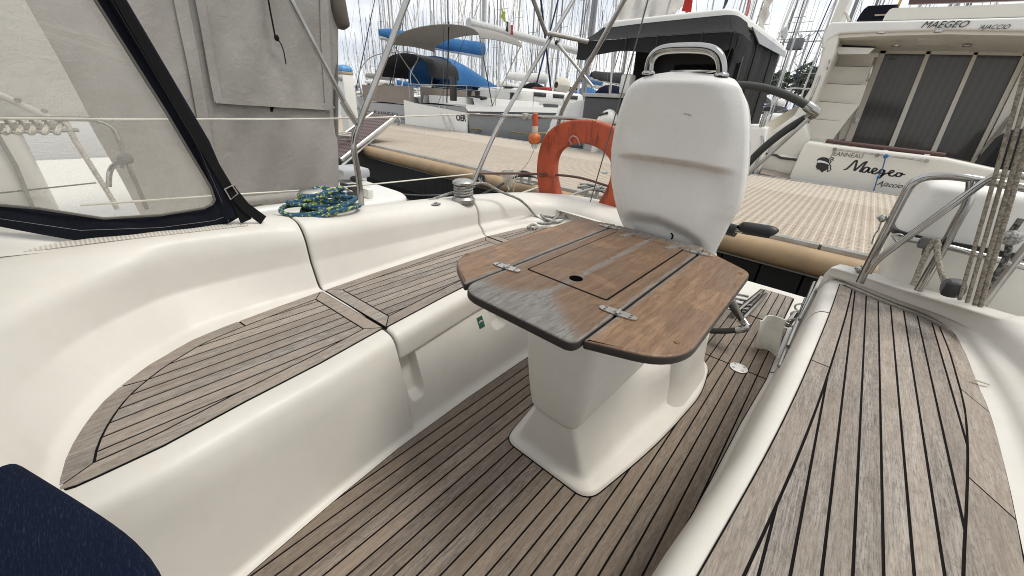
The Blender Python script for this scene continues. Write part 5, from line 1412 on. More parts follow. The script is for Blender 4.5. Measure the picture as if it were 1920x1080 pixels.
trn = m.build('transom', CRM, my, smooth=50)
text_mesh('Jeanneau'.upper(), .095, M_plain('small_lettering', (.16, .15, .14), .5), trn, tp(1587, 294, YT-.004), (1, 0, .0), (0, 0, 1), sx=.92)
def stroke(L, r, y, mb, n=6):
    P = [PY(1440+a/6, 240+b/6, y) for a, b in L]; P = spline(P, len(P)*n)
    g = []
    for i, p in enumerate(P):
        t = (P[min(i+1, len(P)-1)]-P[max(i-1, 0)]); t.y = 0; t.normalize(); nn = Vector((t.z, 0, -t.x)); w_ = r*(.75+.5*abs(t.z))
        g.append([p+nn*w_, p-nn*w_])
    mb.sheet(g, .002)
m = MB(); ys_ = YT-.004
for L in ([(850, 466), (880, 462), (920, 430), (978, 374), (1000, 370), (990, 415), (972, 476), (1010, 450), (1070, 398), (1110, 380), (1095, 402), (1052, 462), (1034, 490), (1060, 488)],
          [(1140, 450), (1110, 440), (1075, 460), (1060, 490), (1085, 497), (1120, 475), (1145, 450), (1125, 485), (1132, 500), (1158, 495)],
          [(1165, 498), (1205, 482), (1225, 465), (1205, 452), (1178, 470), (1172, 505), (1200, 515), (1238, 498)],
          [(1312, 478), (1280, 467), (1252, 492), (1258, 512), (1288, 506), (1312, 480), (1296, 520), (1255, 560), (1228, 562)], [(1255, 545), (1300, 522), (1352, 505)],
          [(1352, 515), (1395, 502), (1415, 487), (1395, 477), (1367, 497), (1365, 530), (1400, 541), (1434, 524)],
          [(1492, 510), (1462, 505), (1440, 530), (1452, 546), (1486, 540), (1507, 516), (1490, 506), (1514, 520), (1545, 524)]):
    stroke(L, .0115, ys_, m)
m.build('lettering', INK, trn, smooth=0)
text_mesh('Ajaccio', .112, INK, trn, tp(1666, 350, YT-.004), (1, 0, 0), (0, 0, 1), shear=.42, sx=.95)
def pxpoly(L, y): return [PY(1440+a/6, 240+b/6, y) for a, b in L]
m = MB(); P = pxpoly([(556, 350), (580, 335), (620, 327), (660, 333), (688, 350), (692, 400), (678, 440), (665, 465), (640, 480), (602, 500), (590, 480), (570, 465), (548, 467), (550, 452), (540, 446), (544, 436), (535, 428), (547, 412), (550, 395), (553, 370)], YT-.003)
m.prism(P, (0, -.003, 0)); m.build('emblem', INK, trn, smooth=0)
m = MB(); m.prism(pxpoly([(551, 378), (572, 360), (640, 374), (690, 402), (684, 412), (640, 396), (590, 388), (556, 390)], YT-.008), (0, -.002, 0))
m.build('emblem_band', M_plain('emblem_white', (.72, .72, .70), .4), trn, smooth=0)
m = MB()
for L in ([(690, 350), (712, 332), (738, 340), (722, 356), (738, 366)], [(692, 404), (708, 380), (702, 362), (716, 352)], [(690, 410), (668, 425), (676, 445), (668, 488), (690, 480)], [(690, 410), (706, 425), (700, 450), (708, 464), (690, 486)]): stroke(L, .006, YT-.004, m)
m.build('emblem_ribbon', INK, trn, smooth=0)
# rails on the transom
TR = M_plain('dark_red_teak', (.075, .028, .022), .4, coat=.3)
m = MB(); m.tube([tp(1549, 264, 8.98), tp(1590, 269, 8.98), tp(1772, 291, 8.98)], .035, 10); tr_ = m.build('teak_rail', TR, my)
for a in (1660, 1737):
    m = MB(); m.box(tp(a, 284 if a < 1700 else 292, 8.97), (.06, .05, .05)); m.build('rail_foot', HULLW, tr_)
m = MB(); m.tube([tp(1565, 280, 8.80), tp(1738, 302, 8.80)], .012, 8); cr_ = m.build('chrome_rail', STEEL, my)
for a, b in ((1565, 280), (1645, 291), (1737, 302)):
    m = MB(); m.lathe([(.001, -.01), (.030, -.01), (.028, .02), (.014, .09), (.001, .09)], tp(a, b, 8.79), (0, 1, 0), 14); m.build('rail_end', STEEL, cr_)
BL = M_plain('blue_line', (.03, .12, .30), .7)
m = MB(); m.tube(spline([tp(1661, 292, 8.77), tp(1655, 315, 8.82), tp(1646, 333, 8.84), tp(1640, 352, 8.84), tp(1637, 360, 8.84)], 14), .008, 6); m.ball(tp(1661, 293, 8.77), (.032, .02, .035), 2); m.ball(tp(1647, 332, 8.83), (.02, .02, .03), 2)
o = m.build('blue_cord', BL); tag(o, 'blue cord knotted on the chrome rail and hanging over the yacht name', 'cord')
# platform side, step and teak left of the transom
m = MB(); edge_panel([(1404, 300), (1412, 268), (1440, 250), (1489, 216), (1512, 232), (1520, 258), (1516, 275), (1500, 290), (1480, 340), (1470, 380), (1405, 380)], 9.45, .5, m, .06); m.build('quarter', CRM, my, smooth=50)
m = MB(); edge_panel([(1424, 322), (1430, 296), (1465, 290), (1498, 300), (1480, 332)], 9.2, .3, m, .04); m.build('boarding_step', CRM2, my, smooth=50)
m = MB(); m.slab(PY(1424, 326, 8.75), PY(1477, 338, 8.75), PY(1482, 328, 9.15), PY(1430, 316, 9.15), .03); m.build('step_teak', TEAK, my, smooth=0)
m = MB(); m.tube([PY(1436, 288, 9.18), PY(1455, 291, 9.18), PY(1464, 296, 9.18), PY(1500, 300, 9.18)], .022, 6); m.build('step_seam', RUBBER, my)
# stairs to the flybridge
TL = [((1440, 300), (1530, 310)), ((1503, 256), (1560, 263)), ((1521, 223), (1586, 228)), ((1530, 190), (1612, 196)), ((1541, 157), (1625, 160)), ((1553, 124), (1638, 126)), ((1562, 98), (1648, 100))]
for k in range(len(TL)-1):
    y = 9.75+.16*k; (a, b), (c, d) = TL[k], TL[k+1]
    m = MB(); A, B, Cc, D = PY(*a, y), PY(*b, y), PY(*d, y), PY(*c, y)
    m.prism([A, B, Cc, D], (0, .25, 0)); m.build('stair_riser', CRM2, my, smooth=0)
    if k: 
        m = MB(); m.tube([PY(a[0]+3, a[1]+.5, y-.01), PY(b[0]-10, b[1]+.5, y-.01)], .014, 6); m.build('stair_shadow_line', M_plain('stair_shadow_gap', (.20, .17, .13), .7) if 'SSG' not in globals() else SSG, my)  # dark strip paints the shadow line along each stair edge
m = MB(); edge_panel([(1541, 96), (1546, 60), (1575, 62), (1566, 100), (1533, 180), (1508, 236), (1504, 254), (1440, 254), (1489, 215), (1520, 164), (1533, 127)], 9.62, .9, m, .05); m.build('side_wall', CRM, my, smooth=50)
m = MB(); m.tube(spline([PY(1537, 142, 9.55), PY(1530, 160, 9.5), PY(1518, 190, 9.5), PY(1512, 206, 9.55)], 12), .018, 8); m.build('grab_handle', STEEL, my)
m = MB(); m.tube(spline([PY(1642, 108, 10.3), PY(1636, 125, 10.22), PY(1628, 148, 10.22), PY(1626, 150, 10.3)], 12), .02, 8); m.build('grab_handle', STEELD, my)
m = MB(); m.tube(spline([PY(1556, 112, 9.6), PY(1552, 125, 9.55), PY(1551, 130, 9.6)], 8), .012, 6); m.build('grab_handle', STEEL, my)
# hatch over the stairs
m = MB(); m.prism([PY(1565, 88, 9.95), PY(1640, 90, 9.95), PY(1628, 101, 9.95), PY(1572, 101, 9.95)], (0, .12, 0)); m.build('hatch_lip', HULLW, my, smooth=0)
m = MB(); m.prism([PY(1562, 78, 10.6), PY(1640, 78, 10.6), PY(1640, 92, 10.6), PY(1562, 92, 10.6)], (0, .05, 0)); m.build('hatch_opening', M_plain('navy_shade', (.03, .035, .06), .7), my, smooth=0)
# overhang
m = MB(); edge_panel([(1540, 88), (1543, 66), (1556, 44), (1562, 41), (1640, 39.5), (1780, 36), (1920, 32), (2400, 18), (2400, 62), (1920, 58), (1780, 56), (1640, 60), (1575, 63), (1552, 74), (1547, 92)], 9.6, .10, m, .03); fa = m.build('fascia', HULLW, my, smooth=50)
m = MB(); A = [PY(1556, 66, 9.66), PY(1640, 61, 9.66), PY(1780, 57, 9.66), PY(1920, 59, 9.66), PY(2400, 64, 9.66)]; B = [PY(1566, 82, 11.0), PY(1660, 90, 11.0), PY(1780, 91, 11.), PY(1920, 93, 11.0), PY(2300, 96, 11.0)]
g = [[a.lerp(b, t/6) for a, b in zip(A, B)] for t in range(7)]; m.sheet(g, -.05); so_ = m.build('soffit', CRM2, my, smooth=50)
for L in ([(1722, 72), (1783, 72), (1775, 83), (1720, 83)], [(1798, 71), (1860, 70), (1847, 83), (1790, 83)]):
    m = MB(); P = []
    for (a, b) in L:
        t = .45 if b < 75 else .80; p = ray(a, b); 
        zz = lerp(2.545, 2.44, t); P.append(CAM+p*((zz-H)/p.z))
    m.prism(P, (0, 0, -.012)); m.build('soffit_panel', CRM, so_, smooth=0)
for a, b in ((1760, 58.5), (1680, 86), (1813, 86), (1652, 61.5)):
    m = MB(); zz = 2.53 if b < 70 else 2.42; p = ray(a, b); p = CAM+p*((zz-H)/p.z); m.lathe([(.001, -.012), (.055, -.012), (.055, .01), (.001, .01)], p, (0, 0, 1), 14); m.build('downlight', STEELD, so_)
text_mesh('MAEGEO', .122, INK, fa, tp(1767, 51.5, 9.585), (1, 0, -.045), (0, 0, 1), shear=.38, sx=1.05)
text_mesh("'AJACCIO", .080, INK, fa, tp(1860, 54.5, 9.585), (1, 0, -.045), (0, 0, 1), shear=.42, sx=.92)
# sliding doors
def strip(L, y, dep, nm, mt, par):
    mb = MB(); mb.prism([PY(a, b, y) for a, b in L], (0, dep, 0)); return mb.build(nm, mt, par, smooth=0)
cg = NT('dark_door_glass'); spx = cg.new('ShaderNodeSeparateXYZ'); cg.link(cg.coord(), spx.inputs[0])
wv = cg.math('SINE', cg.math('ADD', cg.math('MULTIPLY', spx.outputs[0], 62.), cg.math('MULTIPLY', cg.noise(cg.coord((1, 1, .1)), 5, 3), 5.)))
cg.base(cg.mix(cg.math('MULTIPLY_ADD', wv, .5, .5), (.074, .071, .066), (.090, .086, .080))); cg.set(Roughness=.09, Specular_IOR_Level=.35)
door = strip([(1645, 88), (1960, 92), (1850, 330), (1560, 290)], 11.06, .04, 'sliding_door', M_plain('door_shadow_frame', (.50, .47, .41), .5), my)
panes = [[(1662, 100), (1736, 101.5), (1662, 282), (1592, 272)], [(1744, 102), (1824, 103.5), (1741, 290), (1670, 281)], [(1833, 104), (1921, 105), (1822, 302), (1749, 290)]]
for L in panes:
    strip(L, 11.02, .02, 'door_pane', cg.m, door)
FRM = M_gelcoat('door_frame', (.66, .62, .54), .4, .3, .1, False)
for nm, L in (('door_frame', [(1653, 92.5), (1960, 96.5), (1956, 105), (1649, 100)]), ('door_frame', [(1652, 92.5), (1663, 93), (1592, 276), (1580, 274)]), ('door_frame', [(1921, 96), (1932, 96), (1828, 306), (1819, 306)]),
              ('door_stile', [(1738, 96), (1746, 96), (1672, 285), (1662, 284)]), ('door_stile', [(1827, 98), (1835, 98), (1751, 294), (1741, 293)])):
    strip(L, 10.96, .05, nm, FRM, door)
strip([(1600, 106), (1648, 90), (1652, 93), (1590, 260), (1572, 262)], 11.0, .06, 'door_surround', CRM2, my)
m = MB(); m.box(PY(1606, 225, 10.93), (.04, .05, .09), bev=.01); m.build('door_handle', HULLW, door)
strip([(1934, 96), (2150, 110), (2000, 380), (1830, 310)], 10.9, .08, 'cabin_panel', CRM, my)
for k in range(3): 
    m = MB(); m.tube([PY(1860+k*8+30, 220-8*k, 10.85), PY(1830+k*8, 296, 10.85)], .012, 6); m.build('panel_seam', M_plain('seam_brown', (.30, .27, .22), .6), my)
m = MB(); c = PY(1890, 290, 10.0); s_ = []
for z, hx, hy in [(-.9, .50, .42), (-.4, .48, .40), (0, .46, .38), (.22, .40, .30), (.36, .30, .20), (.42, .16, .10)]:
    s_.append([Vector((c.x+.20+p.x+.03*math.sin(p.x*11+z*5), c.y+p.y+.10*z, c.z+z+.02*math.sin(p.x*9))) for p in ring([(-hx, -hy), (hx, -hy), (hx, hy), (-hx, hy)], .14, 0, 6)])
m.loft(s_, closed=True); m.add(s_[-1], [tuple(range(len(s_[-1])))]); m.build('covered_chair', M_canvas('black_cover', (.013, .013, .015), .15, 900), my, smooth=80)
# flybridge
strip([(1655, 38), (1660, 28), (1668, 18), (1674, 15), (1780, 12), (1920, 6), (2300, -10), (2300, 22), (1920, 31), (1780, 35)], 9.75, .25, 'flybridge_coaming', CRM, my)
strip([(1703, 8), (1940, 0), (1940, -9), (1706, -4)], 9.85, .06, 'flybridge_rail', TR, my)
strip([(1606, 38.5), (1612, 28), (1620, 17), (1628, 11), (1660, 9), (1685, 8), (1676, 14), (1668, 18), (1658, 36)], 9.9, .5, 'flybridge_seat', NAVY, my)
strip([(1640, 27), (1662, 26), (1661, 29), (1640, 30)], 9.88, .02, 'seat_strap', M_plain('tan_strap', (.42, .33, .22), .6), my)
strip([(1557, 42), (1573, 42), (1582, 25), (1596, -6), (1600, -30), (1580, -30), (1574, 0)], 9.9, .5, 'radar_arch', CRM, my)
m = MB(); m.tube(spline([PY(1583, 20, 9.95), PY(1588, 28, 9.95), PY(1592, 40, 9.95)], 8), .022, 8); m.build('arch_stay', CRM2, my)
m = MB(); hullbox(m, -1.35, 5.2, 9.5, 21, -.6, .45, .3); m.build('hull', CRM, my, smooth=50)
m = MB(); hullbox(m, -.95, 5.0, 11.1, 18, .4, 2.45, .3); m.build('deckhouse', CRM, my, smooth=50)
m = MB(); hullbox(m, -1.25, 5.1, 9.75, 18, 2.56, 2.66, .2); m.build('flybridge_deck', CRM, my, smooth=50)
# ------------------------------------------------------------------ black-canopied motorboat
BC = M_canvas('black_canopy', (.017, .017, .018), .2, 900, fade=(.035, .035, .035), sheen=0.); BC2 = M_canvas('grey_black_curtain', (.032, .032, .033), .2, 900, sheen=0.)
bb = thing('motorboat', 'white motorboat under a black canvas canopy directly behind the steering console', 'motorboat', (-4.1, 12, -.3))
m = MB(); P = round_poly([Vector((-5.75, 9.55, 0)), Vector((-2.70, 9.30, 0)), Vector((-2.62, 15, 0)), Vector((-5.75, 15, 0))], [.25, .35, .9, .9], 8)
sec = []
for k in range(5):
    a = k/4*PI/2; d = .05*(1-math.cos(a)); sec.append([(x, y, 2.99+.06*math.sin(a)) for x, y in offset_poly([(p.x, p.y) for p in P], [d]*len(P))])
m.loft([[(p.x, p.y, 2.90) for p in P]]+sec, closed=True); m.add(sec[-1], [tuple(t) for t in tessellate_polygon([[Vector(p) for p in sec[-1]]])]); m.add([(p.x, p.y, 2.90) for p in P], [tuple(t) for t in tessellate_polygon([[Vector((p.x, p.y, 2.9)) for p in P]])])
m.build('roof', HULLW, bb, smooth=50)
# canopy: slope and valence as one folded cloth along the aft edge and round the corner
a1_ = [(-5.70, 9.58), (-4.8, 9.48), (-3.9, 9.40), (-3.0, 9.33), (-2.78, 9.36), (-2.68, 9.55), (-2.67, 10.2)]
a2_ = [(-6.0, 9.0), (-4.9, 8.92), (-3.9, 8.86), (-2.75, 8.82), (-2.52, 8.95), (-2.45, 9.3), (-2.5, 10.3)]
A = spline([Vector((x, y, 2.93)) for x, y in a1_], 50); B = spline([Vector((x, y, 2.58)) for x, y in a2_], 50)
m = MB(); g = []
for i, (p, q) in enumerate(zip(A, B)):
    row = [p.lerp(q, t)+Vector((0, 0, -.05*math.sin(PI*t)*(1 if i < 32 else .4))) for t in (0, .2, .4, .6, .8, .95, 1.)]
    g.append(row)
m.sheet(g, .006); m.build('canopy', BC, bb, smooth=70)
m = MB(); g = []
for i, q in enumerate(B[:47]):
    t = i/46; hgt = .26+.03*math.sin(i*.5)+(.10 if t < .06 else 0)+.16*smooth(.74, .86, t)*(1-smooth(.95, 1., t))
    pf = .035*math.sin(i*1.9)*smooth(.7, .8, t)
    g.append([q+Vector((0, .02+.03*math.sin(PI*k/5)-pf*math.sin(PI*k/5), -hgt*k/5)) for k in range(6)])
m.sheet(g, .006); m.build('valence', BC, bb, smooth=70)
for k in (10, 16, 22, 33):
    m = MB(); m.tube([B[k]+Vector((0, -.02, .02)), B[k]+Vector((0, .01, -.26))], .014, 6); m.build('tie', BLACK, bb)
m = MB(); g = []
for i in range(24):
    y = lerp(9.9, 14.6, i/23); g.append([Vector((-2.72+.02*math.sin(i*1.3+k*.4), y, lerp(2.9, 1.0, k/6))) for k in range(7)])
m.sheet(g, .006); m.build('side_curtain', BC2, bb, smooth=70)
for y in (11.6, 13.4):
    m = MB(); m.tube([(-2.68, y, 2.88), (-2.68, y, 1.0)], .02, 6); m.build('curtain_seam', BLACK, bb)
m = MB(); m.slab((-2.66, 10.6, 2.92), (-2.62, 14.7, 2.92), (-2.62, 14.9, 2.80), (-2.66, 11.6, 2.74), .03); m.build('side_moulding', HULLG, bb, smooth=0)
m = MB(); m.box((-3.7, 10.55, 1.75), (2.1, .1, 2.1)); m.build('dark_interior_box', BLACK, bb)  # black box stands in for the shaded interior under the canopy
gk = NT('cabin_glass'); gk.base((.012, .012, .013)); gk.set(Roughness=.08)
m = MB(); m.box((-3.55, 10.48, 1.85), (1.1, .03, .75), bev=.01); m.build('cabin_window', gk.m, bb)
m = MB(); m.slab((-4.78, 9.7, 2.55), (-4.70, 10.5, 2.6), (-4.62, 10.5, .8), (-4.70, 9.7, .8), .03); m.build('side_curtain', BC, bb, smooth=0)
for x in (-3.05, -2.93):
    m = MB(); m.tube([(x, 9.6, .8), (x+.10, 10.2, 2.5)], .018, 8); m.build('ladder_rail', STEEL, bb)
m = MB(); m.tube([(-3.05, 9.95, 1.9), (-2.9, 9.95, 1.9)], .015, 6); m.build('ladder_rung', STEEL, bb)
m = MB(); hullbox(m, -5.75, -2.05, 9.25, 19, -.6, .95, .35, .12); m.build('hull', HULLW, bb, smooth=50)
m = MB(); edge_panel([(1396, 330), (1398, 240), (1428, 236), (1440, 240), (1432, 290), (1420, 330)], 8.95, .4, m, .05); m.build('stern_locker', HULLW, bb, smooth=50)
m = MB(); p = PY(1427, 240, 9.0); m.tube([p, p+Vector((0, 0, .30))], .045, 12); rh = m.build('rod_holder', STEEL, bb); m = MB(); m.tube([p+Vector((0, 0, .29)), p+Vector((0, 0, .36))], .052, 12); m.build('holder_cap', BLACK, rh)
m = MB(); m.slab(PY(1430, 235, 9.3), PY(1500, 196, 11.2), PY(1512, 215, 11.2), PY(1440, 262, 9.3), .1); m.build('coaming', M_gelcoat('cream_coaming', (.74, .68, .54), .4, .3, .1, False), bb, smooth=0)
m = MB(); m.tube(spline([PY(1409, 330, 8.9), PY(1420, 300, 8.9), PY(1430, 268, 8.92), PY(1428, 255, 8.95)], 12), .018, 8); m.build('stern_rail', STEEL, bb)
m = MB(); hullbox(m, -5.6, -4.6, 8.95, 9.5, .5, 1.42, .08, .04); m.build('bait_locker', M_plain('dark_grey_locker', (.05, .05, .055), .4), bb, smooth=50)
m = MB(); hullbox(m, -5.65, -4.55, 8.90, 9.55, 1.42, 1.50, .08, .03); m.build('locker_top', M_plain('locker_top_grey', (.36, .35, .33), .4), bb, smooth=50)
m = MB(); m.box((-4.72, 9.4, 1.72), (.26, .3, .42), bev=.05); m.build('winch_box', HULLW, bb)
# silver cover, stanchions and flags on the roof
SIL = M_canvas('silver_tarp', (.45, .43, .39), .4, 500, fade=(.62, .60, .56))
m = MB(); g = []
for i in range(26):
    x = lerp(-5.55, -4.05, i/25); g.append([Vector((x+.04*math.sin(k*1.7+i*.6), 9.75+.12*k+.05*math.sin(i*.9+k), 3.05+.85*math.sin(PI*.5*k/7)*(1-.5*smooth(.75, 1., i/25))+.04*math.sin(i*1.1+k*2.))) for k in range(8)])
m.sheet(g, -.006); m.build('roof_cover', SIL, bb, smooth=70)
for x in (-4.75, -4.2):
    m = MB(); m.tube([(x, 9.62, 3.04), (x+.06, 9.75, 3.9)], .024, 8); m.build('roof_stanchion', STEEL, bb)
RED = M_canvas('red_flag', (.42, .03, .02), .1, 900)
m = MB(); m.sheet([[Vector((-3.98+.10*j+.02*math.sin(i+j), 9.9, 3.18+.14*i-.02*j)) for j in range(3)] for i in range(7)], .004); o = m.build('red_flag', RED, None, smooth=70); tag(o, 'small red flag at the right end of the silver roof cover', 'flag')
for k in range(4):
    m = MB(); x = -2.95; y = 10.4+k*.55; m.tube([(x, y, 3.04), (x+.02, y+.12, 4.6)], .016, 6); m.build('roof_rail', STEEL, bb)
m = MB(); m.tube([(-2.95, 10.4, 3.75), (-2.95, 12.3, 3.75)], .018, 6); m.build('roof_rail', STEEL, bb)
m = MB(); m.sheet([[Vector((-3.0+.02*math.sin(i*1.3), 11.0+.09*j, 3.12+.17*i)) for j in range(4)] for i in range(8)], .006); o = m.build('red_banner', RED, None, smooth=70); tag(o, 'red and white rolled banner on the canopied boat roof rail', 'flag')
m = MB(); m.sheet([[Vector((-3.25+.03*math.sin(i*1.3), 10.2+.09*j, 3.06+.22*i+.10*j)) for j in range(4)] for i in range(8)], .006); m.build('console_cover', BC2, bb, smooth=70)
m = MB(); m.sheet([[Vector((-2.92+.05*math.sin(i*2.1), 12.0+.16*j+.03*math.sin(i), 3.1+.12*i+.06*math.sin(j))) for j in range(6)] for i in range(9)], .006); m.build('spray_screen', SIL, bb, smooth=70)
m = MB(); m.lathe([(.001, 0), (.10, .0), (.14, .06), (.001, .10)], (-2.5, 13.0, 3.12), (1, -.3, .2), 12); m.build('searchlight', STEEL, bb)
# outboard and tarp by the canopied boat's stern
ob = thing('outboard_motor', 'white outboard motor tilted up behind the lifebuoy', 'outboard motor', tuple(PY(1140, 232, 8.7)))
m = MB(); a = PY(1117, 236, 8.7); b = PY(1158, 226, 8.7)
c = (a+b)*.5; ax = (b-a).normalized()
secs = []
for k in range(13):
    t = k/12; r_ = math.sin(PI*min(1, max(.0, t*.93+.05)))**.55; p = a.lerp(b, t)+Vector((0, 0, .10*math.sin(PI*t)))
    secs.append([p+Vector((0, .22*r_*math.cos(q), .20*r_*math.sin(q)*(1 if math.sin(q) > 0 else .8))) for q in [2*PI*j/16 for j in range(16)]])
m.loft(secs, closed=True, cap=True); cw = m.build('cowl', HULLW, ob, smooth=60)
for k in range(3):
    m = MB(); p = a.lerp(b, .35+.14*k)+Vector((-.0, -.20, .20)); m.box(p, (.06, .05, .035), Matrix.Rotation(.7, 3, 'X')); m.build('marking', INK, cw)
m = MB(); m.tube([a+Vector((.1, 0, -.1)), a+Vector((.0, .1, -.7))], .09, 10); m.build('leg', HULLW, ob)
m = MB(); g = []
for i in range(16):
    t = i/15; g.append([Vector((lerp(-6.7, -5.35, t)+.03*math.sin(k*2+i), 8.98+.10*k+.03*math.sin(i*1.7+k), lerp(.45, 1.42-.25*abs(t-.62)*1.8, math.sin(PI*.5*k/7))+.02*math.sin(i*2.3+k*1.3))) for k in range(8)])
m.sheet(g, -.006); o = m.build('grey_tarpaulin', M_canvas('pale_tarp', (.52, .515, .50), .3, 300), None, smooth=70); tag(o, 'pale grey tarpaulin over a tender left of the dark locker', 'tarpaulin')

# ------------------------------------------------------------------ sailboats
MASTM = [M_plain('mast_white', (.50, .50, .49), .4), M_plain('mast_grey', (.22, .22, .225), .45, .3), M_plain('mast_tan', (.46, .41, .34), .5), M_plain('mast_dark', (.13, .13, .135), .5)]
RIGM = M_plain('rigging_wire', (.10, .10, .10), .6)
COVM = {'blue': M_canvas('blue_cover', (.022, .115, .30), .2, 500, fade=(.05, .19, .40)), 'dark': M_canvas('dark_cover', (.02, .02, .024), .15, 500), 'green': M_canvas('green_cover', (.012, .075, .055), .2, 500),
        'grey': M_canvas('grey_cover', (.24, .23, .21), .2, 500), 'white': M_canvas('white_cover', (.62, .61, .58), .15, 500), 'navy': M_canvas('navy_cover', (.012, .02, .06), .15, 500), 'yellow': M_canvas('yellow_cover', (.62, .36, .03), .15, 500)}
WIN = NT('cabin_window_tint'); WIN.base((.02, .022, .025)); WIN.set(Roughness=.12)
DECK = M_gelcoat('sailboat_deck', (.74, .735, .71), .45, .35, .05, False)
def sailboat(name, label, loc, L=11., B=3.6, fb=1.05, hull=None, mast=0, mh=14., cover='blue', spray='blue', rot=0., group=None, parts=True, mast_at=.42, boomlen=None, boomz=2.5, heel=0., stays=True, mr=.085, boom_bare=False):
    hull = hull or HULLW
    r = bpy.data.objects.new(name, None); COL.objects.link(r); r.empty_display_size = .2; ROOTLOC[r] = Vector((0, 0, 0)); tag(r, label, 'sailboat', group)
    def halfb(t): return B*.5*(.86+.14*math.sin(PI*min(1, t*1.25)))*(1-max(0, (t-.45)/.55)**2.2) if t < 1 else 0.02
    ts = [0, .02, .1, .2, .3, .4, .5, .6, .7, .8, .88, .95, 1.]
    def sheer(t): return fb+.28*max(0, t-.35)**1.5
    m = MB(); secs = []
    for t in ts:
        hb = max(.02, halfb(t)); z = sheer(t); y = t*L-(.0 if t > .01 else 0)
        half = [(hb, z), (hb*.99, z*.55), (hb*.93, .12), (hb*.78, -.25), (0, -.5)]
        secs.append([(x, y+(.35*(1-zz/z) if t == 0 else 0)-.0, zz) for x, zz in half]+[(-x, y+(.35*(1-zz/z) if t == 0 else 0), zz) for x, zz in half[-2::-1]])
    m.loft(secs); m.add(secs[0], [tuple(range(len(secs[0])))]); hl = m.build('hull', hull, r, smooth=40)
    m = MB(); m.loft([[(-max(.02, halfb(t)), t*L, sheer(t)+.004), (0, t*L, sheer(t)+.05*min(1, 6*(1-t))), (max(.02, halfb(t)), t*L, sheer(t)+.004)] for t in ts]); m.build('deck', DECK, r, smooth=40)
    cab = []
    for t, h in [(.30, .02), (.315, .40), (.45, .42), (.60, .34), (.72, .06)]:
        hb = halfb(t)*.66; z = sheer(t); cab.append([(-hb, t*L, z), (-hb*.92, t*L, z+h*.8), (-hb*.75, t*L, z+h), (hb*.75, t*L, z+h), (hb*.92, t*L, z+h*.8), (hb, t*L, z)])
    m = MB(); m.loft(cab); m.add(cab[0], [tuple(range(6))]); cb_ = m.build('cabin', DECK, r, smooth=40)
    m = MB()
    for s_ in (-1, 1):
        for ta, tb in ((.36, .44), (.48, .56)):
            m.slab((s_*halfb(ta)*.655, ta*L, sheer(ta)+.12), (s_*halfb(tb)*.655, tb*L, sheer(tb)+.12), (s_*halfb(tb)*.63, tb*L, sheer(tb)+.24), (s_*halfb(ta)*.63, ta*L, sheer(ta)+.24), .012)
    m.build('cabin_windows', WIN.m, cb_, smooth=0)
    for s_ in (-1, 1):
        m = MB(); m.loft([[(s_*halfb(t)*.62, t*L, sheer(t)), (s_*halfb(t)*.64, t*L, sheer(t)+.30), (s_*halfb(t)*.82, t*L, sheer(t)+.28), (s_*halfb(t)*.88, t*L, sheer(t))] for t in (.04, .12, .2, .3)]); m.build('cockpit_coaming', DECK, r, smooth=40)
    mx_, my_ = 0., L*mast_at; zt_ = fb+.45
    m = MB(); m.tube([(0, my_, zt_-.3), (0, my_-.03, zt_+mh*.5), (0, my_-.08, zt_+mh)], [mr, mr*.95, mr*.75], 10); m.build('mast', MASTM[mast], r, smooth=60)
    for f in (.36, .68):
        m = MB(); m.tube([(-.85*(1.2-f*.5), my_-.15, zt_+mh*f+.05), (0, my_, zt_+mh*f), (.85*(1.2-f*.5), my_-.15, zt_+mh*f+.05)], .022, 6); m.build('spreader', MASTM[mast], r)
    if stays:
        rs = .011
        for nm, a, b in (('forestay', (0, L*.97, fb+.2), (0, my_, zt_+mh*.97)), ('backstay', (0, .08, fb), (0, my_-.08, zt_+mh))):
            m = MB(); m.tube([a, b], rs, 4, cap=False); m.build(nm, RIGM, r)
        for s_ in (-1, 1):
            m = MB(); m.tube([(s_*B*.46, my_-.1, fb), (s_*.87, my_-.15, zt_+mh*.36+.05), (s_*.72, my_-.15, zt_+mh*.68+.05), (0, my_, zt_+mh*.98)], rs, 4, cap=False); m.build('shroud', RIGM, r)
            m = MB(); m.tube([(s_*B*.44, my_+.1, fb), (0, my_, zt_+mh*.36)], rs, 4, cap=False); m.build('lower_shroud', RIGM, r)
        m = MB(); m.tube([(.10, my_-.12, zt_+.3), (.06, my_-.12, zt_+mh*.96)], .007, 4, cap=False); m.build('halyard', RIGM, r)
    m = MB(); jr = .055 if cover != 'yellow' else .07; m.tube([(0, L*.955, fb+.6), (0, lerp(L*.97, my_, .5), lerp(fb+.2, zt_+mh*.97, .5)), (0, lerp(L*.97, my_, .93), lerp(fb+.2, zt_+mh*.97, .93))], [jr, jr*.9, jr*.35], 8); m.build('furled_jib', COVM['navy' if cover in ('blue', 'navy') else ('white' if cover != 'yellow' else 'yellow')], r)
    bl = boomlen or L*.36
    m = MB(); m.tube([(0, my_-.1, boomz), (0, my_-bl, boomz+.06)], .075 if not boom_bare else .15, 10); m.build('boom', MASTM[0], r, smooth=60)
    if cover and not boom_bare:
        m = MB(); n = 12; m.tube([(0.02*math.sin(k*1.7), my_-.05-(bl-.05)*k/n, boomz+.2+.10*(1-k/n)-.03*math.sin(PI*k/n)) for k in range(n+1)], [.2+.1*(1-k/n)-(.08 if k == n else 0) for k in range(n+1)], 10, flat=.62); m.build('sail_cover', COVM[cover], r, smooth=60)
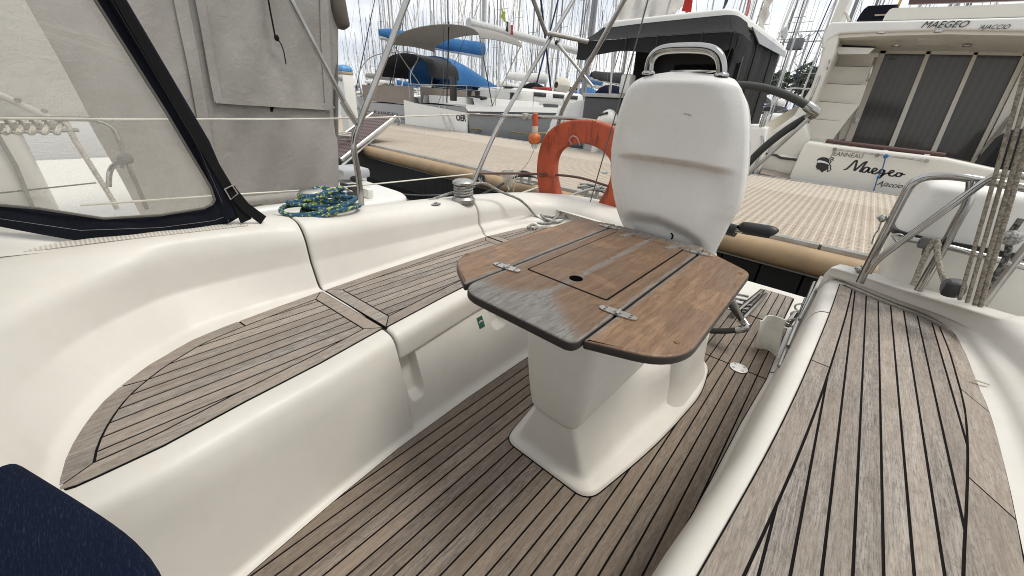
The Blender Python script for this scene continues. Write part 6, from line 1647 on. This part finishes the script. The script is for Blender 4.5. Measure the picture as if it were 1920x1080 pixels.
    if spray:
        g = []
        for i in range(9):
            a = PI*i/8; w_ = B*.34
            g.append([Vector((w_*math.cos(a)*(1-.12*k/4)*1., L*(.30+.022*k*1.3)-0*.1, fb+.30+(.95-.62*(k/4)**1.6)*math.sin(a)**.6)) for k in range(5)])
        m = MB(); m.sheet(g, .01); m.build('sprayhood', COVM[spray], r, smooth=70)
    m = MB()
    for s_ in (-1, 1):
        pts = [(s_*halfb(.01)*.98, .05, fb), (s_*halfb(.01)*.98, .03, fb+.62), (s_*halfb(.1)*.98, L*.1, fb+.62), (s_*halfb(.1)*.98, L*.1, fb)]
        m.tube(pts, .014, 6)
    m.tube([(-halfb(.01)*.98, .03, fb+.62), (halfb(.01)*.98, .03, fb+.62)], .014, 6); m.build('pushpit', STEEL, r)
    for s_ in (-1, 1):
        m = MB()
        for z in (.6, .3): m.tube([(s_*halfb(t)*.97, t*L, sheer(t)+z) for t in (.1, .3, .5, .7, .9)], .006, 4)
        for t in (.25, .4, .55, .7, .85): m.tube([(s_*halfb(t)*.97, t*L, sheer(t)), (s_*halfb(t)*.97, t*L, sheer(t)+.61)], .011, 5)
        m.build('guardrail', STEELD, r)
    r.location = loc; r.rotation_euler = (0, heel, rot)
    return r
def part_mesh(mb, name, mat, root, smooth=60):
    """a mesh given in the sailboat's local coordinates."""
    return mb.build(name, mat, root, smooth=smooth)
WZ = -.45
sbB = sailboat('sailboat', 'grey sided sailboat with white transom and long bare white boom at the pontoon', (-11.75, 9.15, WZ), 13., 3.75, 1.42, HULLG, 1, 15., None, None, mast_at=.735, boomlen=8.0, boomz=3.98, mr=.14, boom_bare=True)
# transom, seat and bimini of that boat
m = MB(); m.prism([(-1.85, -.06, -.3), (1.62, -.06, -.3), (1.62, -.06, 1.25), (-1.2, -.06, 1.42), (-1.85, -.06, 1.50)], (0, .10, 0)); trB = part_mesh(m, 'transom', HULLW, sbB, 0)
m = MB(); m.box((1.35, -.075, .62), (.62, .03, 1.1), bev=.01); part_mesh(m, 'transom_step', DECK, trB)
def local_text(txt, size, mat, root, org, right, up, **kw):
    return text_mesh(txt, size, mat, root, org, right, up, **kw)
local_text('OER', .26, INK, trB, (1.45, -.10, 1.0), (1, 0, 0), (0, 0, 1), bold=.008); local_text('TE', .13, INK, trB, (1.40, -.10, .55), (1, 0, 0), (0, 0, 1))
g = []
for i in range(15):
    a = PI*(i/14); x = -2.3*math.cos(a); g.append([Vector((x, -.1+1.9*k/6, 3.32+.46*math.sin(a)**.85-.05*((k-3)/3)**2)) for k in range(7)])
m = MB(); m.sheet(g, .02); bim = part_mesh(m, 'bimini', COVM['grey'], sbB, 70)
for x in (-1.9, 1.9):
    for y in (-.1, 1.8):
        m = MB(); m.tube([(x*.9, 1.1, 1.5), (x*1.2, y, 3.34)], .018, 6); part_mesh(m, 'bimini_tube', STEEL, sbB)
m = MB(); m.tube([(-.1, .4, 1.2), (-.05, .5, 3.9)], .012, 5); part_mesh(m, 'mainsheet', RIGM, sbB); m = MB(); m.tube([(.25, .3, 1.5), (.2, .5, 3.9)], .022, 6); part_mesh(m, 'mainsheet', BLACK, sbB)
m = MB(); m.box((.55, .35, 1.95), (.30, .08, .75), bev=.02); part_mesh(m, 'seat_pad', BLACK, sbB)
for x, y in ((-1.1, 2.6), (-.3, 2.3), (1.2, 2.7), (.6, 4.2)):
    m = MB(); m.lathe([(.001, 0), (.13, 0), (.09, .08), (.10, .2), (.13, .24), (.001, .26)], (x, y, 1.72), (0, 0, 1), 14); part_mesh(m, 'winch', BLACK, sbB)
m = MB(); m.box((1.15, 1.0, 1.62), (.5, .4, .3), bev=.06); part_mesh(m, 'engine', BLACK, sbB)
m = MB(); m.box((0, 5.4, 1.88), (2.5, 4.6, .55), bev=.18); cr0 = part_mesh(m, 'coachroof', DECK, sbB)
for yy in (4.3, 5.6, 6.7):
    m = MB(); m.box((1.26, yy, 1.98), (.02, .8, .16), bev=.008); part_mesh(m, 'window', WIN.m, cr0)
for yy in (3.4, 4.9, 6.2):
    m = MB(); m.box((.5, yy, 2.17), (.5, .5, .05), bev=.015); part_mesh(m, 'deck_hatch', WIN.m, cr0)
m = MB(); m.loft([[(1.60, -.02, 1.40), (1.60, .01, 1.50), (1.88, 3., 1.52), (1.90, 6., 1.55), (1.5, 10., 1.62)], [(1.66, -.02, 1.34), (1.68, .01, 1.30), (1.93, 3., 1.34), (1.95, 6., 1.36), (1.56, 10., 1.45)]]); part_mesh(m, 'toe_rail', DECK, sbB, 30)
m = MB(); g = [[Vector((.9+.28*math.cos(a)*math.sin(b), 6.3+.5*math.cos(b), 2.42+.34*math.sin(a)*math.sin(b))) for a in [2*PI*k/12 for k in range(13)]] for b in [PI*k/8 for k in range(1, 8)]]
m.sheet(g); o = m.build('sail_bag', M_canvas('cream_bag', (.60, .56, .48), .2, 600), sbB, 70)
m = MB(); m.box((.5, 5.4, 2.24), (.9, .3, .10), bev=.03); part_mesh(m, 'red_bag', M_plain('red_cloth', (.40, .05, .04), .7), sbB)
for k in range(2):
    m = MB(); m.tube(spline([(.2+.3*k, .0, 1.4), (.7+.3*k, -.15, .8), (1.0+.2*k, -.25, .62)], 10), .018, 6); part_mesh(m, 'stern_line', ROPEW, sbB)
sbA = sailboat('sailboat', 'grey hulled sailboat with blue sprayhood and tan weather cloths, left of the white transom', (-15.35, 9.45, WZ), 12., 4.1, 1.32, HULLG, 0, 16., 'blue', 'blue', mast_at=.46, boomlen=5.6, boomz=3.55, mr=.12)
m = MB(); m.prism([(-2.0, -.05, -.3), (2.0, -.05, -.3), (1.95, -.05, 1.30), (-1.95, -.05, 1.30)], (0, .08, 0)); trA = part_mesh(m, 'transom', HULLG, sbA, 0)
local_text('Jeanneau'.upper(), .30, INK, trA, (-.1, -.06, .80), (1, 0, 0), (0, 0, 1), sx=1.25); local_text('SUN ODYSSEY', .10, INK, trA, (.1, -.06, .60), (1, 0, 0), (0, 0, 1), sx=1.6)
for x0, x1 in ((-1.9, -1.1), (.95, 1.9)):
    for z in (.93, .80):
        m = MB(); m.box(((x0+x1)/2, -.055, z), (x1-x0, .01, .025)); part_mesh(m, 'stripe', INK, trA)
WCL = M_canvas('tan_weather_cloth', (.235, .20, .17), .2, 500)
m = MB(); m.sheet([[Vector((1.98-.03*j/9, .25+.42*j, 1.36+.62*i/3+.0)) for j in range(10)] for i in range(4)], .01); part_mesh(m, 'weather_cloth', WCL, sbA, 70)
m = MB(); m.sheet([[Vector((-1.9+.42*j, .02, 1.36+.62*i/3)) for j in range(10)] for i in range(4)], .01); part_mesh(m, 'weather_cloth', WCL, sbA, 70)
g = []
for i in range(15):
    a = PI*i/14; g.append([Vector((-1.75*math.cos(a), .9+1.5*k/5, 2.35+.85*math.sin(a)**.7)) for k in range(6)])
m = MB(); m.sheet(g, .02); part_mesh(m, 'bimini', COVM['green'] if False else COVM['dark'], sbA, 70)
g = []
for i in range(15):
    a = PI*i/14; g.append([Vector((-1.75*math.cos(a), 2.3+2.5*k/5, 2.15+(1.1-.85*max(0, (k-1)/4)**1.3)*math.sin(a)**.6)) for k in range(6)])
m = MB(); m.sheet(g, .02); part_mesh(m, 'cockpit_tent', COVM['blue'], sbA, 70)
for x in (-1.5, 1.5):
    m = MB(); m.sheet([[Vector((x*1.04, 3.5+.28*j, 1.4+.35*i)) for j in range(3)] for i in range(4)], .01); part_mesh(m, 'side_curtain', COVM['navy'], sbA, 70)
m = MB(); m.tube(spline([(1.9, .05, 1.3), (1.9, -.1, 2.3), (1.5, .5, 3.1), (-1.5, .5, 3.1), (-1.9, -.1, 2.3), (-1.9, .05, 1.3)], 40), .02, 8); part_mesh(m, 'stern_gantry', STEEL, sbA)

# rows of far sailboats: one of each kind, then copies
protos = []
kinds = [(10.5, 3.4, 1.05, HULLW, 0, 14.5, 'blue', 'blue'), (11.5, 3.7, 1.15, HULLW, 1, 16.5, 'dark', 'navy'), (9.5, 3.2, .95, HULLW, 2, 13., 'grey', 'grey'), (12.5, 3.9, 1.2, HULLW, 0, 18., 'white', 'dark'), (10., 3.3, 1.0, HULLG, 3, 14., 'green', 'green'), (11., 3.5, 1.1, HULLW, 1, 15.5, 'yellow', 'navy')]
def copy_tree(o, parent=None):
    c = o.copy(); COL.objects.link(c)
    if parent is not None: c.parent = parent
    for ch in list(o.children): copy_tree(ch, c)
    return c
KL = ['white sailboat with blue sail cover in the crowded rows beyond the pontoon', 'white sailboat with black sail cover and grey mast in the crowded rows beyond the pontoon', 'white sailboat with grey sail cover and tan mast in the crowded rows beyond the pontoon',
      'white sailboat with white sail cover and dark sprayhood in the crowded rows beyond the pontoon', 'grey sailboat with green sail cover and dark mast in the crowded rows beyond the pontoon', 'white sailboat with yellow sail cover in the crowded rows beyond the pontoon']
KG = ['far sailboats with blue covers', 'far sailboats with black covers', 'far sailboats with grey covers', 'far sailboats with white covers', 'far sailboats with green covers', 'far sailboats with yellow covers']
for k, K in enumerate(kinds):
    protos.append(sailboat('far_sailboat', KL[k], (0, 0, WZ), K[0], K[1], K[2], K[3], K[4], K[5], K[6], K[7], group=KG[k]))
used = [False]*6
rg_ = random.Random(21)
spots = []
for row, (y, dx) in enumerate([(24.5, 4.1), (38, 4.1), (51, 4.3), (66, 5.0), (86, 6.0)]):
    x = -2.05*y+rg_.uniform(0, 3)
    while x < .12*y:
        if not (-.43*y < x < -.30*y): spots.append((x+rg_.uniform(-.4, .4), y+rg_.uniform(-1.0, 1.0), row))
        x += dx+rg_.uniform(-.3, .5)
wts = [0, 0, 0, 1, 1, 1, 2, 2, 3, 3, 3, 1, 4, 0, 3, 2, 1, 5]
yel = 0
for (x, y, row) in spots:
    k = rg_.choice(wts)
    if k == 5:
        yel += 1
        if yel > 3: k = 3
    if not used[k]: o = protos[k]; used[k] = True
    else: o = copy_tree(protos[k])
    flip = rg_.random() < .5
    o.location = (x, y+(0 if not flip else 12), WZ); o.rotation_euler = (rg_.uniform(-.012, .012), rg_.uniform(-.022, .022), (PI if flip else 0)+rg_.uniform(-.05, .05)); s_ = rg_.uniform(1.0, 1.16); o.scale = (s_, s_, s_*rg_.uniform(1.05, 1.25))
for k in range(6):
    if not used[k]:
        for ch in protos[k].children_recursive: bpy.data.objects.remove(ch)
        bpy.data.objects.remove(protos[k])
# boat with chrome rails just right of the console
def motor_far(name, label, loc, rot=0., s=1.):
    r = bpy.data.objects.new(name, None); COL.objects.link(r); ROOTLOC[r] = Vector((0, 0, 0)); tag(r, label, 'motorboat')
    mb = MB(); hullbox(mb, -1.6, 1.6, 0, 8.5, -.3, 1.15, .3, .1); mb.build('hull', HULLW, r, smooth=50)
    mb = MB(); hullbox(mb, -1.2, 1.2, 2.6, 7., 1.1, 1.75, .3, .2); mb.build('cabin', DECK, r, smooth=50)
    mb = MB()
    for s_ in (-1, 1):
        mb.tube(spline([(s_*1.45, .2, 1.15), (s_*1.45, .1, 1.75), (s_*1.45, .6, 1.9), (s_*1.45, 3.4, 1.95), (s_*1.4, 3.8, 1.2)], 20), .028, 8)
        mb.tube([(s_*1.45, .15, 1.5), (s_*1.45, 3.7, 1.55)], .02, 6)
        for y in (1.2, 2.3): mb.tube([(s_*1.45, y, 1.15), (s_*1.45, y, 1.93)], .02, 6)
    mb.build('rail', STEEL, r)
    mb = MB(); mb.tube(spline([(-.9, 1.6, 1.3), (-.8, 1.7, 2.6), (0, 1.75, 2.75), (.8, 1.7, 2.6), (.9, 1.6, 1.3)], 24), .03, 8); mb.build('arch', STEEL, r)
    r.location = loc; r.rotation_euler = (0, 0, rot); r.scale = (s, s, s); return r
motor_far('open_motorboat', 'white open motorboat with bent chrome rails, between canopied boat and motor yacht', (-2.75, 20.5, WZ+.1), .02)
# breakwater, sheds and crane
m = MB(); m.prism([(-330, 106, -1), (60, 106, -1), (60, 118, -1), (-330, 118, -1)], (0, 0, 3.2)); o = m.build('breakwater', M_plain('breakwater_concrete', (.36, .34, .31), .9), smooth=0); tag(o, 'long pale concrete breakwater beyond the masts', 'breakwater')
def tree(x, y, h, r, lab):
    t = bpy.data.objects.new('pine_tree', None); COL.objects.link(t); t.location = (x, y, 1.5); ROOTLOC[t] = Vector((x, y, 1.5)); tag(t, lab, 'tree', 'trees on the far shore')
    mb = MB(); mb.tube([(x, y, 1.5), (x+.1, y, 1.5+h*.5), (x, y, 1.5+h*.85)], [.25, .18, .08], 6); mb.build('trunk', M_plain('bark', (.08, .06, .045), .9) if 'BARK' not in globals() else BARK, t)
    mb = MB(); q = random.Random(int(x*10))
    for k in range(260):
        a = q.uniform(0, 2*PI); b = q.uniform(-1, 1); d = q.uniform(.5, 1.)*r; p = Vector((x+d*math.cos(a)*math.sqrt(1-b*b), y+d*math.sin(a)*math.sqrt(1-b*b), 1.5+h*.75+b*h*.28*q.uniform(.6, 1.1)))
        u_ = Vector((q.uniform(-1, 1), q.uniform(-1, 1), q.uniform(-1, 1))).normalized(); v_ = u_.orthogonal().normalized(); s_ = q.uniform(.25, .55); mb.add([p-u_*s_, p+v_*s_, p+u_*s_, p-v_*s_], [(0, 1, 2, 3)])
    mb.build('crown', M_plain('pine_foliage', (.035, .05, .022), .9, var=.4) if 'FOL' not in globals() else FOL, t, smooth=0, recalc=False)
BARK = M_plain('bark', (.08, .06, .045), .9); FOL = M_plain('pine_foliage', (.04, .055, .028), .9, var=.4)
for k in range(14): tree(-34+3.0*k+random.Random(k).uniform(-1, 1), 112+random.Random(k+50).uniform(-3, 4), random.Random(k+9).uniform(8.5, 11), random.Random(k+3).uniform(2.0, 3.2), 'dark green tree on the far shore beyond the breakwater')
cr = thing('gantry_crane', 'pale lattice dockside crane far behind the masts at right', 'crane', (-20, 130, 2))
LAT = M_plain('crane_grey', (.50, .50, .49), .6)
m = MB()
for dx in (-1, 1):
    for dy in (-1, 1): m.tube([(-20+dx, 130+dy, 2), (-20+dx*.8, 130+dy*.8, 20)], .14, 5)
for k in range(10):
    z = 2+1.8*k; s_ = 1 if k % 2 else -1; m.tube([(-20-s_, 129, z), (-20+s_, 129, z+1.8)], .09, 4)
m.build('tower', LAT, cr)
m = MB()
for z in (18.5, 20.6): m.tube([(-26, 130, z), (14, 130, z)], .15, 5)
for k in range(20): m.tube([(-26+2*k, 130, 18.5 if k % 2 else 20.6), (-24+2*k, 130, 20.6 if k % 2 else 18.5)], .09, 4)
m.build('jib', LAT, cr)
m = MB(); m.box((-21.5, 130, 18.0), (3.2, 2.4, 2.4), bev=.2); m.build('cab', M_plain('crane_cab', (.16, .16, .17), .5), cr)
m = MB(); m.prism([(-60, 122, 1.5), (-36, 122, 1.5), (-36, 122, 5.5), (-48, 122, 7), (-60, 122, 5.5)], (0, 12, 0)); o = m.build('boat_shed', M_plain('shed_wall', (.50, .47, .42), .8), smooth=0); tag(o, 'pale gabled shed on the far shore left of the crane', 'shed')
# flags on near sailboat backstays
for nm, px, py, y, colr, lab in (('pale_flag', 940, 15, 12., (.45, .50, .10), 'small yellow green flag among the masts above the white boom'), ('tricolour_flag', 949, 40, 12., (.42, .06, .04), 'dark and red flag hanging just above the white boom')):
    p = PY(px, py, y); fm = NT(nm+'_cloth'); 
    s3 = fm.new('ShaderNodeSeparateXYZ'); fm.link(fm.coord(kind='Generated'), s3.inputs[0])
    if nm == 'tricolour_flag': fm.base(fm.ramp(s3.outputs[0], [(0, (.02, .02, .03)), (.33, (.65, .64, .6)), (.66, colr)], 'CONSTANT'))
    else: fm.base(colr)
    fm.set(Roughness=.8)
    m = MB(); m.sheet([[p+Vector((.045*j if nm != 'pale_flag' else .028*j, .03*math.sin(j*1.2+i), -.075*i+.02*math.sin(j)-.02*j)) for j in range(9)] for i in range(5)], .004); o = m.build(nm, fm.m, None, smooth=70); tag(o, lab, 'flag')
# ------------------------------------------------------------------ world and light
w = bpy.data.worlds.new('World'); SC.world = w; w.use_nodes = True
nt = w.node_tree; nd = nt.nodes; lk_ = nt.links; bg = nd['Background']
SUN_EL = math.radians(64); SUN_AZ = math.radians(55)     # azimuth from +Y towards -X
sky = nd.new('ShaderNodeTexSky'); sky.sky_type = 'NISHITA'; sky.sun_disc = False
sky.sun_elevation = SUN_EL; sky.sun_rotation = SUN_AZ; sky.dust_density = 2.; sky.air_density = 1.0
tc = nd.new('ShaderNodeTexCoord'); mp = nd.new('ShaderNodeMapping'); mp.inputs['Scale'].default_value = (1, 1, 2.6)
lk_.new(tc.outputs['Generated'], mp.inputs['Vector'])
nz = nd.new('ShaderNodeTexNoise'); nz.inputs['Scale'].default_value = 2.6; nz.inputs['Detail'].default_value = 7; nz.inputs['Roughness'].default_value = .58; nz.inputs['Distortion'].default_value = .35
lk_.new(mp.outputs[0], nz.inputs['Vector'])
r1 = nd.new('ShaderNodeValToRGB'); e = r1.color_ramp.elements
e[0].position = .36; e[0].color = (7.6, 8.1, 8.9, 1); e[1].position = .64; e[1].color = (11.0, 10.9, 10.6, 1)
lk_.new(nz.outputs['Fac'], r1.inputs[0])
r2 = nd.new('ShaderNodeValToRGB'); e = r2.color_ramp.elements; e[0].position = .30; e[0].color = (.80, .80, .80, 1); e[1].position = .5; e[1].color = (.96, .96, .96, 1)
lk_.new(nz.outputs['Fac'], r2.inputs[0])
mx = nd.new('ShaderNodeMix'); mx.data_type = 'RGBA'
lk_.new(r2.outputs[0], mx.inputs[0]); lk_.new(sky.outputs[0], mx.inputs[6]); lk_.new(r1.outputs[0], mx.inputs[7])
lk_.new(mx.outputs[2], bg.inputs['Color']); bg.inputs['Strength'].default_value = .078
sd = bpy.data.lights.new('sun', 'SUN'); sd.energy = 1.5; sd.angle = math.radians(20); sd.color = (1., .96, .88)
so = bpy.data.objects.new('sun', sd); COL.objects.link(so)
dirv = Vector((math.sin(SUN_AZ)*math.cos(SUN_EL), math.cos(SUN_AZ)*math.cos(SUN_EL), math.sin(SUN_EL)))
so.rotation_euler = (-dirv).to_track_quat('-Z', 'Y').to_euler(); so.location = (0, 0, 30)
vs = SC.view_settings; vs.view_transform = 'Standard'; vs.look = 'None'; vs.exposure = 0.52; vs.gamma = 1.0; vs.use_curve_mapping = False
SC.cycles.use_denoising = True; SC.cycles.pixel_filter_type = 'BLACKMAN_HARRIS'; SC.cycles.filter_width = 1.0
SC.cycles.max_bounces = 8; SC.cycles.transparent_max_bounces = 16
SC.cycles.caustics_reflective = False; SC.cycles.caustics_refractive = False
